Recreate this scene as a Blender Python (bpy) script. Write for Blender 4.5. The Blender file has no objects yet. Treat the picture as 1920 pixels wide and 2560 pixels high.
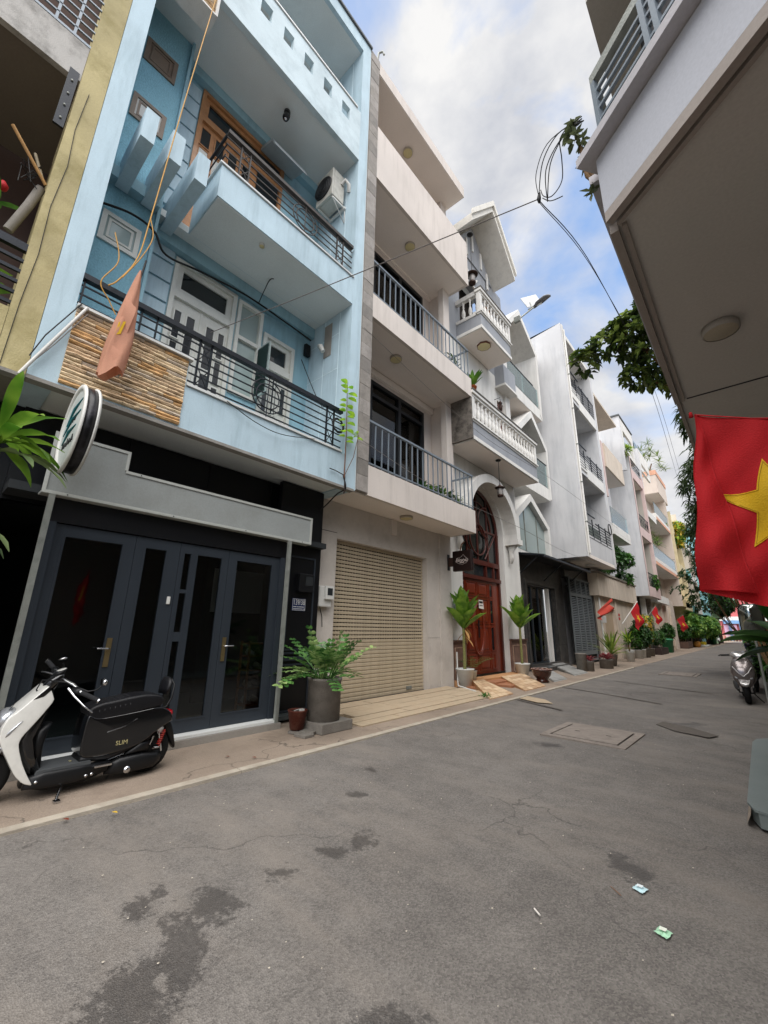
import bpy, bmesh, math, random
from mathutils import Vector, Matrix
random.seed(7)
S = bpy.context.scene
COL = S.collection
R_ = math.radians
# ---------------------------------------------------------------- camera
cam_d = bpy.data.cameras.new('camera'); cam = bpy.data.objects.new('camera', cam_d); COL.objects.link(cam)
cam_d.sensor_fit = 'HORIZONTAL'; cam_d.sensor_width = 36.0; cam_d.lens = 1034/1920*36
cam_d.clip_start = 0.05; cam_d.clip_end = 2000
yaw, pitch, roll = R_(41.5), R_(15.66), R_(0.96)
fw = Vector((-math.sin(yaw)*math.cos(pitch), math.cos(yaw)*math.cos(pitch), math.sin(pitch)))
rt = Vector((math.cos(yaw), math.sin(yaw), 0)); up = rt.cross(fw)
r2 = rt*math.cos(roll)+up*math.sin(roll); u2 = -rt*math.sin(roll)+up*math.cos(roll)
cam.matrix_world = Matrix(((r2.x,u2.x,-fw.x,0),(r2.y,u2.y,-fw.y,0),(r2.z,u2.z,-fw.z,1.5),(0,0,0,1)))
S.camera = cam
# ---------------------------------------------------------------- world and sun
SUN_EL, SUN_AZ = 62.0, 148.0      # azimuth clockwise from +Y (down the lane)
w = bpy.data.worlds.new('World'); S.world = w; w.use_nodes = True
nt = w.node_tree; nt.nodes.clear()
def N(t, **k):
    n = nt.nodes.new(t)
    for a, b in k.items(): setattr(n, a, b)
    return n
out = N('ShaderNodeOutputWorld'); bg = N('ShaderNodeBackground'); bg.inputs['Strength'].default_value = 0.078
sky = N('ShaderNodeTexSky', sky_type='NISHITA', sun_disc=False); sky.sun_elevation = R_(SUN_EL); sky.sun_rotation = R_(SUN_AZ)
tc = N('ShaderNodeTexCoord'); mp = N('ShaderNodeMapping'); mp.inputs['Scale'].default_value = (1.0,1.0,1.7)
n1 = N('ShaderNodeTexNoise'); n1.inputs['Scale'].default_value = 3.1; n1.inputs['Detail'].default_value = 9; n1.inputs['Roughness'].default_value = .52; n1.inputs['Distortion'].default_value = .35
n2 = N('ShaderNodeTexNoise'); n2.inputs['Scale'].default_value = 5.5; n2.inputs['Detail'].default_value = 8; n2.inputs['Roughness'].default_value = .55
cr = N('ShaderNodeValToRGB'); cr.color_ramp.elements[0].position = .33; cr.color_ramp.elements[1].position = .53
cc = N('ShaderNodeValToRGB'); cc.color_ramp.elements[0].position = .3; cc.color_ramp.elements[0].color = (3.3,3.45,3.85,1); cc.color_ramp.elements[1].position = .66; cc.color_ramp.elements[1].color = (5.5,5.45,5.4,1)
br = N('ShaderNodeMixRGB', blend_type='ADD'); br.inputs[0].default_value = 1; br.inputs[2].default_value = (.55,.9,1.5,1)
sc_ = N('ShaderNodeMixRGB', blend_type='MULTIPLY'); sc_.inputs[0].default_value = 1; sc_.inputs[2].default_value = (1.35,1.35,1.35,1)
mx = N('ShaderNodeMixRGB')
L = nt.links.new
L(tc.outputs['Generated'], mp.inputs[0]); L(mp.outputs[0], n1.inputs['Vector']); L(mp.outputs[0], n2.inputs['Vector'])
L(n1.outputs[0], cr.inputs[0]); L(n2.outputs[0], cc.inputs[0]); L(sky.outputs[0], sc_.inputs[1]); L(sc_.outputs[0], br.inputs[1])
L(cr.outputs[0], mx.inputs[0]); L(br.outputs[0], mx.inputs[1]); L(cc.outputs[0], mx.inputs[2]); L(mx.outputs[0], bg.inputs[0]); L(bg.outputs[0], out.inputs[0])
sd = bpy.data.lights.new('sun', 'SUN'); sd.energy = 3.0; sd.angle = R_(85); sd.color = (1,.965,.92)
so = bpy.data.objects.new('sun', sd); COL.objects.link(so)
el, az = R_(SUN_EL), R_(SUN_AZ)
so.rotation_euler = Vector((math.sin(az)*math.cos(el), math.cos(az)*math.cos(el), math.sin(el))).to_track_quat('Z','Y').to_euler()
S.render.engine = 'CYCLES'
S.view_settings.view_transform = 'Standard'; S.view_settings.look = 'None'; S.view_settings.gamma = 1
S.view_settings.use_curve_mapping = False
S.view_settings.exposure = 1.15
S.render.resolution_x = 768; S.render.resolution_y = 1024
S.cycles.max_bounces = 10; S.cycles.diffuse_bounces = 7
# ---------------------------------------------------------------- materials
def hx(h, k=1.0):
    h = h.lstrip('#'); v = [int(h[i:i+2],16)/255 for i in (0,2,4)]
    return tuple(min(1,k*(c/12.92 if c <= .04045 else ((c+.055)/1.055)**2.4)) for c in v)
MATS = {}
def M(name, col, rough=.6, var=.12, vs=2.5, bump=.08, bs=60, metal=0, dirt=0.0, dcol=(.12,.11,.1), ds=1.5, streak=False, spec=.4, coat=0, trans=0, alpha=1, fine=.05, ior=1.45):
    if name in MATS: return MATS[name]
    if isinstance(col, str): col = hx(col)
    m = bpy.data.materials.new(name); m.use_nodes = True; t = m.node_tree; b = t.nodes['Principled BSDF']
    n = lambda ty: t.nodes.new(ty); l = t.links.new
    tc = n('ShaderNodeTexCoord')
    no = n('ShaderNodeTexNoise'); no.inputs['Scale'].default_value = vs; no.inputs['Detail'].default_value = 6; l(tc.outputs['Object'], no.inputs['Vector'])
    mr = n('ShaderNodeMapRange'); mr.inputs[1].default_value = .25; mr.inputs[2].default_value = .75; mr.inputs[3].default_value = 1-var; mr.inputs[4].default_value = 1+var; l(no.outputs[0], mr.inputs[0])
    nf = n('ShaderNodeTexNoise'); nf.inputs['Scale'].default_value = bs; nf.inputs['Detail'].default_value = 3; l(tc.outputs['Object'], nf.inputs['Vector'])
    mf = n('ShaderNodeMapRange'); mf.inputs[1].default_value = .3; mf.inputs[2].default_value = .7; mf.inputs[3].default_value = 1-fine; mf.inputs[4].default_value = 1+fine; l(nf.outputs[0], mf.inputs[0])
    mu = n('ShaderNodeMath'); mu.operation = 'MULTIPLY'; l(mr.outputs[0], mu.inputs[0]); l(mf.outputs[0], mu.inputs[1])
    vm = n('ShaderNodeVectorMath'); vm.operation = 'SCALE'; vm.inputs[0].default_value = col; l(mu.outputs[0], vm.inputs['Scale'])
    src = vm.outputs[0]
    if dirt:
        mp = n('ShaderNodeMapping'); mp.inputs['Scale'].default_value = (3,3,.35) if streak else (1,1,1); l(tc.outputs['Object'], mp.inputs[0])
        nd = n('ShaderNodeTexNoise'); nd.inputs['Scale'].default_value = ds; nd.inputs['Detail'].default_value = 9; nd.inputs['Roughness'].default_value = .68; l(mp.outputs[0], nd.inputs['Vector'])
        rd = n('ShaderNodeMapRange'); rd.inputs[1].default_value = .48; rd.inputs[2].default_value = .74; rd.inputs[3].default_value = 0; rd.inputs[4].default_value = dirt; l(nd.outputs[0], rd.inputs[0])
        mix = n('ShaderNodeMixRGB'); mix.inputs[2].default_value = (*dcol,1); l(rd.outputs[0], mix.inputs[0]); l(src, mix.inputs[1]); src = mix.outputs[0]
    l(src, b.inputs['Base Color'])
    b.inputs['Roughness'].default_value = rough; b.inputs['Metallic'].default_value = metal; b.inputs['Specular IOR Level'].default_value = spec; b.inputs['IOR'].default_value = ior
    b.inputs['Coat Weight'].default_value = coat; b.inputs['Coat Roughness'].default_value = .06
    b.inputs['Transmission Weight'].default_value = trans; b.inputs['Alpha'].default_value = alpha
    if bump:
        bp = n('ShaderNodeBump'); bp.inputs['Strength'].default_value = min(1,bump*4); bp.inputs['Distance'].default_value = .012; l(nf.outputs[0], bp.inputs['Height']); l(bp.outputs[0], b.inputs['Normal'])
    MATS[name] = m; return m
def leafmat(name, c1, c2, rough=.42, scale=6, back=.35):
    if name in MATS: return MATS[name]
    c1 = hx(c1) if isinstance(c1,str) else c1; c2 = hx(c2) if isinstance(c2,str) else c2
    m = bpy.data.materials.new(name); m.use_nodes = True; t = m.node_tree; b = t.nodes['Principled BSDF']; l = t.links.new
    tc = t.nodes.new('ShaderNodeTexCoord'); no = t.nodes.new('ShaderNodeTexNoise'); no.inputs['Scale'].default_value = scale; no.inputs['Detail'].default_value = 2
    ra = t.nodes.new('ShaderNodeValToRGB'); ra.color_ramp.elements[0].position = .35; ra.color_ramp.elements[0].color = (*c1,1); ra.color_ramp.elements[1].position = .65; ra.color_ramp.elements[1].color = (*c2,1)
    l(tc.outputs['Object'], no.inputs['Vector']); l(no.outputs[0], ra.inputs[0]); l(ra.outputs[0], b.inputs['Base Color'])
    b.inputs['Roughness'].default_value = rough; b.inputs['Specular IOR Level'].default_value = .35
    tr = t.nodes.new('ShaderNodeBsdfTranslucent'); l(ra.outputs[0], tr.inputs[0]); ms = t.nodes.new('ShaderNodeMixShader'); ms.inputs[0].default_value = back
    o = t.nodes['Material Output']; l(b.outputs[0], ms.inputs[1]); l(tr.outputs[0], ms.inputs[2]); l(ms.outputs[0], o.inputs[0])
    MATS[name] = m; return m
def glassmat(name, col=(.6,.75,.72), rough=.03, tint=.25):
    if name in MATS: return MATS[name]
    m = bpy.data.materials.new(name); m.use_nodes = True; t = m.node_tree; l = t.links.new; t.nodes.clear()
    o = t.nodes.new('ShaderNodeOutputMaterial'); g = t.nodes.new('ShaderNodeBsdfGlossy'); g.inputs['Roughness'].default_value = rough
    tr = t.nodes.new('ShaderNodeBsdfTransparent'); tr.inputs[0].default_value = (*col,1)
    df = t.nodes.new('ShaderNodeBsdfDiffuse'); df.inputs[0].default_value = (*col,1)
    lw = t.nodes.new('ShaderNodeFresnel'); lw.inputs[0].default_value = 1.5
    m1 = t.nodes.new('ShaderNodeMixShader'); m1.inputs[0].default_value = tint; l(tr.outputs[0], m1.inputs[1]); l(df.outputs[0], m1.inputs[2])
    m2 = t.nodes.new('ShaderNodeMixShader'); l(lw.outputs[0], m2.inputs[0]); l(m1.outputs[0], m2.inputs[1]); l(g.outputs[0], m2.inputs[2]); l(m2.outputs[0], o.inputs[0])
    MATS[name] = m; return m
# ---------------------------------------------------------------- objects
def mark(o, label=None, cat=None, group=None, kind=None):
    if label: o['label'] = label
    if cat: o['category'] = cat
    if group: o['group'] = group
    if kind: o['kind'] = kind
    return o
def thing(name, label, cat, loc=(0,0,0), group=None, rz=0):
    o = bpy.data.objects.new(name, None); COL.objects.link(o); o.location = loc; o.rotation_euler = (0,0,rz); o.empty_display_size = .1
    return mark(o, label, cat, group)
def wl(o):
    v = Vector((0,0,0))
    while o is not None: v += o.location; o = o.parent
    return v
class MB:
    def __init__(s): s.v = []; s.f = []; s.mi = []; s.cur = 0; s.sm = False; s.smf = []
    def add(s, vs, fs, smooth=False):
        o = len(s.v); s.v += [tuple(v) for v in vs]
        for f in fs: s.f.append(tuple(i+o for i in f)); s.mi.append(s.cur); s.smf.append(smooth)
        return s
    def box(s, x0, x1, y0, y1, z0, z1):
        if x0 > x1: x0, x1 = x1, x0
        if y0 > y1: y0, y1 = y1, y0
        if z0 > z1: z0, z1 = z1, z0
        return s.add([(x0,y0,z0),(x1,y0,z0),(x1,y1,z0),(x0,y1,z0),(x0,y0,z1),(x1,y0,z1),(x1,y1,z1),(x0,y1,z1)],
              [(3,2,1,0),(4,5,6,7),(0,1,5,4),(1,2,6,5),(2,3,7,6),(3,0,4,7)])
    def bbox(s, x0, x1, y0, y1, z0, z1, b=.01):
        # box with chamfered edges
        bm = bmesh.new(); m = Matrix.Translation(((x0+x1)/2,(y0+y1)/2,(z0+z1)/2)) @ Matrix.Diagonal((abs(x1-x0),abs(y1-y0),abs(z1-z0),1))
        bmesh.ops.create_cube(bm, size=1, matrix=m); bmesh.ops.bevel(bm, geom=bm.edges[:], offset=b, segments=2, affect='EDGES', profile=.6)
        s.bm(bm); return s
    def bm(s, bm, smooth=False):
        bm.verts.index_update(); s.add([v.co[:] for v in bm.verts], [[v.index for v in f.verts] for f in bm.faces], smooth); bm.free(); return s
    def prism(s, pts, a0, a1, axis='x'):
        # polygon pts extruded along axis: 'x' pts=(y,z), 'y' pts=(x,z), 'z' pts=(x,y)
        def P(p, a): return {'x':(a,p[0],p[1]),'y':(p[0],a,p[1]),'z':(p[0],p[1],a)}[axis]
        n = len(pts); vs = [P(p,a0) for p in pts]+[P(p,a1) for p in pts]
        fs = [tuple(range(n)), tuple(range(2*n-1,n-1,-1))]+[(i,i+n,(i+1)%n+n,(i+1)%n) for i in range(n)]
        ar = sum(pts[i][0]*pts[(i+1)%n][1]-pts[(i+1)%n][0]*pts[i][1] for i in range(n))
        fl = (ar > 0) == (a1 > a0)
        if axis == 'y': fl = not fl
        if not fl: fs = [tuple(reversed(f)) for f in fs]
        if fl: fs = [tuple(reversed(f)) for f in fs[:]] if False else fs
        bmx = bmesh.new(); bv = [bmx.verts.new(v) for v in vs]
        for f in fs:
            try: bmx.faces.new([bv[i] for i in f])
            except ValueError: pass
        bmesh.ops.recalc_face_normals(bmx, faces=bmx.faces[:]); return s.bm(bmx)
    def tube(s, pts, r, n=8, cap=True, smooth=True):
        pts = [Vector(p) for p in pts]; rr = r if isinstance(r,(list,tuple)) else [r]*len(pts)
        vs = []; prev = None
        for i, p in enumerate(pts):
            d = (pts[min(i+1,len(pts)-1)]-pts[max(i-1,0)]).normalized()
            if prev is None:
                a = Vector((0,0,1)) if abs(d.z) < .9 else Vector((1,0,0)); u = d.cross(a).normalized()
            else: u = (prev-d*prev.dot(d)).normalized()
            prev = u; v = d.cross(u)
            vs += [p+(u*math.cos(2*math.pi*k/n)+v*math.sin(2*math.pi*k/n))*rr[i] for k in range(n)]
        fs = [(i*n+k, i*n+(k+1)%n, (i+1)*n+(k+1)%n, (i+1)*n+k) for i in range(len(pts)-1) for k in range(n)]
        s.add(vs, fs, smooth)
        if cap:
            s.add(vs[:n], [tuple(reversed(range(n)))]); s.add(vs[-n:], [tuple(range(n))])
        return s
    def lathe(s, prof, c=(0,0,0), n=20, axis='z', smooth=True):
        vs = []
        for r, h in prof:
            for k in range(n):
                a = 2*math.pi*k/n; x, y = r*math.cos(a), r*math.sin(a)
                vs.append({'z':(c[0]+x,c[1]+y,c[2]+h),'x':(c[0]+h,c[1]+x,c[2]+y),'y':(c[0]+y,c[1]+h,c[2]+x)}[axis])
        fs = [(i*n+k, i*n+(k+1)%n, (i+1)*n+(k+1)%n, (i+1)*n+k) for i in range(len(prof)-1) for k in range(n)]
        return s.add(vs, fs, smooth)
    def loft(s, secs, n=16, p=2.4, cap=True, smooth=True):
        # secs: (center, vecA, vecB) superellipse sections
        vs = []
        for c, a, b in secs:
            c, a, b = Vector(c), Vector(a), Vector(b)
            for k in range(n):
                t = 2*math.pi*k/n; ct, st = math.cos(t), math.sin(t)
                vs.append(c+a*(abs(ct)**(2/p)*(1 if ct >= 0 else -1))+b*(abs(st)**(2/p)*(1 if st >= 0 else -1)))
        fs = [(i*n+k, i*n+(k+1)%n, (i+1)*n+(k+1)%n, (i+1)*n+k) for i in range(len(secs)-1) for k in range(n)]
        if cap: fs += [tuple(reversed(range(n))), tuple(range(len(vs)-n, len(vs)))]
        bmx = bmesh.new(); bv = [bmx.verts.new(v) for v in vs]
        for f in fs: bmx.faces.new([bv[i] for i in f])
        bmesh.ops.recalc_face_normals(bmx, faces=bmx.faces[:]); return s.bm(bmx, smooth)
    def leaf(s, base, d, L, W, droop=.3, seg=4, fold=.15, upv=(0,0,1), wav=0):
        base = Vector(base); d = Vector(d).normalized(); u = Vector(upv)
        side = d.cross(u)
        if side.length < .05: side = d.cross(Vector((1,.3,0)))
        side.normalize(); p = base.copy(); vs = []; st = L/seg
        for i in range(seg+1):
            t = i/seg; wd = W*.5*(math.sin(math.pi*min(1,t*.92+.06))**.8) if i < seg else 0.002
            nrm = side.cross(d).normalized(); wob = Vector((0,0,wav*math.sin(t*9)))
            vs += [p-side*wd+nrm*wd*fold*2+wob, p, p+side*wd+nrm*wd*fold*2-wob]
            dn = (d+Vector((0,0,-droop*st/L*1.6*(.4+t)))).normalized(); d = dn; p = p+d*st
        fs = []
        for i in range(seg):
            a = i*3; fs += [(a,a+1,a+4,a+3),(a+1,a+2,a+5,a+4)]
        return s.add(vs, fs, True)
    def panel(s, x0, x1, y0, y1, z0, z1, holes):
        # wall slab with rectangular openings (ya,yb,za,zb), not overlapping in y
        y = y0
        for ya, yb, za, zb in sorted(holes):
            if ya > y+1e-4: s.box(x0,x1,y,ya,z0,z1)
            if za > z0+1e-4: s.box(x0,x1,ya,yb,z0,za)
            if zb < z1-1e-4: s.box(x0,x1,ya,yb,zb,z1)
            y = yb
        if y < y1-1e-4: s.box(x0,x1,y,y1,z0,z1)
        return s
    def frame(s, x0, x1, y0, y1, z0, z1, t):
        return s.box(x0,x1,y0,y1,z0,z0+t).box(x0,x1,y0,y1,z1-t,z1).box(x0,x1,y0,y0+t,z0+t,z1-t).box(x0,x1,y1-t,y1,z0+t,z1-t)
    def mesh(s, name, mats, off=None):
        me = bpy.data.meshes.new(name); off = off or Vector((0,0,0))
        me.from_pydata([(v[0]-off.x, v[1]-off.y, v[2]-off.z) for v in s.v], [], s.f)
        for m in (mats if isinstance(mats,(list,tuple)) else [mats]): me.materials.append(m)
        me.polygons.foreach_set('material_index', s.mi); me.polygons.foreach_set('use_smooth', s.smf); me.update()
        return me
    def build(s, name, mats, parent=None, label=None, cat=None, group=None, kind=None):
        """parent given: child in world coordinates. no parent: top-level, origin moved to the base"""
        if parent is not None:
            o = bpy.data.objects.new(name, s.mesh(name, mats, wl(parent))); o.parent = parent
        else:
            xs = [v[0] for v in s.v]; ys = [v[1] for v in s.v]; zs = [v[2] for v in s.v]
            c = Vector(((min(xs)+max(xs))/2,(min(ys)+max(ys))/2,min(zs))) if kind != 'structure' else Vector((0,0,0))
            o = bpy.data.objects.new(name, s.mesh(name, mats, c)); o.location = c
        COL.objects.link(o); return mark(o, label, cat, group, kind)
def inst(name, me, loc, parent=None, rot=None, scale=None, **k):
    o = bpy.data.objects.new(name, me); COL.objects.link(o)
    if parent is not None: o.parent = parent; o.location = Vector(loc)-wl(parent)
    else: o.location = loc
    if rot: o.rotation_euler = rot
    if scale: o.scale = scale
    return mark(o, **k)
def copytree(o, parent=None):
    c = o.copy(); COL.objects.link(c); c.parent = parent
    for ch in list(o.children): copytree(ch, c)
    return c
def textmesh(txt, size, font=None, ext=.002, align='CENTER'):
    cu = bpy.data.curves.new('lettering','FONT'); cu.body = txt; cu.size = size; cu.extrude = ext; cu.align_x = align; cu.align_y = 'CENTER'
    o = bpy.data.objects.new('lettering', cu); COL.objects.link(o); dg = bpy.context.evaluated_depsgraph_get()
    me = bpy.data.meshes.new_from_object(o.evaluated_get(dg)); bpy.data.objects.remove(o); me.materials.clear(); return me
def wire(name, pts, r, mat, parent=None, n=5, sub=6, **k):
    # smooth catmull-rom tube
    P = [Vector(p) for p in pts]; Q = []
    for i in range(len(P)-1):
        a = P[max(i-1,0)]; b = P[i]; c = P[i+1]; d = P[min(i+2,len(P)-1)]
        for j in range(sub):
            t = j/sub; Q.append(.5*((2*b)+(c-a)*t+(2*a-5*b+4*c-d)*t*t+(3*b-a-3*c+d)*t**3))
    Q.append(P[-1]); return MB().tube(Q, r, n).build(name, mat, parent, **k)
# palette
F = -5.57
blue = M('blue_plaster', '#8db1be', .75, .1, 1.2, .06, 90, dirt=.6, dcol=hx('#6d8690'), ds=1.5, streak=True)
pale = M('pale_blue_paint', '#b2c7d1', .7, .1, 1.5, .05, 90, dirt=.45, dcol=hx('#7b929a'), ds=1.9, streak=True)
soff = M('blue_soffit', '#d6dbda', .8, .08, 1, .04, 60)
cream = M('cream_plaster', '#cfc6be', .75, .08, .8, .04, 90, dirt=.42, dcol=hx('#9b938a'), ds=1.2, streak=True)
creamS = M('cream_soffit', '#e6ddd5', .85, .05, .8, .02, 60)
white = M('white_plaster', '#d8d6d1', .75, .08, 1.2, .03, 80, dirt=.35, dcol=hx('#96948f'), ds=1.4, streak=True)
coolw = M('cool_white_plaster', '#c4c4c5', .8, .12, .7, .05, 70, dirt=.5, dcol=hx('#8d9197'), ds=.9, streak=True)
greyp = M('grey_paint', '#94979c', .7, .08, 1.5, .03, 80, dirt=.3, dcol=hx('#60646a'), streak=True)
yellow = M('yellow_plaster', '#aea279', .85, .2, 1.6, .1, 60, dirt=.8, dcol=hx('#847a4c'), ds=2.2)
darkm = M('dark_metal', '#23262b', .45, .1, 3, .02, 60, metal=.5)
paleW = M('whitened_blue_parapet', '#c3d2d7', .7, .12, 1.5, .05, 90, dirt=.5, dcol=hx('#8b9ea4'), ds=2)
charcoal = M('charcoal_frame', '#343a41', .4, .06, 3, .01, 60, metal=.3)
black = M('black_cladding', '#0c0d10', .38, .1, 2, .02, 50)
galv = M('galvanised_steel', '#8b8e88', .5, .25, 12, .04, 80, metal=.35, dirt=.5, dcol=hx('#5f5d55'), ds=6)
railg = M('grey_rail_paint', '#77818a', .4, .05, 3, .01, 60, metal=.2)
concrete = M('grey_concrete', '#8f8a83', .9, .15, 2, .12, 90, dirt=.5, dcol=hx('#5c5852'), ds=2)
marble = M('pale_sill_stone', '#c9cbc9', .4, .06, 2, .01, 60)
dkglass = M('dark_window_glass', (.012,.015,.017), .04, .0, 1, 0, 10, spec=.8)
clear = glassmat('clear_door_glass', (.62,.66,.66), .02, .0)
wclear = glassmat('window_clear_glass', (.9,.93,.93), .02, .0)
bglass = glassmat('balcony_glass', (.62,.80,.80), .03, .22)
fglass = glassmat('frosted_glass', (.55,.66,.64), .12, .55)
brownw = M('brown_timber', '#80583a', .5, .25, 8, .04, 40)
whitep = M('white_joinery_and_glare', '#cfcfc8', .5, .05, 2, .01, 60, dirt=.3, dcol=hx('#9b9a90'), ds=4)
darkred = M('dark_red_frame_wood', '#4b1d14', .35, .2, 6, .03, 30, coat=.2)
redwood = M('red_varnished_wood', '#6b2713', .34, .22, 5, .03, 30, coat=.3)
blackp = M('black_plastic', '#101113', .42, .1, 6, .02, 120)
rubber = M('tyre_rubber', '#0d0d0d', .8, .1, 6, .06, 80)
chrome = M('chrome', '#c9cacc', .12, .02, 3, 0, 20, metal=1)
wirem = M('cable_black', '#1b1a1a', .6, .1, 5, 0, 10)
wireg = M('cable_grey', '#6a6562', .6, .1, 5, 0, 10)
whitepl = M('white_plastic', '#c9c8c3', .4, .05, 3, .01, 60)
dust = M('dusty_terracotta', '#5a2b20', .6, .2, 5, .06, 60, dirt=.5, dcol=hx('#8a6a5a'), ds=5)
# ================================================================ setting: ground, road, pavement
def roadmat():
    m = bpy.data.materials.new('asphalt'); m.use_nodes = True; t = m.node_tree; b = t.nodes['Principled BSDF']; l = t.links.new; n = lambda ty: t.nodes.new(ty)
    tc = n('ShaderNodeTexCoord')
    def noise(s, d=5, r=.6, sc=(1,1,1), off=(0,0,0)):
        mp = n('ShaderNodeMapping'); mp.inputs['Scale'].default_value = sc; mp.inputs['Location'].default_value = off; l(tc.outputs['Object'], mp.inputs[0])
        x = n('ShaderNodeTexNoise'); x.inputs['Scale'].default_value = s; x.inputs['Detail'].default_value = d; x.inputs['Roughness'].default_value = r; l(mp.outputs[0], x.inputs['Vector']); return x
    def rng(x, a, b_, c, d):
        r = n('ShaderNodeMapRange'); r.inputs[1].default_value = a; r.inputs[2].default_value = b_; r.inputs[3].default_value = c; r.inputs[4].default_value = d; l(x, r.inputs[0]); return r.outputs[0]
    agg = n('ShaderNodeTexVoronoi'); agg.inputs['Scale'].default_value = 120; l(tc.outputs['Object'], agg.inputs['Vector'])
    big = noise(.55,5,.6); mid = noise(3.5,6,.65); fine = noise(140,2,.6); dust_ = noise(.9,8,.7,(.45,1.2,1),(3,1,0))
    ra = n('ShaderNodeValToRGB'); e = ra.color_ramp.elements
    e[0].position = .2; e[0].color = (.098,.089,.081,1); e[1].position = .8; e[1].color = (.205,.188,.170,1)
    mix1 = n('ShaderNodeMath'); mix1.operation = 'ADD'; l(rng(agg.outputs['Color'],0,1,-.32,.32), mix1.inputs[0]); l(rng(mid.outputs[0],.3,.7,.35,.6), mix1.inputs[1])
    mix2 = n('ShaderNodeMath'); mix2.operation = 'ADD'; l(mix1.outputs[0], mix2.inputs[0]); l(rng(big.outputs[0],.3,.7,-.14,.14), mix2.inputs[1]); l(mix2.outputs[0], ra.inputs[0])
    # light dusty patches
    du = n('ShaderNodeMixRGB'); du.inputs[2].default_value = (.235,.205,.175,1); l(rng(dust_.outputs[0],.48,.75,0,.75), du.inputs[0]); l(ra.outputs[0], du.inputs[1])
    # wet stains: ellipses in world space broken up by noise
    sx = n('ShaderNodeSeparateXYZ'); l(tc.outputs['Object'], sx.inputs[0]); brk = noise(7.5,10,.85); last = None
    for cx, cy, rx, ry, an in [(-2.2,.95,.2,.3,60),(-2.34,1.25,.14,.38,62),(-2.55,1.5,.16,.22,50),(-2.85,1.25,.1,.16,50),(-2.55,1.95,.1,.1,0),(-2.5,2.35,.13,.1,20),(-2.45,2.6,.12,.16,20),(-.9,3.54,.24,.11,-42),(-3.08,3.2,.12,.07,40),(-3.5,3.8,.1,.08,0),(-1.35,1.66,.16,.08,30),(-2.46,6.27,.2,.16,0),(-1.2,9.4,.4,.18,60)]:
        vs = n('ShaderNodeVectorMath'); vs.operation = 'SUBTRACT'; vs.inputs[1].default_value = (cx,cy,0); l(tc.outputs['Object'], vs.inputs[0])
        ro = n('ShaderNodeVectorRotate'); ro.rotation_type = 'Z_AXIS'; ro.inputs['Angle'].default_value = R_(-an); l(vs.outputs[0], ro.inputs[0])
        dv = n('ShaderNodeVectorMath'); dv.operation = 'DIVIDE'; dv.inputs[1].default_value = (rx,ry,1); l(ro.outputs[0], dv.inputs[0])
        ln = n('ShaderNodeVectorMath'); ln.operation = 'LENGTH'; l(dv.outputs[0], ln.inputs[0])
        v = rng(ln.outputs['Value'],.1,1.5,1,0)
        if last is None: last = v
        else:
            mm = n('ShaderNodeMath'); mm.operation = 'MAXIMUM'; l(last, mm.inputs[0]); l(v, mm.inputs[1]); last = mm.outputs[0]
    ad = n('ShaderNodeMath'); ad.operation = 'ADD'; l(last, ad.inputs[0]); l(rng(brk.outputs[0],.2,.8,-1.25,1.25), ad.inputs[1])
    st = n('ShaderNodeMath'); st.operation = 'MULTIPLY'; l(rng(ad.outputs[0],.42,.62,0,1), st.inputs[0]); l(rng(last,0,.15,0,1), st.inputs[1])
    wet = n('ShaderNodeMixRGB'); wet.inputs[2].default_value = (.030,.027,.026,1); l(rng(st.outputs[0],0,1,0,.6), wet.inputs[0]); l(du.outputs[0], wet.inputs[1])
    l(wet.outputs[0], b.inputs['Base Color']); l(rng(st.outputs[0],0,1,.82,.5), b.inputs['Roughness'])
    bp = n('ShaderNodeBump'); bp.inputs['Strength'].default_value = .55; bp.inputs['Distance'].default_value = .006
    l(agg.outputs['Distance'], bp.inputs['Height']); l(bp.outputs[0], b.inputs['Normal']); b.inputs['Specular IOR Level'].default_value = .3
    return m
asph = roadmat()
ground = M('ground_dust', '#6d665e', .95, .2, .3, .02, 10)
pave = M('pavement_concrete', '#8c7e70', .9, .26, 1.1, .14, 70, dirt=.85, dcol=hx('#6f6155'), ds=2.2, fine=.14)
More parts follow.
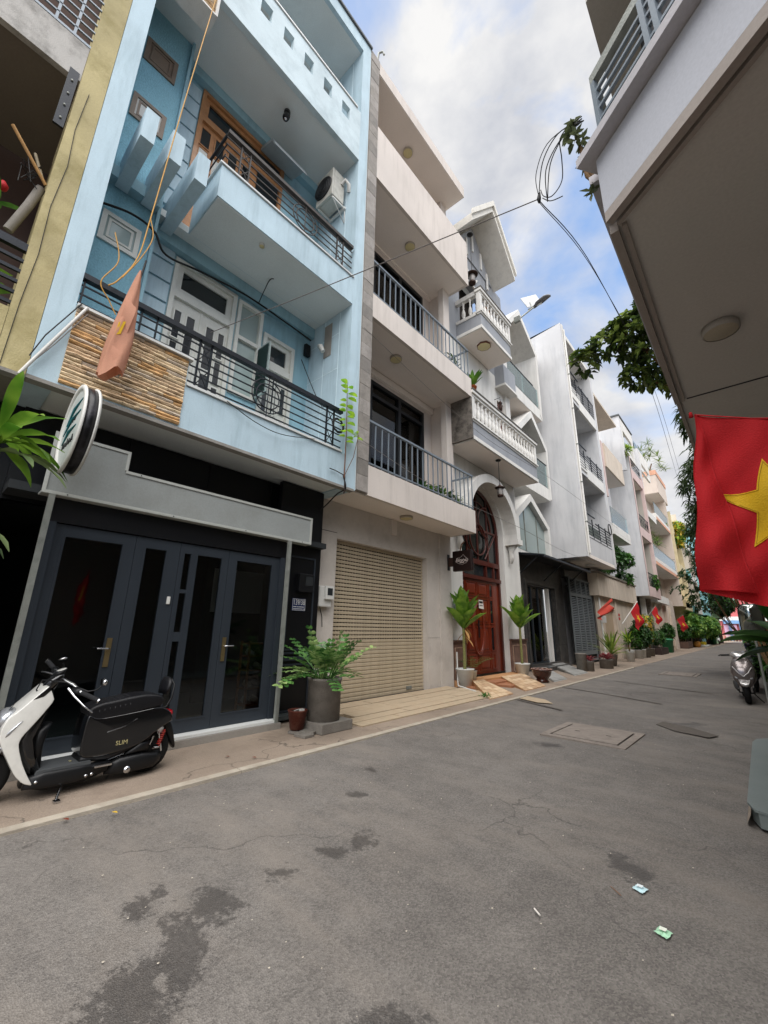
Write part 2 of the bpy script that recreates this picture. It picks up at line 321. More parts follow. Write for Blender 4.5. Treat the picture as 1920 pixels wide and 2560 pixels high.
def cracks(m, sc, col, th=.02):
    t = m.node_tree; b = t.nodes['Principled BSDF']; src = b.inputs['Base Color'].links[0].from_socket; l = t.links.new
    tc = t.nodes.new('ShaderNodeTexCoord'); nz = t.nodes.new('ShaderNodeTexNoise'); nz.inputs['Scale'].default_value = 3; nz.inputs['Detail'].default_value = 5; l(tc.outputs['Object'], nz.inputs['Vector'])
    ad = t.nodes.new('ShaderNodeVectorMath'); ad.operation = 'MULTIPLY_ADD'; ad.inputs[1].default_value = (.5,.5,.5); l(nz.outputs['Color'], ad.inputs[0]); l(tc.outputs['Object'], ad.inputs[2])
    vo = t.nodes.new('ShaderNodeTexVoronoi'); vo.feature = 'DISTANCE_TO_EDGE'; vo.inputs['Scale'].default_value = sc; l(ad.outputs[0], vo.inputs['Vector'])
    mr = t.nodes.new('ShaderNodeMapRange'); mr.inputs[1].default_value = 0; mr.inputs[2].default_value = th; mr.inputs[3].default_value = .75; mr.inputs[4].default_value = 0; l(vo.outputs['Distance'], mr.inputs[0])
    n2 = t.nodes.new('ShaderNodeTexNoise'); n2.inputs['Scale'].default_value = .9; l(tc.outputs['Object'], n2.inputs['Vector']); m2 = t.nodes.new('ShaderNodeMapRange'); m2.inputs[1].default_value = .5; m2.inputs[2].default_value = .58; l(n2.outputs[0], m2.inputs[0])
    mu = t.nodes.new('ShaderNodeMath'); mu.operation = 'MULTIPLY'; l(mr.outputs[0], mu.inputs[0]); l(m2.outputs[0], mu.inputs[1])
    mx_ = t.nodes.new('ShaderNodeMixRGB'); mx_.inputs[2].default_value = (*col,1); l(mu.outputs[0], mx_.inputs[0]); l(src, mx_.inputs[1]); l(mx_.outputs[0], b.inputs['Base Color'])
cracks(pave, 1.3, (.05,.043,.036)); cracks(asph, .38, (.06,.054,.05), .004)
slabm = M('pale_paving_slab', '#ab9a82', .85, .14, 3, .1, 80, dirt=.6, dcol=hx('#8a745c'), ds=3)
kerbm = M('cream_kerb_concrete', '#a59c8e', .85, .22, 4, .12, 90, dirt=.6, dcol=hx('#8b7d6c'), ds=5)
MB().box(-300,300,-60,500,-.4,-.05).build('ground', ground, kind='structure')
bm = bmesh.new(); bmesh.ops.create_grid(bm, x_segments=24, y_segments=200, size=1)
for v in bm.verts:
    x, y = v.co.x, v.co.y; v.co = Vector((-1.85+x*2.7, 58+y*64, 0)); v.co.z = .006*math.sin(v.co.x*2.1+v.co.y*.7)-.01+.004*math.sin(v.co.y*2.3)
MB().bm(bm).build('road', asph, kind='structure')
pv = MB(); pv.box(-8.2,-4.5,-8,120,-.045,-.002).build('pavement', pave, kind='structure')
k = MB()
y = -8.0
while y < 118:
    L_ = random.uniform(1.6,3.2); e = .012*math.sin(y*3)
    if not (21.6 < y < 60): k.box(-4.52,-4.42+e*.6,y,y+L_-.008,-.03,.012)
    y += L_
k.build('kerb_strip', kerbm, kind='structure')
# paving slabs sloping up to the grey house shutter
xs = [-4.92,-5.16,-5.42,-5.72,-6.05,-6.4]
pvr = thing('paved_ramp', 'long pale paving slabs sloping up to the beige roller shutter', 'ramp', (-5.6,7.9,0))
for i in range(5):
    y = 5.35+random.uniform(0,.2) if i > 1 else 5.15
    while y < 9.9:
        ln = min(random.uniform(1.0,1.9), 9.95-y)
        if ln < .25: break
        zf = lambda x: .012+(-x-4.92)*.035
        h = random.uniform(0,.006); x0, x1 = xs[i]-.022, xs[i+1]
        m = MB().add([(x0,y,zf(x0)+h),(x1,y,zf(x1)+h),(x1,y+ln-.014,zf(x1)+h),(x0,y+ln-.014,zf(x0)+h),(x0,y,-.01),(x1,y,-.01),(x1,y+ln-.014,-.01),(x0,y+ln-.014,-.01)],
            [(3,2,1,0),(0,1,5,4),(1,2,6,5),(2,3,7,6),(3,0,4,7)])
        m.f[0] = tuple(reversed(m.f[0])); m.build('slab', slabm, pvr); y += ln
# concrete access covers in the road
covm = M('cover_concrete', '#857c74', .9, .14, 4, .1, 90, dirt=.5, dcol=hx('#4f4740'), ds=5)
gapm = M('joint_dirt', '#26221f', .95, .2, 6, .1, 60)
def cover(x0,x1,y0,y1,label,sk=0):
    t = thing('access_cover', label, 'access cover', ((x0+x1)/2,(y0+y1)/2,0), 'concrete covers let into the road', sk)
    cx, cy = (x0+x1)/2, (y0+y1)/2; w_, h_ = (x1-x0)/2, (y1-y0)/2
    def bb(a,b,c,d,e,f): return MB().box(cx+a,cx+b,cy+c,cy+d,e,f)
    f_ = MB()
    for q in [(-w_,w_,-h_,-h_+.11),(-w_,w_,h_-.11,h_),(-w_,-w_+.11,-h_+.112,h_-.112),(w_-.11,w_,-h_+.112,h_-.112)]: f_.box(cx+q[0],cx+q[1],cy+q[2],cy+q[3],-.02,.012)
    f_.build('frame', covm, t); bb(-w_+.11,w_-.11,-h_+.11,h_-.11,-.02,.001).build('joint', gapm, t)
    bb(-w_+.14,w_-.135,-h_+.14,h_-.135,-.01,.016).build('lid', covm, t)
    for s in (-1,1): MB().box(cx+s*.22-.035,cx+s*.22+.035,cy-.012,cy+.012,.012,.0175).build('lifting_slot', gapm, t)
    return t
cover(-2.75,-1.6,6.72,7.9,'rectangular concrete cover set in the asphalt nearer the camera',R_(-1)); cover(-3.15,-2.0,19.1,20.7,'small far concrete cover set in the asphalt beside the potted palms')
# asphalt patches: thin darker repair seams
pt = M('fresh_patch_asphalt', '#59534d', .9, .2, 8, .1, 90)
MB().prism([(-1.55,9.2),(-1.1,8.95),(-.75,8.6),(-.85,8.35),(-1.3,8.5),(-1.6,8.85)],.002,.007,'z').build('asphalt_patch', pt, kind='structure')
seam = MB()
for (a,b) in [((-4.4,12.6),(-1.9,11.4)),((-3.8,15.5),(-1.2,14.2)),((-4.5,24),(-.8,24.6)),((-4.5,30),(-.6,31)),((-4.5,40),(-.5,42)),((-4.4,9.6),(-3.2,9.0))]:
    d = Vector((b[0]-a[0],b[1]-a[1],0)); n_ = Vector((-d.y,d.x,0)).normalized()*.035; pts = [(a[0]+n_.x,a[1]+n_.y,.006),(a[0]-n_.x,a[1]-n_.y,.006),(b[0]-n_.x,b[1]-n_.y,.006),(b[0]+n_.x,b[1]+n_.y,.006)]
    seam.add(pts, [(0,1,2,3)])
seam.build('road_seams', pt, kind='structure')
MB().prism([(-4.4,10.2),(-3.9,10.0),(-3.6,9.6),(-3.9,9.5),(-4.4,9.75)],.003,.009,'z').build('cement_patch', slabm, kind='structure')
# ================================================================ blue house
B1 = thing('townhouse', 'light blue townhouse with stone clad balcony corner and black glass shopfront', 'house', (-6.4,2.8,0))
def part(n, mb, m, p=B1, **k): return mb.build(n, m, p, **k)
# structure: party walls, slabs, back wall
part('party_wall', MB().box(-9.5,F,.36,.62,4.1,17.2), pale)
part('party_wall', MB().box(-9.5,F,5.13,5.42,4.1,17.45), pale)
part('party_wall', MB().box(-9.5,-6.5,.36,.5,0,4.1), black); part('party_wall', MB().box(-9.5,-6.46,5.185,5.3,0,4.1), black)
part('floor_slab', MB().box(-9.5,F-.1,.622,5.128,4.12,4.3), soff)
part('floor_slab', MB().box(-9.5,-6.64,.622,5.128,8.36,8.5), soff)
part('floor_slab', MB().box(-9.5,F-.11,.622,5.128,12.7,12.9), soff)
part('roof_slab', MB().box(-9.5,F-.1,.622,5.128,16.78,16.95), soff)
part('roof_fascia', MB().box(F-.1,F,.36,5.13,16.78,17.25), pale)
part('coping', MB().box(F-.16,F+.05,.3,5.44,17.26,17.33), M('dark_coping','#5b5f61',.7,.2,6,.08,50))
part('fascia', MB().box(F-.1,F,2.0,5.13,4.11,4.77), pale)
part('sill', MB().box(F-.12,F+.03,2.0,5.0,4.775,4.815), marble)
part('fascia', MB().box(F-.09,F,.62,2.0,4.11,5.14), pale)
part('sill', MB().box(F-.12,F+.07,.625,2.03,5.165,5.2), marble)
part('drip_edge', MB().box(F-.1,F+.03,.36,5.36,4.06,4.105), M('concrete_edge','#8d8a84',.9,.2,8,.1,60,dirt=.6,dcol=hx('#4e4a45'),ds=4))
# balcony two
part('balcony_box', MB().box(F-.1,F,2.0,5.13,8.36,9.05).box(-6.64,F-.1,2.0,2.1,8.36,9.05).box(-6.64,F-.1,2.1,5.128,8.36,8.48), pale)
part('sill', MB().box(F-.13,F+.03,1.96,5.13,9.055,9.09).box(-6.64,F-.13,1.96,2.13,9.055,9.09), marble)
part('balcony_soffit', MB().box(-6.62,F-.02,2.02,5.125,8.345,8.359), soff)
# stone cladding: ragged courses of split stone
stm = [M('split_stone_%s'%n, c, .9, .3, 9, .25, 45, fine=.15, dirt=.3, dcol=hx('#8f7454'), ds=6) for n, c in (('tan','#c4ab8b'),('buff','#d2bc9a'),('rust','#c69f6f'),('grey','#b8aa98'))]
def stones(y0,y1,z0,z1,par,rows):
    h = (z1-z0)/rows; idx = 0
    for r in range(rows):
        y = y0; z = z0+r*h
        while y < y1-.01:
            ln = random.uniform(.16,.42); ye = min(y+ln,y1); ye = y1 if y1-ye < .08 else ye
            d = random.uniform(.012,.04); g = .0025; j = lambda: random.uniform(-.008,.008)
            zz0, zz1 = z+g, z+h-g; n3 = 4; vs = []; 
            for q in range(n3+1):
                yy = y+g+(ye-y-2*g)*q/n3; dd = d*random.uniform(.6,1.1)
                vs += [(F-.005,yy,zz0),(F+dd*.75+.006,yy,zz0+abs(j())*.6),(F+dd+.012,yy,(zz0+zz1)/2+j()),(F+dd*.8+.004,yy,zz1-abs(j())*.6),(F-.005,yy,zz1)]
            fs = [(q*5+a,q*5+a+1,q*5+a+6,q*5+a+5) for q in range(n3) for a in range(4)]+[(0,4,3,2,1),(n3*5,n3*5+1,n3*5+2,n3*5+3,n3*5+4)]
            fs = [tuple(reversed(f_)) for f_ in fs]
            MB().add(vs, fs).build('stone', random.choices(stm,[5,5,2,2])[0], par); y = ye; idx += 1
pn = part('stone_backing', MB().box(F-.02,F-.001,.625,1.99,4.13,5.16), stm[0]); stones(.63,1.985,4.14,5.16,pn,19)
pn = part('stone_backing', MB().box(F-.3,F-.003,.625,1.45,12.03,14.3), stm[0]); stones(.9,1.44,12.05,12.6,pn,11)
part('panel_frame', MB().box(F-.3,F+.07,1.45,1.49,12.0,14.3).box(F-.3,F+.07,.62,1.45,11.99,12.03), white)
# parapet three with square openings
P3 = [(2.24,2.5,13.58,14.0),(2.8,3.05,13.58,14.0),(3.35,3.6,13.58,14.0),(3.92,4.17,13.58,14.0),(4.5,4.76,13.58,14.0)]
part('parapet', MB().panel(F-.12,F,1.5,5.13,12.68,14.34,P3), paleW)
part('sill', MB().box(F-.16,F+.03,1.5,5.0,14.345,14.39), marble)
part('shaft_lining', MB().box(-7.05,-7.0,.63,5.12,14.5,16.7), blue)
# back wall with openings
BW = -7.0
part('back_wall', MB().panel(BW-.15,BW,1.45,5.13,4.3,8.36,[(1.98,3.22,4.35,8.05),(3.26,3.84,5.85,8.0),(3.9,4.7,4.35,7.6)]), blue)
part('back_wall', MB().panel(BW-.15,BW,1.45,5.13,8.5,12.7,[(1.9,3.95,8.55,12.45)]), blue)
part('beam', MB().box(BW+.002,BW+.16,1.45,5.128,8.1,8.358), blue); part('beam', MB().box(BW+.002,BW+.16,1.45,5.128,12.46,12.698), blue)
part('stair_block', MB().panel(-9,-6.63,.622,1.45,4.3,12.7,[(.78,1.3,7.2,7.74)]), M('roughcast_blue','#86b4c4',.85,.12,2,.5,35,fine=.12))
blk = B1
part('inner_lining', MB().box(-6.635,-6.56,1.452,1.5,4.3,12.7), blue)
for z in [z_ for z_ in [4.9+.42*i for i in range(8)]]: part('wall_band', MB().box(BW+.002,BW+.035,1.5,1.95,z,z+.37), pale)
for z in [9.0+.42*i for i in range(8)]: part('wall_band', MB().box(BW+.002,BW+.035,1.5,1.87,z,z+.37), pale)
gl = M('wall_groove','#cfe0e6',.7,.05,2,0,20)
for z in (6.0,6.9,7.8,9.6,10.6,11.7,13.6,15.2): part('groove', MB().box(-7,-5.95,5.126,5.129,z,z+.015), gl)
for x in (-5.95,-6.45): part('groove', MB().box(x-.008,x+.008,5.125,5.1285,4.9,16.7), gl)
# small windows of the stair block
def swin(y0,y1,z0,z1,frm,gls,lab):
    w_ = part('window', MB().frame(-6.66,-6.6,y0,y1,z0,z1,.07), frm, label=lab)
    part('sash', MB().frame(-6.645,-6.61,y0+.1,y1-.1,z0+.1,z1-.1,.035), frm, w_); part('pane', MB().box(-6.63,-6.622,y0+.07,y1-.07,z0+.07,z1-.07), gls, w_)
taupe = M('taupe_joinery','#7a6a5c',.5,.1,6,.02,50)
swin(.76,1.31,7.18,7.74,whitep,fglass,'white framed stair window'); swin(.76,1.3,9.86,10.4,taupe,white,'taupe framed stair window with pale pane'); swin(.76,1.3,11.28,11.85,taupe,taupe,'taupe louvred stair window')
# projecting fins
part('ledge', MB().box(-6.628,-6.45,.622,1.45,8.28,8.5), blue)
for y0,y1 in ((.82,1.0),(1.2,1.39),(1.6,1.79)): part('fin', MB().box(-6.999 if y0 > 1.45 else -6.6,-5.5,y0,y1,8.25,8.82), pale)
# doors
brd = M('light_brown_door','#a9784f',.45,.2,8,.04,40,coat=.2)
def door(y0,y1,z0,z1,m,panes,label,tr=None,xf=BW):
    d_ = part('door', MB().box(xf-.08,xf-.03,y0+.08,y1-.08,z0,(tr or z1)-.06), m, label=label)
    part('frame', MB().frame(xf-.12,xf+.04,y0,y1,z0-.05,z1,.08), m, d_)
    if tr: part('rail', MB().box(xf-.1,xf+.03,y0+.08,y1-.08,tr-.06,tr+.08), m, d_); part('transom_pane', MB().box(xf-.075,xf-.055,y0+.08,y1-.08,tr+.08,z1-.08), dkglass, d_); part('transom_bead', MB().frame(xf-.06,xf-.02,y0+.08,y1-.08,tr+.08,z1-.08,.1), m, d_)
    for a,b,c,e in panes:
        part('pane', MB().box(xf-.03,xf-.022,a,b,c,e), whitep if (m is brd and c < 11) else dkglass, d_); part('bead', MB().frame(xf-.03,xf-.008,a-.025,b+.025,c-.025,e+.025,.024), m, d_)  # lower panes of the brown door are white to imitate reflections
    ym = (y0+y1)/2; part('meeting_stile', MB().box(xf-.03,xf-.01,ym-.02,ym+.02,z0,(tr or z1)-.08), m, d_)
    return d_
lp = []
for a,b in ((2.13,2.24),(2.35,2.49),(2.72,2.86),(2.96,3.07)):
    if b-a < .12: lp += [(a,b,6.45,7.0),(a,b,5.9,6.35),(a,b,5.35,5.8)]
    else: lp += [(a,b,6.1,7.0),(a,b,5.3,5.98)]
door(1.98,3.22,4.35,8.05,whitep,lp,'white double balcony door with narrow dark panes',7.3)
lp = [(4.02,4.12,5.8,6.5),(4.02,4.12,5.1,5.68),(4.24,4.34,5.8,6.6),(4.24,4.34,5.0,5.68),(4.46,4.56,5.9,6.5),(4.46,4.56,5.1,5.7)]
door(3.9,4.7,4.35,7.6,whitep,lp,'narrow white balcony door with dark panes',6.85)
wd = part('window', MB().frame(BW-.1,BW+.05,3.26,3.84,5.85,8.0,.07).box(BW-.09,BW+.04,3.33,3.77,7.1,7.18), whitep, label='tall white framed glass window standing open')
part('pane', MB().box(BW-.04,BW-.03,3.33,3.77,5.92,7.1).box(BW-.04,BW-.03,3.33,3.77,7.18,7.93), fglass, wd)
part('casement', MB().frame(-6.93,-6.55,3.78,3.82,5.9,7.08,.04).box(-6.95,-6.5,3.79,3.815,5.92,7.06), fglass, wd)
tw = []
for a,b in ((2.02,2.2),(2.32,2.5),(2.62,2.8),(2.94,3.12)): tw += [(a,b,11.05,11.5),(a,b,10.5,10.95),(a,b,9.9,10.4)]

dd = door(1.9,3.95,8.55,12.45,brd,tw,'orange brown timber balcony door under a brown transom',11.7)
part('side_light', MB().box(BW-.02,BW+.0,3.3,3.85,9.2,12.2), dkglass, dd); part('curtain', MB().box(BW+.001,BW+.012,3.3,3.84,9.2,10.9), M('white_curtain','#d8d8d4',.9,.05,3,0,20), dd)
part('pipe_patch', MB().box(-6.45,-6.2,5.118,5.126,7.35,8.2), concrete); part('pipe_stub', MB().tube([(-6.5,5.1,7.6),(-6.45,4.98,7.62),(-6.35,4.95,7.55),(-6.3,4.98,7.4)],.05,8), whitepl); part('cable_box', MB().box(-6.98,-6.9,4.95,5.08,7.6,7.9), blackp)
part('awning_hood', MB().prism([(BW+.01,12.3),(BW+.5,12.12),(BW+.62,11.9),(BW+.66,11.86),(BW+.62,11.98),(BW+.5,12.2),(BW+.01,12.42)],3.3,4.2,'y'), M('hood_grey','#9ca3a5',.5,.1,5,.02,40))
# railings
def railing(y0,y1,z0,z1,deco,mat,name_lab,x=F-.03,n=5,par=B1):
    r = MB().box(x-.045,x+.045,y0,y1,z1-.075,z1).build('railing', mat, par, label=name_lab)
    for i in range(n): z = z0+.06+(z1-z0-.2)*i/(n-1)*.96; MB().box(x-.009,x+.009,y0,y1,z,z+.018).build('bar', mat, r)
    for k_, a in deco:
        if k_ == 'x':
            for q in (a,a+.18): MB().box(x-.016,x+.016,q-.012,q+.012,z0,z1-.05).build('upright', mat, r)
            hh = (z1-.05-z0)/2
            for q in range(2):
                zz = z0+q*hh; MB().tube([(x,a,zz+.05),(x,a+.18,zz+hh-.05)],.008,5).tube([(x+.005,a+.18,zz+.05),(x+.005,a,zz+hh-.05)],.008,5).build('brace', mat, r)
        if k_ == 'o':
            c = ((z0+z1-.05)/2)
            for rad in (.3,.22):
                mb = MB(); pts = [(x+.012,a+rad*math.cos(t_*math.pi/16),c+rad*math.sin(t_*math.pi/16)) for t_ in range(33)]; mb.tube(pts,.011,6,cap=False).build('ring', mat, r)
            MB().tube([(x+.01,a,z0),(x+.01,a,z1)],.01,5).build('upright', mat, r)
        if k_ == 'i': MB().box(x-.014,x+.014,a-.012,a+.012,z0,z1-.05).build('upright', mat, r)
    return r
railing(.62,5.0,4.81,5.68,[('x',2.12),('o',3.32),('x',4.62)],darkm,'black railing with two crossed panels and one ring, lower balcony',n=6)
railing(2.02,5.08,9.09,9.91,[('x',2.3),('o',3.75),('x',4.62)],M('weathered_dark_rail','#3a3532',.6,.3,8,.04,60),'weathered dark railing with ring ornament, upper balcony',n=5)
MB().box(-6.6,F-.03,2.02,2.06,9.86,9.91).box(-6.6,F-.03,2.03,2.05,9.15,9.17).box(-6.6,F-.03,2.03,2.05,9.35,9.37).box(-6.6,F-.03,2.03,2.05,9.6,9.62).build('side_rail', darkm, B1)
for q_ in (.64,1.3,1.5): MB().box(F-.05,F-.02,q_,q_+.02,5.2,5.63).build('upright', darkm, B1)
# ---- shopfront
sf = part('shopfront', MB().box(-6.6,-6.45,.5,5.18,2.9,4.1), black, label='black clad shop wall above the signboard')
part('rib', MB().box(-6.45,-6.43,.5,5.15,3.45,3.49), black, sf)
for y in (1.7,2.9,4.1): part('rib', MB().box(-6.45,-6.432,y,y+.03,3.0,4.08), black, sf)
part('step', MB().box(-6.3,-5.75,.6,4.2,-.02,.085), concrete, label='low rough concrete step under the glass doors')
part('threshold', MB().box(-6.2,-5.78,.62,4.16,.09,.125), marble)
part('side_panel', MB().box(-6.3,-6.2,4.18,5.17,0,4.1), black, label='black side panel beside the glass doors')
for a,b,c,e in ((4.45,5.05,1.1,2.75),(4.45,5.05,.12,.88)): part('moulding', MB().frame(-6.2,-6.185,a,b,c,e,.03), charcoal)
part('band', MB().box(-6.2,-6.17,4.2,5.15,.93,1.0).box(-6.2,-6.17,4.2,5.15,1.04,1.07), charcoal)
part('return_wall', MB().box(-6.3,-5.98,4.16,4.22,0,2.93), charcoal)
X0 = -5.95
hd = part('door_header', MB().box(X0-.1,X0+.03,.9,4.16,2.62,2.93), black)
part('jamb', MB().box(X0-.1,X0+.04,.9,.98,.125,2.62), charcoal); part('jamb', MB().box(X0-.1,X0+.04,4.08,4.16,.125,2.62), charcoal)
def leafdoor(y0,y1,cols,handle=None,split=None):
    d_ = part('glass_door', MB().panel(X0-.05,X0,y0,y1,.13,2.61,[(a,b,.3 if not split else .3,2.47) for a,b in cols]), charcoal)
    for a,b in cols:
        part('pane', MB().box(X0-.03,X0-.02,a,b,.3,2.47), clear, d_); part('bead', MB().frame(X0-.018,X0+.006,a-.02,b+.02,.28,2.49,.018), charcoal, d_)
        if split and b-a < .25: part('rail', MB().box(X0-.05,X0+.005,a,b,1.28,1.4).box(X0-.05,X0+.004,a,b,1.92,1.97), charcoal, d_)
    if handle:
        h_ = part('handle_plate', MB().box(X0+.002,X0+.014,handle-.028,handle+.028,1.0,1.33), M('brass_plate','#8a7a58',.35,.1,6,.01,50,metal=.8), d_)
        sgn = -1 if handle < 2 else 1
        part('lever', MB().tube([(X0+.01,handle,1.21),(X0+.055,handle,1.21),(X0+.06,handle+sgn*.03,1.21),(X0+.06,handle+sgn*.13,1.212)],.009,8), chrome, h_)
    return d_
leafdoor(.985,1.845,[(1.1,1.7)],1.75); leafdoor(1.85,2.42,[(1.98,2.24)]); leafdoor(2.425,3.155,[(2.43+.06,2.58),(2.68,3.05)],None,True); leafdoor(3.16,4.075,[(3.3,3.93)],3.23)
part('door_pull', MB().bbox(X0,X0+.03,2.335,2.375,1.76,1.86,.008), whitepl)
# interior of the shop
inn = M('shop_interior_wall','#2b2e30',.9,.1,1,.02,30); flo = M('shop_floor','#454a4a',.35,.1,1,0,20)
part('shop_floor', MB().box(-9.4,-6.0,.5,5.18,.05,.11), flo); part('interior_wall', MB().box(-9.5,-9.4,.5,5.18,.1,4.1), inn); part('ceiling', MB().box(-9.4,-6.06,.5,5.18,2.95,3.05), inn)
part('white_board', MB().box(-8.05,-8.0,4.0,5.1,1.75,2.6), whitepl); part('interior_partition', MB().box(-8.2,-8.1,3.9,5.17,.1,2.94), inn)
# light box sign over the doors
lbm = M('signboard_grey','#8e9290',.45,.06,1.5,.01,60,dirt=.35,dcol=hx('#6b6a60'),ds=2); lbe = M('aluminium_edge','#b9bbb5',.4,.06,4,.01,60,metal=.3)
sg = thing('signboard', 'long blank grey signboard with stepped left end above the glass doors', 'sign', (-5.87,2.7,2.93))
MB().prism([(.78,2.93),(4.58,2.93),(4.58,3.38),(1.54,3.38),(1.54,3.64),(.78,3.64)],-5.96,-5.81,'x').build('box', lbm, sg)
e = MB(); e.box(-5.815,-5.795,.76,4.6,2.91,2.945).box(-5.815,-5.795,4.565,4.6,2.945,3.36).box(-5.815,-5.795,1.54,4.6,3.36,3.395).box(-5.815,-5.795,1.525,1.56,3.395,3.62).box(-5.815,-5.795,.76,1.56,3.62,3.655).box(-5.815,-5.795,.76,.795,2.945,3.62).box(-5.96,-5.815,.76,4.6,2.905,2.93); e.build('trim', lbe, sg)
sc = MB()
for y,z in ((1.0,2.928),(2.2,2.928),(3.3,2.928),(4.4,2.928),(1.72,3.377)): sc.lathe([(.001,0),(.008,.002),(.008,-.004)],(-5.792,y,z),8,'x')
sc.build('screw', darkm, sg)
for y in (.86,4.13): tag = MB().box(-5.81,-5.76,y-.028,y+.028,-.0,2.9).build('steel_post', galv, None, ('rusty galvanised post at the left edge of the shopfront' if y < 1 else 'rusty galvanised post right of the glass doors'), 'post', 'posts carrying the signboard')
# ================================================================ yellow house at the left edge
def parts_for(root):
    def f(n, mb, m, p=None, **k): return mb.build(n, m, p or root, **k)
    return f
Y0 = thing('townhouse', 'ochre yellow column and stained concrete balconies cropped at the left edge', 'house', (-6.4,-2.5,0)); P0 = parts_for(Y0)
P0('column', MB().box(-7.4,F,.085,.355,4.1,17.0), yellow)
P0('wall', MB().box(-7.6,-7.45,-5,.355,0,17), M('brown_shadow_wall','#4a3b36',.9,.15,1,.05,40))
P0('ground_wall', MB().box(-7.4,-6.46,-5,.354,0,4.05), black)
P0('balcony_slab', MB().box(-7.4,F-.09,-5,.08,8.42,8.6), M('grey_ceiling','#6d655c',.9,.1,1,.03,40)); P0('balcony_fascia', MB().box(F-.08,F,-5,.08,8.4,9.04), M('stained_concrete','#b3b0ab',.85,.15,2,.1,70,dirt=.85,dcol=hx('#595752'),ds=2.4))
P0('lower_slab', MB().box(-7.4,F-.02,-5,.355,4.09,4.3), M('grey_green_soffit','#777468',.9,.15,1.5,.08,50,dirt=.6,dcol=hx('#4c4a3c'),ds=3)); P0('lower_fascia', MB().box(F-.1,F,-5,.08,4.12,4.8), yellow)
P0('drip_edge', MB().box(F-.1,F+.02,-5,.356,4.05,4.088), M('concrete_edge','#8d8a84'))
r = P0('railing', MB().box(F-.06,F-.01,-3,.084,9.07,9.11), railg, label='grey balcony railing of thin bars, upper left')
for i in range(6): P0('bar', MB().box(F-.045,F-.02,-3,.084,9.24+i*.16,9.262+i*.16), railg, r)
for y in (-.32,-.12): P0('upright', MB().box(F-.06,F-.02,y,y+.03,9.11,10.2), railg, r)
r = P0('railing', MB().box(F-.06,F,-3,.083,5.56,5.66), darkm, label='dark flat bar railing, lower left')
for i in range(5): P0('bar', MB().box(F-.05,F-.02,-3,.083,4.86+i*.14,4.9+i*.14), darkm, r)
P0('angle_bracket', MB().box(F-.02,F+.012,-.045,.06,7.5,8.5), darkm)
for z in (7.62,7.85,8.06,8.3): P0('bolt', MB().lathe([(.001,.016),(.014,.012),(.014,0)],(F+.012,.01,z),8,'x'), galv)
P0('crack_cable', MB().tube([(F+.008,.2,8.3),(F+.008,.17,7.6),(F+.008,.2,7.0),(F+.008,.16,6.3),(F+.008,.18,5.6),(F+.008,.15,4.9),(F+.008,.14,4.12)],.004,5), wirem)
lfb = leafmat('broad_leaf_green','#3f6b22','#6f9436'); lfd = leafmat('dark_glossy_leaf','#1c3a18','#35592a',.35); lfl = leafmat('lime_leaf','#7a9c2e','#a9c04a'); lfm = leafmat('mid_green_leaf','#2f5a20','#537f33')
pf = thing('potted_plant', 'broad leaved plant with a red flower behind the dark lower left railing', 'plant', (-6.1,-.3,4.3))
MB().lathe([(.001,0),(.12,0),(.16,.26),(.15,.27),(.001,.24)],(-6.1,-.3,4.3),16).build('pot', dust, pf)
for i in range(16):
    a = random.uniform(0,6.28); e_ = random.uniform(.5,1.3)
    MB().leaf((-6.1,-.3+.02*i/16,4.6+random.uniform(0,.9)), (math.cos(a),math.sin(a),e_), random.uniform(.4,.6), .18, .5).build('leaf', lfb, pf)
MB().tube([(-6.1,-.3,4.5),(-6.08,-.3,6.6)],.012,5).build('stem', lfm, pf)
MB().lathe([(.001,-.06),(.05,-.03),(.06,.02),(.02,.08),(.001,.09)],(-6.07,-.28,6.62),10).build('flower', M('red_petal','#b51f2a',.6), pf)
for i in range(5): MB().leaf((-6.08,-.3,6.3+.05*i),(math.cos(i*1.5),math.sin(i*1.5),.6),.3,.09,.4).build('leaf', lfm, pf)
bb = thing('bamboo_canes', 'two split bamboo canes tied with dark twigs under the left balcony', 'bamboo', (-6.0,-.1,6.6))
MB().tube([(-5.75,-.35,7.25),(-5.9,.07,6.85)],.02,7).build('cane', M('bamboo_yellow','#b58c5a',.6,.2,8,.05,40), bb); MB().tube([(-5.95,-.1,7.25),(-5.9,.03,6.9)],.018,7).build('cane', M('bamboo_grey','#8f846f',.7,.2,8,.05,40), bb)
for i in range(7): MB().tube([(-5.92,-.02,6.95),(-5.88+random.uniform(-.1,.1),-.1+random.uniform(-.12,.1),6.9+random.uniform(-.25,.2)),(-5.85+random.uniform(-.1,.1),random.uniform(-.2,.02),6.8+random.uniform(-.25,.25))],.006,4).build('twig', wirem, bb)
MB().tube([(-6.0,.04,6.85),(-6.0,-.02,6.5),(-6.1,-.12,6.1)],.05,8).build('old_pipe', concrete, bb)
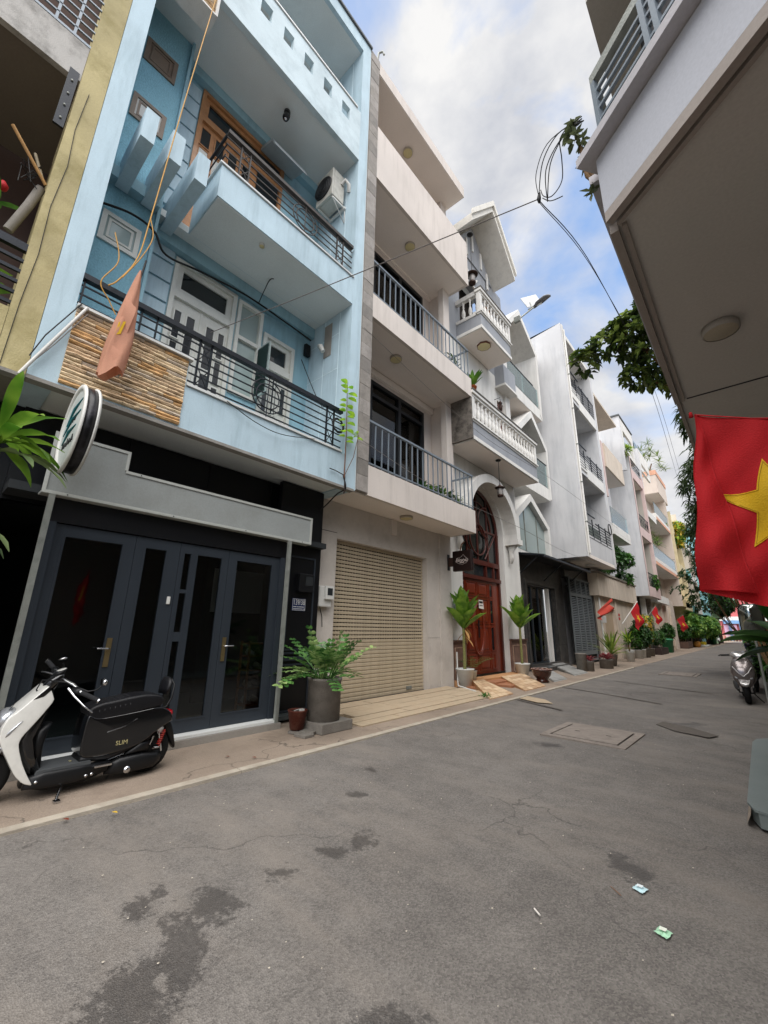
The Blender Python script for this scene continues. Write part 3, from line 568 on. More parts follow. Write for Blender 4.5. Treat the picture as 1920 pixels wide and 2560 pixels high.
# ================================================================ cream grey house
G2 = thing('townhouse', 'cream plaster townhouse with grey tile pier and roller shutter', 'house', (-6.4,7.8,0)); P2 = parts_for(G2)
til = [M('pier_tile_%d'%i, c, .7, .2, 6, .1, 60, fine=.12, dirt=.35, dcol=hx('#5f5a54'), ds=9) for i,c in enumerate(('#8b857e','#96908a','#7d7872'))]
pr = P2('tile_pier', MB().box(-6.1,F-.012,5.46,5.77,4.13,16.95), concrete)
z = 4.14
while z < 16.9:
    h = min(.345, 16.93-z); P2('tile', MB().box(F-.012,F+.004+random.uniform(0,.006),5.455,5.775,z+.004,z+h-.004), random.choice(til), pr); z += h
P2('pier_top', MB().box(-6.1,F,5.455,5.79,16.96,17.3), til[1]); P2('joint_filler', MB().box(-6.1,F-.02,5.421,5.454,4.13,17.3), white)
P2('side_wall', MB().box(-9.5,-6.101,5.43,5.6,4.13,16.8), cream); P2('side_wall', MB().box(-9.5,-6.3,10.18,10.34,4.13,16.8), cream)
P2('wall_nib', MB().box(-6.5,-6.3,9.98,10.179,4.3,16.79), cream)
for i,(zb,zt,y1) in enumerate(((4.1,4.76,10.22),(8.47,9.12,10.34),(12.82,14.67,10.46))):
    P2('balcony_soffit', MB().box(-7.2,F-.09,5.6 if i else 5.19,y1-.01,zb+.006,zb+.2), creamS); P2('balcony_fascia', MB().box(F-.09,F,5.78 if i else 5.78,y1,zb,zt), cream)
    P2('side_fascia', MB().box(-6.3,F-.09,y1-.09,y1-.001,zb+.004,zt), cream)
P2('floor_edge', MB().box(-6.45,F-.1,5.19,5.44,4.106,4.3), creamS)
P2('roof_slab', MB().box(-7.2,F,5.8,10.45,16.8,17.25), cream); P2('roof_soffit', MB().box(-7.15,F-.02,5.82,10.42,16.78,16.799), creamS)
P2('cctv_hook', MB().tube([(-5.6,5.72,17.3),(-5.58,5.74,17.62),(-5.5,5.82,17.7),(-5.48,5.86,17.6)],.03,8), galv)
dkf = M('window_frame_black','#17191c',.4,.05,3,.01,50); cur = M('grey_curtain','#c2b8ac',.9,.12,2,.0,10)
for zb,zt in ((4.3,8.28),(8.67,12.78),(13.02,16.78)):
    P2('back_wall', MB().panel(-7.15,-7.0,5.6,10.18,zb,zt+.19 if zt < 13 else zt,[(5.95,9.75,zb,zt-.12 if zt < 13 else 15.6)]), cream)
    if zt < 13:
        wn = P2('sliding_window', MB().frame(-7.1,-6.98,5.96,9.74,zb+.02,zt-.13,.11), dkf)
        for y in (7.2,8.45): P2('mullion', MB().box(-7.08,-6.97,y,y+.12,zb+.13,zt-.24), dkf, wn)
        P2('transom_bar', MB().box(-7.07,-6.975,6.07,9.63,zt-.62,zt-.52), dkf, wn)
        P2('pane', MB().box(-7.05,-7.04,6.07,9.63,zb+.13,zt-.24), wclear, wn)
        c_ = MB(); pts = [(-7.35+.05*math.sin(i*1.9),6.0+i*.02*1.9) for i in range(98)]
        c_.add([(x,y,q) for x,y in pts for q in (zb,zt)], [(2*i,2*i+2,2*i+3,2*i+1) for i in range(len(pts)-1)], True); P2('curtain', c_, cur, wn)
        P2('cove', MB().box(-7.0,-6.9,5.8,10.16,zt-.02,zt+.17), creamS)
P2('parapet_back', MB().box(-7.6,-7.5,5.6,10.18,13,16.7), cream)
def vrail(y0,y1,z0,z1,sp,mat,root,x=F-.05,side=None,label=None):
    r = MB().box(x-.03,x+.03,y0,y1,z1-.045,z1).build('railing', mat, root, label=label)
    MB().box(x-.02,x+.02,y0,y1,z0+.06,z0+.085).build('bottom_rail', mat, r)
    me = MB().box(-.012,.012,-.012,.012,0,z1-z0-.046).mesh('bar',[mat]); n_ = int((y1-y0)/sp)
    for i in range(n_+1): inst('bar', me, (x,y0+.02+i*(y1-y0-.04)/n_,z0), r)
    if side: MB().box(side,x-.03,y1-.05,y1,z1-.045,z1).build('side_rail', mat, r)
    return r
vrail(5.79,10.2,4.76,5.83,.212,railg,G2,side=-6.3,label='grey upright bar railing on the first floor'); vrail(5.79,10.28,9.12,10.15,.212,railg,G2,side=-6.3,label='grey upright bar railing on the second floor')
# ground floor
P2('ground_wall', MB().panel(-6.6,-6.45,5.18,10.16,0,4.1,[(5.8,9.06,0,3.32)]), M('bare_cream_render','#bfb8b0',.85,.1,1.2,.06,70,dirt=.4,dcol=hx('#877f78'),ds=1.8))
P2('wall_joint', MB().box(-6.449,-6.446,5.19,5.8,3.43,3.44), darkm); P2('wall_joint', MB().box(-6.449,-6.446,9.07,10.15,1.27,1.275), darkm)
P2('corner_pilaster', MB().box(-6.6,-6.4,9.62,10.18,0,4.098), M('bare_cream_render','#bfb8b0')); P2('stub_beam', MB().box(-6.45,-6.41,7.55,7.75,3.72,4.09), cream)
shm = M('shutter_tan','#b5a78f',.5,.06,2,.02,40,metal=.1,dirt=.3,dcol=hx('#7d6f52'),ds=2,streak=True)
sh = P2('roller_shutter', MB().box(-6.66,-6.64,5.8,9.06,.02,3.36), M('shutter_shadow','#2a241a',.9,.1,2,0,10)); n_ = 40; hh = (3.32-.03)/n_
ms = MB().prism([(-.02,.002),(-.004,.004),(.006,.012),(.008,hh/2),(.006,hh-.012),(-.004,hh-.003),(-.02,hh-.002)],0,3.25,'y').mesh('slat',[shm])
# slats in the upper two thirds have a dashed line of slots
for i in range(n_): inst('slat', ms, (-6.6,5.805,.03+i*hh), sh)
sl = MB()
for i in range(15,n_):
    y = 5.86
    while y < 8.98: sl.box(-6.6,-6.5915,y,y+.055,.03+i*hh-.008,.03+i*hh+.009); y += .085
sl.build('slots', M('slot_black','#120f0a',.9,.1,2,0,10), sh, kind='stuff'); P2('keyhole_plate', MB().box(-6.59,-6.575,8.35,8.55,.1,.17), galv, sh)
P2('bottom_bar', MB().box(-6.62,-6.58,5.805,9.055,.012,.04), darkm, sh)
# ================================================================ arch house
A3 = thing('townhouse', 'white and grey house with balustrades, gable roof and red wood arched door', 'house', (-6.6,12.8,0)); P3_ = parts_for(A3)
wx = -6.6
def archpts(c, r, z0, z1, n=24): return [(c-r,z0)]+[(c-r*math.cos(math.pi*i/n), z1+r*math.sin(math.pi*i/n)) for i in range(n+1)]+[(c+r,z0)]
def archwall(x0,x1,y0,y1,z0,z1,c,r,zs,zb=None,n=24):
    zb = z0 if zb is None else zb
    m = MB().box(x0,x1,y0,c-r,z0,z1).box(x0,x1,c+r,y1,z0,z1)
    if zb > z0: m.box(x0,x1,c-r,c+r,z0,zb)
    for i in range(n):
        a, b = math.pi*i/n, math.pi*(i+1)/n; ya, yb = c-r*math.cos(a), c-r*math.cos(b); za, zc = zs+r*math.sin(a), zs+r*math.sin(b)
        m.prism([(ya,za),(yb,zc),(yb,z1),(ya,z1)],x0,x1,'x')
    return m
P3_('front_wall', archwall(wx-.2,wx,10.36,15.4,0,7.2,12.62,1.47,4.86), white)
P3_('front_wall', MB().panel(wx-.2,wx,10.36,15.4,7.2,11.7,[(14.35,14.95,9.0,10.6)]), white); P3_('front_wall', archwall(wx-.2,wx,10.36,15.4,11.7,16.4,12.55,.95,14.1,12.4), greyp)
P3_('side_wall', MB().box(-9.5,wx-.2,10.36,10.5,0,16.3), white); P3_('side_wall', MB().box(-9.5,wx-.2,15.25,15.4,0,16.3), white); P3_('rear_wall', MB().box(-9.6,-9.5,10.4,15.4,0,16.3), white)
for i,(ya,yb) in enumerate(((10.36,10.62),(14.98,15.4))):
    P3_('pilaster', MB().box(wx+.002,wx+.09,ya,yb,7.2,11.6), white); P3_('pilaster', MB().box(wx+.002,wx+.09,ya,yb,11.7,15.4), white)
P3_('shutter_window', MB().box(wx-.15,wx-.1,14.35,14.95,9.0,10.6), redwood)
for i in range(16): P3_('louvre', MB().box(wx-.1,wx-.06,14.4,14.9,9.05+i*.095,9.1+i*.095), redwood)
# barrel arch over the door
m = MB(); n = 28
for i in range(n):
    a, b = math.pi*i/n, math.pi*(i+1)/n
    p = lambda r,t: (12.62-r*math.cos(t), 4.7+r*math.sin(t))
    m.prism([p(1.66,a),p(1.66,b),p(1.95,b),p(1.95,a)],wx+.004,-6.12,'x')
P3_('arch_hood', m, white)
for y in (10.74,14.36): P3_('arch_foot', MB().box(wx+.004,-6.08,y-.12,y+.27,4.5,4.69), white); P3_('corbel', MB().loft([((wx+.12,y+.08,3.85),(.04,0,0),(0,.05,0)),((wx+.16,y+.08,4.1),(.1,0,0),(0,.08,0)),((wx+.14,y+.08,4.25),(.08,0,0),(0,.06,0)),((wx+.22,y+.08,4.48),(.2,0,0),(0,.1,0))],12,2.2), white)
# door and fanlight
dx = -6.82; wdm = redwood
dr = P3_('arched_door', MB().box(dx-.08,dx-.03,11.16,14.08,.16,3.1), wdm, label='carved red wood double door with side lights')
fr = MB().box(dx-.1,dx+.03,11.16,11.26,.16,3.1).box(dx-.1,dx+.03,13.98,14.08,.16,3.1); P3_('frame', MB().box(dx-.1,dx+.03,13.98,14.08,.16,4.86), darkred, dr); P3_('frame', MB().box(dx-.1,dx+.03,11.16,11.26,.16,4.86), darkred, dr)
P3_('lintel', MB().box(dx-.1,dx+.06,11.16,14.08,3.1,3.22), darkred, dr); P3_('mid_rail', MB().box(dx-.1,dx+.03,11.26,13.98,3.62,3.78), darkred, dr)
for ya,yb in ((11.3,13.0),(13.15,13.95)): P3_('transom_pane', MB().box(dx-.06,dx-.05,ya,yb,3.24,3.6), dkglass, dr)
for y in (11.5,13.05,13.6): P3_('transom_stile', MB().box(dx-.08,dx+.02,y,y+.08,3.22,3.62), darkred, dr)
fp = archpts(12.62,1.46,3.78,4.86); P3_('fanlight_glass', MB().prism(fp,dx-.06,dx-.05,'x'), M('fanlight_glass','#161c1c',.05,.05,1,0,10,spec=.8), dr)
def arc(c,zc,r,a0,a1,x,rad,nn=20): return [(x,c-r*math.cos(math.radians(a0+(a1-a0)*i/nn)),zc+r*math.sin(math.radians(a0+(a1-a0)*i/nn))) for i in range(nn+1)]
P3_('glazing_ring', MB().tube(arc(12.62,4.86,1.42,0,180,dx-.02,.05),.05,6,smooth=False), darkred, dr); P3_('glazing_ring', MB().tube(arc(12.62,4.86,1.0,0,180,dx-.03,.03),.025,6), darkred, dr)
for y in (11.9,12.62,13.35): P3_('glazing_bar', MB().box(dx-.06,dx-.01,y-.025,y+.025,3.78,4.86+math.sqrt(max(0,1.4**2-(y-12.62)**2))), darkred, dr)
P3_('glazing_bar', MB().box(dx-.06,dx-.012,11.26,13.98,4.83,4.9), darkred, dr)
P3_('glazing_ring', MB().tube(arc(12.62,4.5,.55,0,360,dx+.0,.03,28),.03,6,cap=False), darkred, dr); P3_('glazing_ring', MB().tube(arc(12.0,5.2,.55,90,280,dx+.0,.03),.028,6), darkred, dr); P3_('glazing_ring', MB().tube(arc(13.25,5.2,.55,-100,90,dx+.0,.03),.028,6), darkred, dr)
for (a,b) in (((11.4,4.8),(12.2,3.85)),((13.85,4.8),(13.05,3.85))): P3_('glazing_bar', MB().tube([(dx,a[0],a[1]),(dx,b[0],b[1])],.028,6), darkred, dr)
cols_ = [(11.28,11.58,'g'),(11.62,12.28,'p'),(12.3,12.95,'p'),(13.35,13.72,'g')]
for ya,yb,t_ in ((11.3,11.62,'g'),(11.68,12.38,'p'),(12.44,13.14,'p'),(13.24,13.5,'g'),(13.54,13.94,'e')):
    if t_ == 'e': continue
    for za,zb in ((.25,.75),(.82,1.6),(1.68,2.5),(2.56,3.02)):
        P3_('panel_moulding', MB().frame(dx-.03,dx-.005,ya,yb,za,zb,.035), wdm, dr)
        if t_ == 'g' and za > .8: P3_('side_pane', MB().box(dx-.03,dx-.024,ya+.035,yb-.035,za+.035,zb-.035), dkglass, dr)
        elif t_ != 'g': P3_('raised_panel', MB().bbox(dx-.035,dx-.006,ya+.08,yb-.08,za+.07,zb-.07,.02), wdm, dr)
for s in (0,1): P3_('carved_oval', MB().tube([(dx-.0,12.41+(.33+.05*s)*math.cos(t_*math.pi/14),1.55+(.75+.07*s)*math.sin(t_*math.pi/14)) for t_ in range(29)],.03,6,cap=False), wdm, dr)
lv = MB()
for i in range(40):
    a = i*2*math.pi/40; lv.lathe([(.001,0),(.024,.004),(.015,.02),(.001,.025)],(dx-.0,12.41+.355*math.cos(a),1.55+.785*math.sin(a)),6,'x')
lv.build('carved_beads', wdm, dr, kind='stuff'); P3_('door_handle', MB().bbox(dx,dx+.03,12.37,12.42,1.25,1.8,.01).tube([(dx+.03,12.4,1.55),(dx+.1,12.4,1.55),(dx+.1,12.3,1.55)],.012,6), darkm, dr)
# dado
dad = M('brown_marble_dado','#7d6155',.35,.3,5,.02,40,dirt=.5,dcol=hx('#4d3a33'),ds=6)
for ya,yb in ((10.36,11.13),(14.11,15.4)):
    P3_('dado', MB().box(wx+.003,wx+.06,ya,yb,0,1.14), dad); P3_('dado_rail', MB().box(wx+.003,wx+.12,ya-.02,yb+.01,1.145,1.2), M('dado_rail_brown','#5c4238',.4,.2,6,.02,40))
    P3_('dado_moulding', MB().frame(wx+.06,wx+.075,ya+.12,yb-.08,.14,1.0,.018), M('pink_bead','#b79a86',.5))
# main balcony with balusters
def balustrade(y0,y1,z0,par,x=F,xs=wx,sides=True,n=16):
    P = lambda nm, mb, m: mb.build(nm, m, par)
    P('balcony_slab', MB().box(xs+.01,x,y0,y1,z0,z0+.12), white); P('balcony_soffit', MB().box(xs+.03,x-.05,y0+.04,y1-.04,z0-.02,z0-.002), creamS)
    P('fascia', MB().box(x-.12,x-.03,y0+.03,y1-.03,z0+.13,z0+.6), greyp); P('side_fascia', MB().box(xs+.01,x-.12,y0+.03,y0+.11,z0+.13,z0+.6), greyp)
    P('plinth_moulding', MB().box(x-.16,x+.0,y0,y1,z0+.605,z0+.66), white); P('plinth_moulding', MB().box(x-.18,x+.04,y0-.03,y1+.03,z0+.665,z0+.72), white)
    P('top_rail', MB().box(x-.17,x+.0,y0,y1,z0+1.48,z0+1.56), white); P('top_rail', MB().box(x-.2,x+.05,y0-.04,y1+.04,z0+1.565,z0+1.66), white); P('rail_cap', MB().box(x-.21,x+.07,y0-.05,y1+.05,z0+1.665,z0+1.71), M('dark_cap','#5a5650',.8,.2,6,.05,50))
    pf_ = [(.055,0),(.055,.03),(.035,.05),(.06,.14),(.075,.22),(.06,.34),(.03,.44),(.028,.5),(.045,.53),(.028,.56),(.04,.66),(.055,.7),(.055,.76)]
    me = MB().lathe(pf_,(0,0,0),12).mesh('baluster',[white])
    for i in range(n): inst('baluster', me, (x-.08,y0+.22+(y1-y0-.44)*i/(n-1),z0+.72), par)
    for y in (y0+.06,y1-.06): P('pedestal', MB().box(x-.15,x-.01,y-.07,y+.07,z0+.722,z0+1.478), white)
    if sides:
        for a,b in (((z0+.605),(z0+.72)),((z0+1.48),(z0+1.66))): P('side_rail', MB().box(xs+.01,x-.21,y0,y0+.16,a,b), white)
        for i in range(3): inst('baluster', me, (xs+.3+.28*i,y0+.08,z0+.72), par)
lb = P3_('balcony', MB().box(wx+.02,F-.2,10.5,15.3,7.19,7.24), creamS, label='long lower balcony with white balusters'); balustrade(10.36,15.4,7.07,lb,sides=False,n=19)
P3_('rough_side', MB().box(wx+.02,F-.01,10.27,10.35,7.08,8.78), M('blackened_render','#6a645d',.95,.35,6,.4,30,dirt=.9,dcol=hx('#23201d'),ds=5))
ub = P3_('balcony', MB().box(wx+.02,F-.2,11.4,13.6,11.79,11.83), creamS, label='short upper balcony with white balusters'); balustrade(11.28,13.72,11.68,ub,n=9)
P3_('grey_bay', MB().box(wx+.0,-6.2,14.3,15.4,11.2,12.1), greyp); P3_('bay_base', MB().box(wx+.0,-6.14,14.24,15.42,11.1,11.19), white)
# gable roof
rw = M('roof_edge_white','#dad7cf',.8,.06,2,.04,60,dirt=.25,dcol=hx('#77736a'),ds=5)
ro = P3_('gable_roof', MB().prism([(11.0,16.25),(12.87,18.45),(14.72,16.25),(14.72,16.62),(12.87,18.85),(11.0,16.62)],-8.5,F,'x'), rw)
P3_('verge_moulding', MB().prism([(10.96,16.5),(12.87,18.72),(14.76,16.5),(14.76,16.75),(12.87,19.0),(10.96,16.75)],F+.002,F+.08,'x'), rw, ro)
P3_('lower_roof', MB().prism([(10.3,15.9),(11.1,16.15),(11.1,16.35),(10.3,16.1)],-8.5,-6.25,'x'), rw)
P3_('gable_wall', MB().prism([(11.3,16.3),(14.45,16.3),(12.87,18.3)],wx-.15,wx+.05,'x'), greyp)
for y,z in ((11.75,16.45),(12.2,16.95),(12.7,17.5),(13.4,17.1),(13.9,16.4)): P3_('hanging_trim', MB().box(wx+.05,wx+.1,y,y+.12,z-.6,z+.25), white)
P3_('arch_surround', MB().tube(arc(12.55,14.1,1.0,0,180,wx+.03,.05),.05,6), white)
for i in range(5): P3_('palmette', MB().loft([((wx+.05,12.55+.1*(i-2),15.15),(.02,0,0),(0,.03,0)),((wx+.07,12.55+.22*(i-2),15.55),(.03,0,0),(0,.06,0)),((wx+.06,12.55+.26*(i-2),15.65),(.01,0,0),(0,.02,0))],8), white)
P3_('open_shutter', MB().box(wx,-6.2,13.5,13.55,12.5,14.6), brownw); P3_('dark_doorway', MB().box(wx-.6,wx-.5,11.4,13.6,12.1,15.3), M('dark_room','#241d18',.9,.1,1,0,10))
# steps and ramps to the red door
rmp = M('peach_stone_ramp','#b98b60',.75,.12,3,.06,60,dirt=.4,dcol=hx('#8a6446'),ds=4); tred = M('terracotta_step','#9c6b4e',.6,.15,4,.04,60)
P3_('landing', MB().box(wx+.062,-6.1,10.3,14.0,0,.15), rmp, label='peach stone landing')
P3_('step', MB().box(-6.1,-5.75,11.25,12.3,0,.1), tred); P3_('step', MB().box(-5.75,-5.3,11.3,12.28,0,.055), tred); P3_('side_slab', MB().box(-6.1,-5.15,8.95+1.35,10.62,.0,.045), tred)
def ramp(x0,x1,y0,y1,y2,y3,z,mat,par,tilem,nx=6,ny=7,label=None):
    # top edge x0 from y0..y1 at height z, bottom edge x1 from y2..y3 at road level
    P = lambda u,v,dz=0: (x0+(x1-x0)*u, (y0+(y1-y0)*v)*(1-u)+(y2+(y3-y2)*v)*u, z*(1-u)+.012*u+dz)
    b = MB().add([P(0,0,-.01),P(1,0,-.01),P(1,1,-.01),P(0,1,-.01),(x0,y0,0),(x1,y2,-.005),(x1,y3,-.005),(x0,y1,0)],[(0,1,2,3),(4,7,6,5),(0,4,5,1),(1,5,6,2),(2,6,7,3),(3,7,4,0)]).build('ramp', mat, par, label=label)
    for i in range(nx):
        for j in range(ny):
            g = .06/ max(nx,ny); u0,u1,v0,v1 = i/nx+g*.5,(i+1)/nx-g*.5,j/ny+g*.5,(j+1)/ny-g*.5
            h = .004+random.uniform(0,.003)
            MB().add([P(u0,v0,h),P(u1,v0,h),P(u1,v1,h),P(u0,v1,h),P(u0,v0,-.01),P(u1,v0,-.01),P(u1,v1,-.01),P(u0,v1,-.01)],[(0,1,2,3),(0,4,5,1),(1,5,6,2),(2,6,7,3),(3,7,4,0)]).build('ramp_tile', random.choice(tilem), b)
    return b
tm = [M('ramp_tile_%d'%i,c,.7,.12,5,.06,60,dirt=.35,dcol=hx('#8a6446'),ds=6) for i,c in enumerate(('#c2a684','#b39576','#cbb292'))]
ramp(-6.1,-4.8,10.64,11.22,9.1,10.3,.15,rmp,A3,tm,7,5); ramp(-6.1,-4.8,12.32,13.9,11.0,12.4,.15,rmp,A3,tm,7,5)
# ================================================================ white house with pitched frames
W4 = thing('townhouse', 'white house with gabled portal frames and glass balconies above dark granite', 'house', (-7,17.8,0)); P4 = parts_for(W4)
X4 = -6.7
P4('side_wall', MB().box(-9.8,-7.75,15.45,15.6,4.4,15.5), white); P4('back_wall', MB().panel(-8.1,-7.95,15.6,20.15,4.4,15.2,[(16.2,19.6,4.9,6.9),(16.2,19.6,8.5,10.3),(16.2,19.6,12.7,15.0)]), white)
for z0,z1 in ((4.9,6.9),(8.5,10.3),(12.7,15.0)): P4('window_glass', MB().box(-8.05,-8.03,16.2,19.6,z0,z1), dkglass)
def gframe(ol, il, x0, x1, mat, nm='portal_frame', par=W4, fl=None):
    # pitched frame between outer and inner outlines (same count), open at the bottom
    m = MB()
    for i in range(len(ol)-1): m.prism([ol[i],ol[i+1],il[i+1],il[i]],x0,x1,'x')
    return m.build(nm, mat, par)
gframe([(15.55,11.95),(15.55,15.1),(17.8,17.5),(19.95,15.95),(19.85,11.95)],[(15.8,12.2),(15.8,14.95),(17.8,17.15),(19.7,15.75),(19.6,12.2)],-8.2,X4,white)
P4('balcony_slab', MB().box(-7.95,X4-.02,15.8,19.84,11.92,12.5), white); P4('soffit', MB().box(-7.94,X4-.05,15.82,19.82,11.9,11.918), creamS)
gb = P4('glass_balustrade', MB().box(X4-.06,X4-.045,15.85,17.7,12.55,13.6), bglass); P4('pane', MB().box(X4-.06,X4-.045,17.72,19.55,12.55,13.6), bglass, gb); P4('hand_rail', MB().box(X4-.07,X4-.03,15.82,19.0,13.6,13.65), darkm, gb); P4('shoe_rail', MB().box(X4-.07,X4-.03,15.82,19.6,12.5,12.55), darkm, gb)
gframe([(16.1,10.05),(18.3,11.85),(20.1,10.45),(20.1,7.7)],[(16.2,9.75),(18.3,11.5),(19.9,10.25),(19.9,7.7)],-7.95,X4,white)
P4('balcony_slab', MB().box(-7.95,X4-.0,15.6,19.88,7.6,8.2), white)
gb = P4('glass_balustrade', MB().box(X4-.06,X4-.045,15.7,19.8,8.25,9.45), bglass); P4('hand_rail', MB().box(X4-.07,X4-.03,15.7,19.85,9.45,9.5), darkm, gb); P4('shoe_rail', MB().box(X4-.07,X4-.03,15.7,19.85,8.2,8.25), darkm, gb)
X5 = -6.6
gframe([(15.45,4.7),(15.45,6.1),(17.1,7.25),(19.1,6.1),(19.1,4.6)],[(15.7,4.7),(15.7,5.95),(17.1,6.92),(18.85,5.95),(18.85,4.6)],-7.9,X5,white,'bay_frame')
by = P4('bay_glass', MB().prism([(15.7,4.7),(15.7,5.95),(17.1,6.92),(18.85,5.95),(18.85,4.6)],X5-.2,X5-.19,'x'), fglass)
for y,zt in ((16.6,6.5),(17.9,6.4)): P4('mullion', MB().box(X5-.2,X5-.16,y,y+.06,4.7,zt), galv, by)
P4('bay_floor', MB().box(-7.9,X5-.2,15.6,19.9,4.45,4.7), white)
gran = M('dark_granite','#3d3c3b',.3,.45,4,.01,40,dirt=.6,dcol=hx('#6d6862'),ds=3.2,fine=.15); granL = M('pale_granite','#93928e',.5,.25,4,.03,60,dirt=.4,dcol=hx('#5f5e5a'),ds=5,fine=.2)
XG = -6.85
P4('granite_wall', MB().panel(XG-.3,XG,15.45,20.75,0,4.44,[(16.45,19.55,.2,3.35)]), gran); P4('granite_surround', MB().frame(XG+.002,XG+.05,16.3,19.7,.1,3.5,.14), gran)
for z in (.9,1.8,2.7,3.6): P4('granite_joint', MB().box(XG+.0015,XG+.004,19.71,20.74,z,z+.012), darkm)
gd = P4('glass_doors', MB().frame(XG-.2,XG-.14,16.46,19.54,.2,3.34,.07), charcoal)
P4('white_jamb', MB().box(XG-.14,XG-.02,18.75,19.0,.2,3.3), white, gd); P4('pane', MB().box(XG-.18,XG-.17,16.53,18.75,.27,3.27), clear, gd)
for y in (17.2,17.95): P4('stile', MB().box(XG-.19,XG-.12,y,y+.07,.27,3.27), charcoal, gd)
P4('lobby_wall', MB().box(-9.5,-9.4,15.5,20.7,0,4.4), inn, gd); P4('step', MB().box(XG,-6.35,16.4,19.6,0,.14), gran)
ramp(-6.5,-4.98,15.9,16.9,13.55,14.75,.15,granL,W4,[granL],1,1,label='pale granite ramp nearer the camera'); ramp(-6.9,-5.15,18.5,19.9,16.0,17.6,.17,granL,W4,[granL],1,1,label='pale granite ramp in front of the marble pier')
# awning on brackets
aw = thing('awning', 'black sheet metal awning on brackets over the granite doorway', 'awning', (-6.3,18.5,4.3))
MB().add([(-6.84,15.6,4.5),(-5.7,15.6,4.3),(-5.7,21.5,4.3),(-6.84,21.5,4.5),(-6.84,15.6,4.4),(-5.7,15.6,4.24),(-5.7,21.5,4.24),(-6.84,21.5,4.4)],[(0,1,2,3),(7,6,5,4),(0,4,5,1),(1,5,6,2),(2,6,7,3)]).build('sheet', darkm, aw)
for y in (15.75,18.4,21.2): MB().tube([(-6.82,y,3.6),(-6.0,y,4.27)],.03,6).build('bracket', darkm, aw)
MB().tube([(-5.72,15.6,4.22),(-5.72,21.5,4.22)],.04,6).build('front_bar', darkm, aw)
# ================================================================ tall cool white house
H5 = thing('townhouse', 'tall cool white slab sided house with louvred grey gate', 'house', (-6.3,23,0)); P5 = parts_for(H5)
x5 = -5.45
P5('side_wall', MB().panel(-9.8,x5,0,1,0,1,[]), coolw) if False else None
P5('side_wall', MB().box(-9.8,x5,20.3,20.5,4.84,17.3).prism([(-9.8,17.3),(x5,17.3),(x5,17.62),(-9.8,17.0)],20.3,20.5,'y'), coolw)
P5('edge_band', MB().box(x5-.12,x5+.03,20.5,20.68,4.84,17.65), white); P5('side_wall', MB().box(-7.6,x5-.02,25.35,25.75,4.84,17.3), coolw)
P5('back_wall', MB().box(-7.2,-7.05,20.5,25.35,0,17.2), coolw); P5('roof_slab', MB().box(-7.6,x5+.02,20.68,25.75,17.0,17.25), white); P5('floor_slab', MB().box(-7.2,x5-.01,20.5,25.35,4.84,5.0), creamS)
P5('drain_pipe', MB().tube([(x5+.08,20.58,5.0),(x5+.08,20.58,17.3)],.045,8), white)
for z in (6.5,8.5,10.5,12.5,14.5): P5('pipe_clip', MB().box(x5+.03,x5+.14,20.52,20.64,z,z+.04), galv)
for z in (9.2,13.2):
    P5('balcony_slab', MB().box(-7.1,x5-.02,20.69,25.34,z,z+.15), coolw); P5('fascia', MB().box(x5-.12,x5-.02,20.69,22.6,z+.3,z+.95), white); P5('fascia', MB().box(x5-.12,x5+.0,22.2,25.34,z-.05,z+.55), white); P5('dark_door', MB().box(-7.04,-7.02,21.3,24.6,z+.2,z+2.6), dkglass)
for z,h in ((9.2,1.55),(13.2,1.8),(5.0,2.0)):
    r = P5('railing', MB().box(x5-.05,x5,20.7,22.5,z+h+.05,z+h+.1), darkm); P5('top_bar', MB().box(x5-.04,x5,22.5,25.3,z+h-.25,z+h-.2), darkm, r)
    for i in range(6): P5('bar', MB().box(x5-.035,x5-.01,20.7,25.3,z+h-.38-.15*i,z+h-.35-.15*i), darkm, r)
    for y in (21.9,23.1,24.3): P5('upright', MB().box(x5-.045,x5,y,y+.04,z+h-1.1,z+h-.1), darkm, r)
P5('lower_fascia', MB().box(x5-.12,x5-.021,20.69,25.34,5.0,6.0), coolw); P5('window_behind', MB().box(x5-.6,x5-.58,20.7,25.3,5.9,7.0), M('green_glass','#3b4a3f',.2,.3,3,.0,10))
mint = P5('ceiling_lamp', MB().lathe([(.001,-.02),(.2,0),(.2,.07)],(-6.1,23,4.76),18), whitepl)
P5('canvas_scrap', MB().box(-9.3,-9.2,20.25,20.29,13.2,14.1), M('teal_tarp','#2c9c90',.6))
# gate
gx5 = -6.55; gt = P5('louvred_gate', MB().box(gx5-.12,gx5-.06,20.95,24.3,.1,4.0), M('gate_backing','#1a1c1d',.8,.1,2,0,10)); gm = M('gate_grey','#6b7072',.5,.1,3,.02,50)
P5('gate_frame', MB().frame(gx5-.05,gx5,20.92,24.35,.1,4.05,.09).box(gx5-.05,gx5-.002,21.01,24.26,3.15,3.3).box(gx5-.05,gx5-.002,21.01,24.26,.4,.6), gm, gt)
for i in range(1,4): y = 21.01+i*.8125; P5('gate_stile', MB().box(gx5-.04,gx5+.01,y-.06,y+.06,.61,3.14), gm, gt); P5('gate_stile', MB().box(gx5-.04,gx5+.01,y-.05,y+.05,3.31,3.95), gm, gt)
lo = MB()
for i in range(4):
    y0 = 21.01+i*.8125+.07
    for k_ in range(31): lo.add([(gx5-.03,y0,.64+k_*.08+.036),(gx5-.01,y0,.64+k_*.08),(gx5-.01,y0+.67,.64+k_*.08),(gx5-.03,y0+.67,.64+k_*.08+.036)],[(0,1,2,3)])
    for k_ in range(8): lo.add([(gx5-.045,y0,3.33+k_*.08+.045),(gx5-.01,y0,3.33+k_*.08),(gx5-.01,y0+.67,3.33+k_*.08),(gx5-.045,y0+.67,3.33+k_*.08+.045)],[(0,1,2,3)])
lo.build('louvres', gm, gt, kind='stuff')
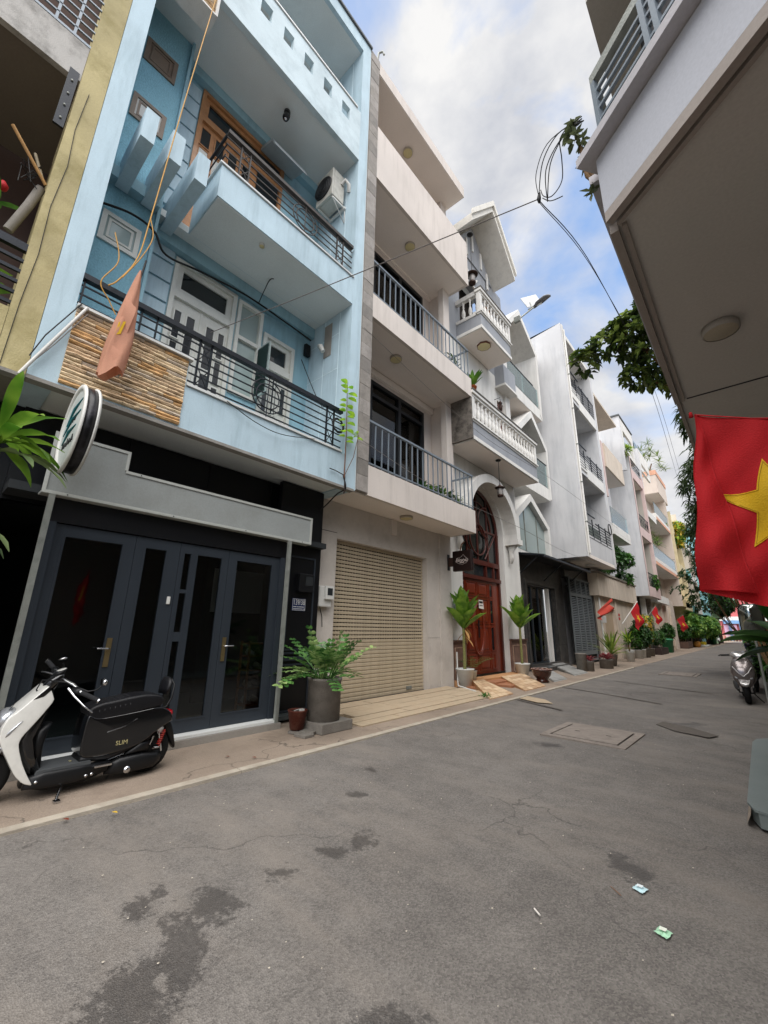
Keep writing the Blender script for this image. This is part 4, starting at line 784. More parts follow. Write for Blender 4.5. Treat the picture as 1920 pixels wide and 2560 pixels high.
P5('ground_wall', MB().box(-7.04,gx5-.13,20.76,24.6,4.05,4.83), gran); P5('pier', MB().box(-7.0,-6.5,24.36,24.6,0,4.83), gran)
# ================================================================ beige courtyard wall and house behind
bei = M('beige_render','#cabdad',.8,.1,1.2,.05,60,dirt=.5,dcol=hx('#8b7a68'),ds=1.5,streak=True); pinkb = M('dusty_pink_paint','#c9b3ae',.75,.08,1.5,.04,60,dirt=.3,dcol=hx('#96706c'),streak=True)
C6 = thing('courtyard_wall', 'beige garage wall with overhanging band, flower boxes and red letters', 'wall', (-6.4,29,0)); P6 = parts_for(C6)
P6('wall', MB().panel(-6.6,-6.35,24.62,33.4,0,3.35,[(25.6,28.0,0,2.75)]), bei); P6('overhang_band', MB().box(-6.6,-6.12,24.2,33.5,3.36,4.55), bei); P6('coping', MB().box(-6.6,-6.05,24.15,33.55,4.56,4.66), M('worn_coping','#8b8379',.9,.3,6,.1,50))
P6('garage_door', MB().box(-6.55,-6.5,25.6,28.0,0,2.75), M('beige_metal_door','#a8977f',.6,.08,2,.02,40)); P6('drain_pipe', MB().tube([(-6.3,24.75,0),(-6.3,24.75,3.3)],.05,8), white)
P6('pilaster', MB().box(-6.35,-6.28,28.0,28.35,0,3.34), bei)
for z in (2.2,2.42): P6('red_sign', MB().box(-6.35,-6.33,28.75,29.05,z,z+.15), M('red_sign_paint','#b8282a',.6))
H6 = thing('townhouse', 'house with sloping canopy and cream panel balcony behind the beige wall', 'house', (-6.5,29.5,4.6)); P6 = parts_for(H6)
P6('wall', MB().box(-9.8,-7.0,25.8,34.2,4.6,15.9), coolw); P6('flat_canopy', MB().box(-7.6,F,26.3,32.1,16.1,16.25), bei)
P6('panel_balcony', MB().box(F-.1,F,27.3,32.1,11.5,13.1), bei); P6('panel_side', MB().box(-7,F-.1,26.95,27.3,9.5,13.2), pinkb); P6('balcony_side', MB().box(-7,F-.1,27.31,27.4,11.5,13.05), bei); P6('soffit', MB().box(-7,F-.1,27.41,32.1,11.5,11.65), creamS)
P6('lower_balcony', MB().box(-7,F,26.9,31.3,7.1,7.3), white); P6('lower_fascia', MB().box(F-.1,F,26.9,31.3,7.31,7.75), white); P6('glass_pane', MB().box(F-.08,F-.06,27,31.2,7.76,8.85), bglass)
P6('pipe', MB().tube([(F+.02,26.0,5),(F+.02,26.0,16)],.05,8), white); P6('pipe', MB().tube([(F-.1,25.85,5),(F-.1,25.85,16)],.04,8), coolw)
# ================================================================ grey house with pink balcony fronts
H7 = thing('townhouse', 'grey house with pink balcony fronts and dark ornate railings', 'house', (-6.2,37.5,0)); P7 = parts_for(H7)
P7('side_wall', MB().box(-9.8,F,35.2,35.4,4.05,15.0), coolw); P7('edge_band', MB().box(F-.02,F+.03,35.2,35.5,4.0,15.0), pinkb); P7('edge_band', MB().box(F-.2,F+.03,39.45,39.75,4.0,14.2), pinkb)
P7('back_wall', MB().box(-7.2,-6.6,35.4,39.7,0,13), M('warm_grey_wall','#aaa59c',.8,.08,1,.03,40)); P7('tile_wall', MB().box(-7.2,F-.2,39.45,39.7,4.1,14), M('warm_grey_wall','#aaa59c'))
for z in (4.05,8.55,13.2):
    P7('balcony_slab', MB().box(-7,F-.1,35.41,39.44,z+.01,z+.15), creamS); P7('pink_fascia', MB().box(F-.1,F,35.51,39.44,z,z+.72), pinkb)
    r = P7('railing', MB().box(F-.06,F-.02,35.5,39.44,z+1.7,z+1.76), darkm)
    for i in range(12): P7('bar', MB().box(F-.05,F-.03,35.6+i*.34,35.63+i*.34,z+.72,z+1.7), darkm, r)
    for i in range(5): P7('scroll', MB().tube([(F-.04,36.0+i*.75+.16*math.cos(t_*.6),z+1.25+.2*math.sin(t_*.6)) for t_ in range(11)],.015,4,cap=False), darkm, r)
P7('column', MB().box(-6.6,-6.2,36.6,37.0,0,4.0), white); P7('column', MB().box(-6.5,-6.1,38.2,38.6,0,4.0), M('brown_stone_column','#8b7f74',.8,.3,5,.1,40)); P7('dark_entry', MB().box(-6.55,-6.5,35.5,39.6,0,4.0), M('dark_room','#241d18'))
H7b = thing('townhouse', 'white upper boxes with square cut openings above the pink fronts', 'house', (-6.2,38,14.7)); P7 = parts_for(H7b)
P7('box_side', MB().box(-9.8,F,33.6,33.8,13.2,17.7), coolw); P7('box_front', MB().panel(F-.15,F,33.81,38.0,14.9,17.6,[(34.3,37.5,15.1,16.7)]), white); P7('roof', MB().box(-9.8,F+.05,33.5,38.1,17.71,17.8), M('dark_coping','#5b5f61')); P7('box_floor', MB().box(-9.8,F-.15,33.81,38,14.85,14.89), creamS)
P7('box_side', MB().box(-9.8,F,40.0,40.2,13.5,17.2), coolw); P7('box_front', MB().panel(F-.15,F,40.21,44.6,15.2,17.2,[(40.7,44.2,15.25,16.0)]), white); P7('roof_rail', MB().frame(F-.5,F-.45,41.5,44,17.3,18.4,.06), darkm); P7('glass', MB().box(F-.3,F-.28,40.5,44.5,17.25,18.2), bglass)
P7('red_flag_board', MB().box(F-.9,F-.85,37.0,37.9,17.8,18.5), M('red_roof_box','#9a3b36',.7))
# ================================================================ pink beige house with glass balconies
pk = M('pink_beige_render','#c9bcb0',.8,.06,1,.03,50,dirt=.25,dcol=hx('#9b8074'),streak=True)
H8 = thing('townhouse', 'pink beige house with glass balustrades and boxed top storey', 'house', (-6.2,47,0)); P8 = parts_for(H8)
P8('back_wall', MB().box(-7.6,-6.9,40.0,55.2,0,15), pk); P8('end_wall', MB().box(-6.9,F,52.6,52.9,4.15,15.3), pk); P8('top_box', MB().box(-9,F,48.7,54.8,15.35,17.3), pk); P8('box_cap', MB().box(-9,F+.05,48.65,54.9,17.31,17.8), M('peach_cap','#cf9e83',.8)); P8('box_soffit', MB().box(-8.9,F-.05,48.8,54.7,15.32,15.345), creamS)
for z in (8.9,12.0): P8('groove', MB().box(-6.9,F-.02,52.58,52.597,z,z+.03), darkm)
for z,a,b in ((6.9,40.2,52.5),(11.6,44.5,52.5)):
    P8('balcony_slab', MB().box(-6.9,F,a,b,z,z+.65), white); P8('peach_strip', MB().box(F+.0,F+.03,a,b,z+.02,z+.3), M('peach_cap','#cf9e83')); g_ = P8('glass_balustrade', MB().box(F-.08,F-.06,a,b,z+.66,z+1.7), bglass); P8('hand_rail', MB().box(F-.1,F-.05,a,b,z+1.7,z+1.76), galv, g_)
P8('white_box', MB().box(-6.9,F,40.2,44.0,11.0,11.6), white); P8('window', MB().box(-6.89,-6.85,42,50,4.9,6.4), dkglass); P8('lower_wall', MB().box(-6.9,-6.4,40.0,52.5,0,4.6), pk); P8('white_band', MB().box(-6.39,F-.3,40.0,46.0,3.9,4.5), white)
for y in (41,43.5,46,48.5): P8('pilaster', MB().box(-6.4,-6.2,y,y+.35,0,3.89), bei)
P8('lower_box', MB().box(-6.9,F,52.91,58.5,4.15,4.9), M('pale_yellow_render','#c9b487',.8))
def farhouse(y0,y1,h,col,label,fl=4.2,xf=F,bal=None,win=True):  # far wall colours are paled, distance haze is put into the paint
    t = thing('townhouse', label, 'house', (-6.5,(y0+y1)/2,0)); P = parts_for(t); m = M('far_%s'%col.strip('#'), col, .8, .08, .8, .03, 40, dirt=.2, dcol=hx(col,.6), streak=True); bm_ = bal or white
    P('wall', MB().box(-9.5,xf-.6,y0,y1,0,h), m); P('side_wall', MB().box(xf-.6,xf,y0,y0+.25,3.9,h), m); P('side_wall', MB().box(xf-.6,xf,y1-.25,y1,3.9,h), m)
    z = 3.9
    while z < h-1:
        P('balcony', MB().box(xf-.6,xf+.0,y0+.26,y1-.26,z,z+.8), bm_)
        if win: w_ = P('window', MB().box(xf-.6,xf-.57,y0+.8,y1-.8,z+1.0,min(z+fl-.6,h-.2)), dkglass); P('frame', MB().frame(xf-.58,xf-.53,y0+.8,y1-.8,z+1.0,min(z+fl-.6,h-.2),.1), white, w_)
        z += fl
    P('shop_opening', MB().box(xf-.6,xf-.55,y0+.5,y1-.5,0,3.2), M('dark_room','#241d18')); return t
teal = M('far_teal_balcony','#6aa9a9',.7,.1,2,.02,30)
farhouse(55.3,60.5,14.8,'#cfc19c','pale yellow townhouse with planted balcony',bal=M('far_cfc19c','#cfc19c')); farhouse(60.6,66,15.6,'#cfc3b4','cream townhouse with teal balconies past the yellow one',bal=teal); farhouse(66.1,72,13.5,'#b9ad9e','grey beige townhouse next to the cream one')
farhouse(72.1,79,16.0,'#93c6cd','turquoise painted townhouse far down the lane',xf=-5.2,bal=M('far_93c6cd','#93c6cd')); farhouse(79.1,86,13.0,'#d8d4c9','low white townhouse with brown shutters far away'); farhouse(86.1,95,15.5,'#a5cba0','tall light green apartment block at the lane end',xf=-4.6,bal=M('far_a5cba0','#a5cba0'))
# far end: road crossing, red building, railing
RB = thing('shop_building', 'red shop building with white bands closing the far end of the lane', 'building', (0,121,0)); PR = parts_for(RB)
rd = M('far_red_wall','#c56a6c',.8,.08,.5,.02,30)  # red paled to carry the distance haze in its colour
PR('wall', MB().box(-14,22,120,128,0,13), rd); PR('white_band', MB().box(-14,22,119.8,119.99,8.6,9.7), white); PR('white_band', MB().box(-14,22,119.7,119.99,4.2,5.1), white); PR('blue_sign', MB().box(-6,-2.2,119.3,119.6,3.6,4.3), M('far_blue_sign','#7aa3cf',.6))
for x in (-5.2,-3.4): PR('pillar', MB().box(x,x+.5,119.3,119.7,0,3.6), M('far_blue_grey','#5f7391',.6))
PR('shop_front', MB().box(-6,-3.8,119.71,119.79,.2,3.4), M('pink_shop','#cfa9c4',.6)); PR('shop_window', MB().box(-2,8,119.71,119.79,.3,3.2), M('pale_window','#a9c4c4',.3)); PR('green_awning', MB().box(-2,8,118.8,119.7,3.1,3.35), M('green_awning','#5f9c8c',.6))
fe = thing('street_railing', 'low cream railing along the crossing road at the far end', 'railing', (-2,112,0))
for x in range(24): MB().box(-6.5+x*.45,-6.4+x*.45,112,112.1,0,1.0).build('baluster', M('cream_railing','#c9bfa0',.7), fe)
MB().box(-6.6,4.3,111.98,112.12,1.0,1.1).build('top_rail', M('cream_railing','#c9bfa0'), fe)
MB().box(-60,60,104,119,-.3,-.003).build('cross_road', asph, kind='structure')

# ================================================================ right hand building over the camera
slabR = M('right_grey_soffit','#bfbbb5',.85,.06,.7,.02,50); fasR = M('right_lavender_fascia','#b4b6bd',.8,.04,1,.02,70); edgeR = M('right_edge_trim','#9b928b',.8,.06,2,.02,60)
R1 = thing('building', 'grey apartment block overhanging the lane above the camera', 'building', (2,3,0)); PB = parts_for(R1)
A = Vector((-.32,2.51)); D = Vector((.79,-.58)).normalized(); Nn = Vector((D.y,-D.x))   # outward normal of the angled end
Nn = Vector((-.59,-.81)).normalized() if False else Vector((D.y,-D.x))
Bp = A+D*5.0
def quad(z0,z1,off,s0=0,s1=5.0,inn_=.12):
    a = A+D*s0+Nn*off; b = A+D*s1+Nn*off; c = b-Nn*inn_; d = a-Nn*inn_
    m = MB(); m.prism([tuple(a),tuple(b),tuple(c),tuple(d)],z0,z1,'z'); return m
if (A+Nn).length > A.length: Nn = -Nn
PB('floor_slab', MB().prism([tuple(A-Nn*.03+Vector((.03,0))),(-.29,5.5),(4.2,5.5),tuple(Bp-Nn*.03)],4.12,4.35,'z'), slabR)
PB('edge_trim', MB().box(-.32,-.27,2.62,5.5,4.08,4.16), edgeR); PB('edge_trim', MB().box(-.25,-.22,2.62,5.5,4.095,4.13), edgeR); PB('side_fascia', MB().box(-.32,-.295,2.6,5.5,4.161,4.63), fasR)
PB('angled_fascia', quad(4.16,4.63,0,inn_=.028), fasR); PB('angled_trim', quad(4.08,4.159,0,inn_=.05), edgeR); PB('angled_bead', quad(4.09,4.13,-.08,inn_=.03), edgeR)
PB('angled_ledge', quad(4.64,4.71,.09,-.08,inn_=.25), M('ledge_grey','#b3b0b3',.8,.05,2,.02,50)); PB('side_ledge', MB().box(-.4,-.2,2.66,5.5,4.64,4.71), M('ledge_grey','#b3b0b3'))
rr_ = PB('railing', quad(5.42,5.5,-.06,0,5,.05), galv, label='grey horizontal bar railing on the overhead balcony')
for z in (4.8,4.9,5.02,5.13,5.22,5.31): PB('bar', quad(z,z+.022,-.07,0,5,.022), railg, rr_); PB('bar', MB().box(-.27,-.245,2.6,5.5,z,z+.022), railg, rr_)
PB('side_rail', MB().box(-.28,-.23,2.62,5.5,5.42,5.5), galv, rr_)
for s in (.0,.43,.5,1.2,1.27,2.0): PB('post', quad(4.71,5.42,-.06,s,s+.035,.035), railg, rr_)
PB('balcony_shade_block', MB().prism([tuple(A-Nn*.42+Vector((.2,.1))),(0,5.4),(4,5.4),tuple(Bp-Nn*.42)],4.36,7.6,'z'), M('balcony_shade_dark','#2c2a2d',.8)); PB('upper_slab', MB().prism([(-.28,3.28),(-.28,5.5),(4.2,5.5),(4.2,.3)],7.65,7.9,'z'), slabR); PB('upper_fascia', MB().prism([(-.28,3.28),(-.28,5.5),(4.2,5.5),(4.2,.3)],7.91,8.6,'z'), fasR)  # dark block close behind the railing stands in for the balcony's shade
PB('ground_wall', MB().box(1.25,1.4,-3,5.5,0,4.1), M('right_wall','#8a847c',.8)); PB('upper_wall', MB().box(1.6,4,1.5,5.5,8.61,13), fasR)  # ground wall is out of view, put in for its effect on the light
PB('soffit_joint', MB().box(-.2,4.2,5.485,5.5,4.112,4.118), darkm)
R2 = thing('building', 'next grey building on the right with plants spilling over its balcony edge', 'building', (2,8,0)); PC = parts_for(R2)
PC('floor_slab', MB().box(-.269,4.2,5.52,7.5,4.13,4.35), slabR); PC('edge_trim', MB().box(-.31,-.271,5.52,7.5,4.1,4.2), edgeR); PC('side_fascia', MB().box(-.3,-.271,5.52,7.5,4.21,4.8), white); PC('wall', MB().box(1.25,1.5,5.52,14,0,8), M('right_wall','#8a847c'))
for i,(a,b,h,c) in enumerate(((14.1,20,8.5,'#b4a793'),(20.1,26,9,'#9aa3a0'),(26.1,33,8.5,'#c2b8a8'),(33.1,42,9,'#a99f95'),(42.1,54,12,'#b9b2a4'),(54.1,72,13,'#a7a196'),(72.1,100,12,'#bfb4a6'))):  # heights kept low on purpose so less light is blocked from the lane
    t = thing('building', 'right side %s townhouse mostly hidden behind trees, %s' % (('sand','grey green','cream','taupe','stone','grey','tan')[i], ('nearest','second','third','fourth','fifth','sixth','farthest')[i]), 'building', (3,(a+b)/2,0)); MB().box(1.3,6,a,b,0,h).build('wall', M('far_%s'%c.strip('#'),c,.8,.08,.8,.03,40), t)
    for z in (4.2,8.2): MB().box(.3,1.29,a+.3,b-.3,z,z+.8).build('balcony', M('far_%s'%c.strip('#'),c), t); MB().box(1.27,1.295,a+1,b-1,z+1,z+2.8).build('window', dkglass, t)
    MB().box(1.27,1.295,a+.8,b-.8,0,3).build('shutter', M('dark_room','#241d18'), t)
# right kerb step
stg = M('green_grey_step','#6f7775',.55,.12,3,.04,50,dirt=.4,dcol=hx('#6c716f'),ds=3)
st = thing('entrance_step', 'green grey stone entry step with rounded front on the right edge of the lane', 'step', (.3,6.4,0))
pts = [(-.16,4.84),(-.26,4.88),(-.31,5.05),(-.31,7.75),(-.27,8.0),(-.16,8.15),(1.2,8.15),(1.2,4.84)]
MB().prism(pts,.015,.12,'z').build('slab', stg, st); MB().prism([(p[0]-.02 if p[0] < 0 else p[0],p[1]) for p in pts],.121,.14,'z').build('nosing', stg, st)
MB().add([(-.31,4.86,.1),(-.31,8.05,.1),(-.36,8.1,.004),(-.35,6.3,.004),(-.35,4.95,.004)],[(0,4,3),(0,3,1),(1,3,2)]).build('mortar_fillet', M('mortar_brown','#9a8c7e',.95,.3,8,.3,50,fine=.2), st)
# ================================================================ white and black scooter by the glass doors
blackg = M('gloss_black_paint','#08080a',.16,.02,3,0,20,spec=.6,coat=.6); whiteg = M('gloss_white_paint','#d6d5cf',.2,.02,3,0,20,coat=.5); vinyl = M('seat_vinyl','#121215',.42,.08,8,.05,160); matb = M('matt_black_mat','#45484a',.7,.1,8,.08,120)
redl = M('red_tail_lens','#9c0712',.12,.05,5,0,20,coat=.5); clearl = M('clear_lamp_lens','#b9bcc0',.1,.1,40,.1,60,metal=.6); engm = M('engine_grey','#26282a',.45,.2,10,.05,80,metal=.4); spring = M('red_spring','#7c1f18',.4,.05,5,.0,20)
SX = -5.16
sc1 = thing('scooter', 'white fronted black scooter parked on its side stand by the glass doors', 'scooter', (SX,1.4,0)); Q = parts_for(sc1)
def wheel(cx,cy,cz,r,wd,par,Qf,rimm=engm):
    t = Qf('wheel', MB().lathe([(r*.62,-wd*.42),(r*.8,-wd*.5),(r*.95,-wd*.4),(r,-wd*.15),(r,wd*.15),(r*.95,wd*.4),(r*.8,wd*.5),(r*.62,wd*.42)],(cx,cy,cz),36,'x'), rubber)
    Qf('rim', MB().lathe([(.001,-wd*.2),(r*.2,-wd*.25),(r*.22,-wd*.1),(r*.55,-wd*.1),(r*.63,-wd*.42),(r*.63,wd*.42),(r*.55,wd*.1),(r*.22,wd*.1),(r*.2,wd*.25),(.001,wd*.2)],(cx,cy,cz),30,'x'), rimm, t)
    for i in range(5):
        a = i*2*math.pi/5; Qf('spoke', MB().tube([(cx+wd*.16,cy+math.cos(a)*r*.2,cz+math.sin(a)*r*.2),(cx+wd*.2,cy+math.cos(a)*r*.6,cz+math.sin(a)*r*.6)],r*.06,6), chrome, t)
    return t
wheel(SX,2.06,.215,.215,.12,sc1,Q); wheel(SX-.02,.72,.225,.225,.11,sc1,Q)
# front leg shield: lofted white shell
def bprism(pts,x0,x1,bv,seg=3):
    bm = bmesh.new(); n = len(pts); va = [bm.verts.new((x0,p[0],p[1])) for p in pts]; vb = [bm.verts.new((x1,p[0],p[1])) for p in pts]
    bm.faces.new(va); bm.faces.new(vb[::-1])
    for i in range(n): bm.faces.new((va[i],vb[i],vb[(i+1)%n],va[(i+1)%n]))
    bmesh.ops.recalc_face_normals(bm, faces=bm.faces[:]); cap = [e for e in bm.edges if (e.verts[0].co.x == e.verts[1].co.x)]
    bmesh.ops.bevel(bm, geom=cap, offset=bv, segments=seg, affect='EDGES', profile=.5, clamp_overlap=True); m = MB(); m.bm(bm, True); return m
def sm(pts, it=2):
    for _ in range(it):
        q = []
        for i in range(len(pts)):
            a, b = pts[i], pts[(i+1)%len(pts)]; q += [(a[0]*.8+b[0]*.2,a[1]*.8+b[1]*.2),(a[0]*.2+b[0]*.8,a[1]*.2+b[1]*.8)]
        pts = q
    return pts
WB = .155
Q('leg_shield', bprism(sm([(1.05,.94),(.99,.875),(.93,.81),(.87,.745),(.815,.70),(.785,.62),(.785,.54),(.82,.46),(.88,.35),(.94,.24),(1.01,.16),(1.09,.125),(1.03,.22),(.975,.33),(.935,.44),(.925,.49),(.94,.54),(.99,.61),(1.05,.70),(1.115,.81),(1.095,.86),(1.07,.91)],1),SX-.175,SX+.175,.035,4), whiteg)
Q('shield_vent', bprism([(.955,.83),(1.04,.92),(1.06,.94),(1.075,.90),(1.03,.85)],SX+.135,SX+.178,.004,2), blackg)
Q('inner_shield', MB().loft([((SX,1.1,.2),(.13,0,0),(0,.05,0)),((SX,1.02,.36),(.15,0,0),(0,.07,0)),((SX,.98,.5),(.155,0,0),(0,.07,0)),((SX,1.02,.62),(.15,0,0),(0,.07,0)),((SX,1.07,.75),(.13,0,0),(0,.05,0)),((SX,1.1,.88),(.07,0,0),(0,.03,0))],20,2.8), blackg)
Q('glove_box', MB().loft([((SX,1.11,.24),(.09,0,0),(0,.035,0)),((SX,1.08,.42),(.1,0,0),(0,.05,0)),((SX,1.09,.55),(.11,0,0),(0,.06,0)),((SX,1.14,.6),(.06,0,0),(0,.03,0))],16,2.6), blackp)
Q('turn_signal', MB().loft([((SX+.165,.835,.555),(.012,0,0),(0,.02,.012)),((SX+.17,.855,.6),(.014,0,0),(0,.028,.02)),((SX+.17,.9,.655),(.012,0,0),(0,.022,.015))],14,2.4), clearl)
Q('headlight', MB().loft([((SX,.77,.7),(.1,0,0),(0,.02,.05)),((SX,.8,.69),(.13,0,0),(0,.03,.075)),((SX,.84,.68),(.13,0,0),(0,.03,.08))],20,2.6), clearl)
Q('nose_stripe', MB().loft([((SX+.07,.80,.72),(.012,0,0),(0,.012,.02)),((SX+.085,.835,.78),(.012,0,0),(0,.012,.02))],8), blackg)
Q('front_mudguard', MB().tube([(SX,.72+.255*math.cos(a),.225+.255*math.sin(a)) for a in [math.radians(d) for d in range(15,170,15)]],[.05,.058,.062,.064,.064,.064,.062,.06,.058,.05,.04],10), blackg)
for s in (-.075,.065): Q('fork', MB().tube([(SX+s,.72,.225),(SX+s*.7,.86,.5)],.022,8), chrome)
# floor board and sills
Q('floor_board', MB().prism([(1.06,.13),(1.1,.235),(1.5,.245),(1.52,.13)],SX-.17,SX+.165,'x'), matb)
Q('side_sill', MB().loft([((SX+.13,1.03,.15),(.035,0,0),(0,.01,.05)),((SX+.155,1.15,.155),(.03,0,0),(0,.01,.065)),((SX+.16,1.4,.15),(.03,0,0),(0,.01,.065)),((SX+.14,1.66,.165),(.03,0,0),(0,.01,.045))],14,3), blackp)
Q('belly', MB().loft([((SX,1.03,.14),(.1,0,0),(0,.01,.05)),((SX,1.2,.1),(.14,0,0),(0,.01,.06)),((SX,1.5,.1),(.13,0,0),(0,.01,.06)),((SX,1.68,.14),(.1,0,0),(0,.01,.05))],16,2.6), blackp)
Q('foot_peg', MB().bbox(SX+.15,SX+.2,1.53,1.68,.175,.2,.008), chrome)
for y,z in ((1.1,.155),(1.475,.125),(1.52,.13)): Q('bolt', MB().lathe([(.001,.01),(.012,.008),(.013,0)],(SX+.185,y,z),10,'x'), chrome)
# rear body
Q('body_panel', bprism(sm([(1.40,.30),(1.395,.42),(1.405,.58),(1.42,.65),(1.5,.60),(1.8,.62),(2.08,.65),(2.19,.59),(2.23,.50),(2.16,.46),(2.06,.405),(1.97,.335),(1.86,.29),(1.62,.26),(1.45,.265)],2),SX-.16,SX+.165,.04,4), blackg)
Q('side_crease', MB().loft([((SX+.16,1.6,.47),(.01,0,0),(0,.01,.008)),((SX+.165,1.75,.5),(.01,0,0),(0,.02,.012)),((SX+.16,1.86,.56),(.01,0,0),(0,.02,.006))],8), blackg)
Q('under_panel', MB().loft([((SX,1.42,.26),(.14,0,0),(0,.02,.04)),((SX,1.65,.25),(.16,0,0),(0,.01,.05)),((SX,1.9,.31),(.14,0,0),(0,.01,.05)),((SX,2.05,.36),(.11,0,0),(0,.01,.04))],16,2.6), blackp)
se = Q('seat', bprism(sm([(1.405,.685),(1.44,.715),(1.52,.742),(1.66,.758),(1.78,.775),(1.92,.785),(2.07,.765),(2.12,.70),(2.08,.64),(1.9,.625),(1.78,.60),(1.7,.55),(1.58,.52),(1.5,.525),(1.455,.57),(1.42,.63)],1),SX-.155,SX+.16,.05,5), vinyl)
for i in range(7):
    y = 1.5+i*.045; z_ = .735+.006*i; Q('stitch_line', MB().tube([(SX-.1,y,z_+.004),(SX+.09,y,z_+.004),(SX+.125,y,z_-.006),(SX+.15,y,z_-.03),(SX+.162,y,z_-.07)],.004,5), M('seat_piping','#2e2e30',.5), se)
Q('rear_fender', MB().loft([((SX,2.16,.5),(.08,0,0),(0,.03,.05)),((SX,2.24,.4),(.07,0,0),(0,.03,.04)),((SX,2.3,.28),(.06,0,0),(0,.012,.05)),((SX,2.33,.2),(.055,0,0),(0,.006,.02))],12,2.6), blackp)
Q('tail_light', MB().loft([((SX,2.19,.54),(.09,0,0),(0,.02,.05)),((SX,2.235,.535),(.085,0,0),(0,.02,.048)),((SX,2.262,.53),(.05,0,0),(0,.008,.03))],16,2.4), redl)
Q('rear_indicator', MB().loft([((SX+.13,2.08,.48),(.02,0,0),(0,.035,.0)),((SX+.135,2.11,.43),(.025,0,0),(0,.04,0)),((SX+.12,2.12,.375),(.015,0,0),(0,.025,0))],14,2.4), clearl)
bk = Q('back_rest', MB().loft([((SX,2.14,.76),(.1,0,0),(0,.025,0)),((SX,2.16,.82),(.13,0,0),(0,.035,0)),((SX,2.17,.88),(.12,0,0),(0,.035,0)),((SX,2.165,.925),(.07,0,0),(0,.02,0))],18,2.6), vinyl)
for s in (-.1,.1): Q('rack_bar', MB().tube([(SX+s,2.06,.6),(SX+s,2.16,.63),(SX+s*1.1,2.2,.72),(SX+s,2.215,.85),(SX+s*.4,2.2,.9)],.012,7), blackp, bk)
sp = MB(); pts = [(SX+.12+.028*math.cos(i*.9),2.12+.028*math.sin(i*.9)*.5+i*.0009,.26+i*.0029) for i in range(50)]; sp.tube(pts,.008,6); Q('shock_spring', sp, spring)
Q('shock_rod', MB().tube([(SX+.12,2.16,.2),(SX+.12,2.1,.44)],.012,7), chrome)
Q('engine_case', MB().loft([((SX+.1,1.66,.13),(.03,0,0),(0,.01,.05)),((SX+.12,1.75,.14),(.045,0,0),(0,.01,.075)),((SX+.13,1.95,.14),(.045,0,0),(0,.01,.08)),((SX+.12,2.1,.13),(.04,0,0),(0,.01,.065)),((SX+.11,2.16,.13),(.02,0,0),(0,.01,.03))],16,2.6), blackp)
Q('air_box', MB().loft([((SX+.11,1.82,.24),(.02,0,0),(0,.01,.015)),((SX+.13,1.92,.28),(.035,0,0),(0,.01,.045)),((SX+.12,2.02,.27),(.03,0,0),(0,.01,.05))],12,2.8), blackp)
Q('exhaust', MB().tube([(SX-.1,1.7,.12),(SX-.12,1.9,.14),(SX-.12,2.28,.22)],[.03,.05,.045],10), chrome); Q('crank_cover', MB().lathe([(.001,.02),(.03,.015),(.032,0)],(SX+.17,1.83,.1),14,'x'), chrome)
Q('side_stand', MB().tube([(SX+.12,1.32,.1),(SX+.32,1.24,.01)],.012,7).bbox(SX+.3,SX+.36,1.22,1.27,.0,.02,.006), chrome)
# handlebar
Q('steering_column', MB().loft([((SX,1.07,.86),(.05,0,0),(0,.05,0)),((SX,1.1,.94),(.07,0,0),(0,.06,0)),((SX,1.13,1.0),(.09,0,0),(0,.065,.02)),((SX,1.14,1.03),(.05,0,0),(0,.04,.01))],16,2.4), blackg)
mt = Q('speedometer', MB().loft([((SX,1.14,1.02),(.07,0,0),(0,.045,.015)),((SX,1.15,1.05),(.075,0,0),(0,.05,.018)),((SX,1.155,1.06),(.06,0,0),(0,.04,.015))],18,2.2), blackp); Q('dial_glass', MB().loft([((SX,1.157,1.062),(.058,0,0),(0,.038,.014)),((SX,1.16,1.066),(.05,0,0),(0,.03,.011))],18,2.2), whiteg, mt)
for s,(g0,g1,ml) in ((1,((-4.93,1.30,.865),(-4.82,1.42,.795),[(-4.97,1.29,.9),(-4.93,1.35,.87),(-4.9,1.41,.88),(-4.88,1.45,.92)])),(-1,((-5.38,1.15,1.05),(-5.5,1.105,1.115),[(-5.33,1.17,1.04),(-5.31,1.2,1.06),(-5.3,1.2,1.09),(-5.3,1.19,1.11)]))):
    G0, G1 = Vector(g0), Vector(g1); hb = Q('handlebar', MB().tube([(SX+s*.03,1.17,.98),(G0*.6+Vector((SX,1.17,.98))*.4+Vector((0,0,.02))),G0],.016,9), chrome)
    Q('grip', MB().tube([G0,G1],.021,12), M('grip_rubber','#1b1c1e',.8,.1,20,.1,200), hb); dd_ = (G1-G0).normalized(); Q('bar_end', MB().tube([G1,G1+dd_*.012],.022,10), chrome, hb)
    Q('brake_lever', MB().tube([G0-dd_*.1+Vector((0,-.03,.0)),G0+Vector((0,-.05,-.03)),G0*.4+G1*.6+Vector((.01,-.06,-.06)),G1+Vector((.0,-.03,-.1))],[.012,.01,.008,.006],6), chrome, hb); c_ = G0-dd_*.03
    Q('switch_box', MB().loft([(G0-dd_*.07,(0,.03,0),(0,0,.025)),(G0,(0,.03,0),(0,0,.025))],10,3), blackp, hb); Q('mirror_stem', MB().tube(ml,.007,6), blackp, hb); e_ = Vector(ml[-1])
    Q('mirror', MB().loft([(e_+Vector((-.0,-.01,.03)),(.05,0,0),(0,0,.03)),(e_+Vector((.0,.01,.03)),(.055,.0,0),(0,0,.035)),(e_+Vector((0,.03,.03)),(.04,0,0),(0,0,.025))] if s > 0 else [(e_+Vector((0,-.02,.03)),(.04,0,.01),(0,.03,0)),(e_+Vector((0,0,.045)),(.04,0,.01),(0,.032,0))],18,2.6), chrome, hb)
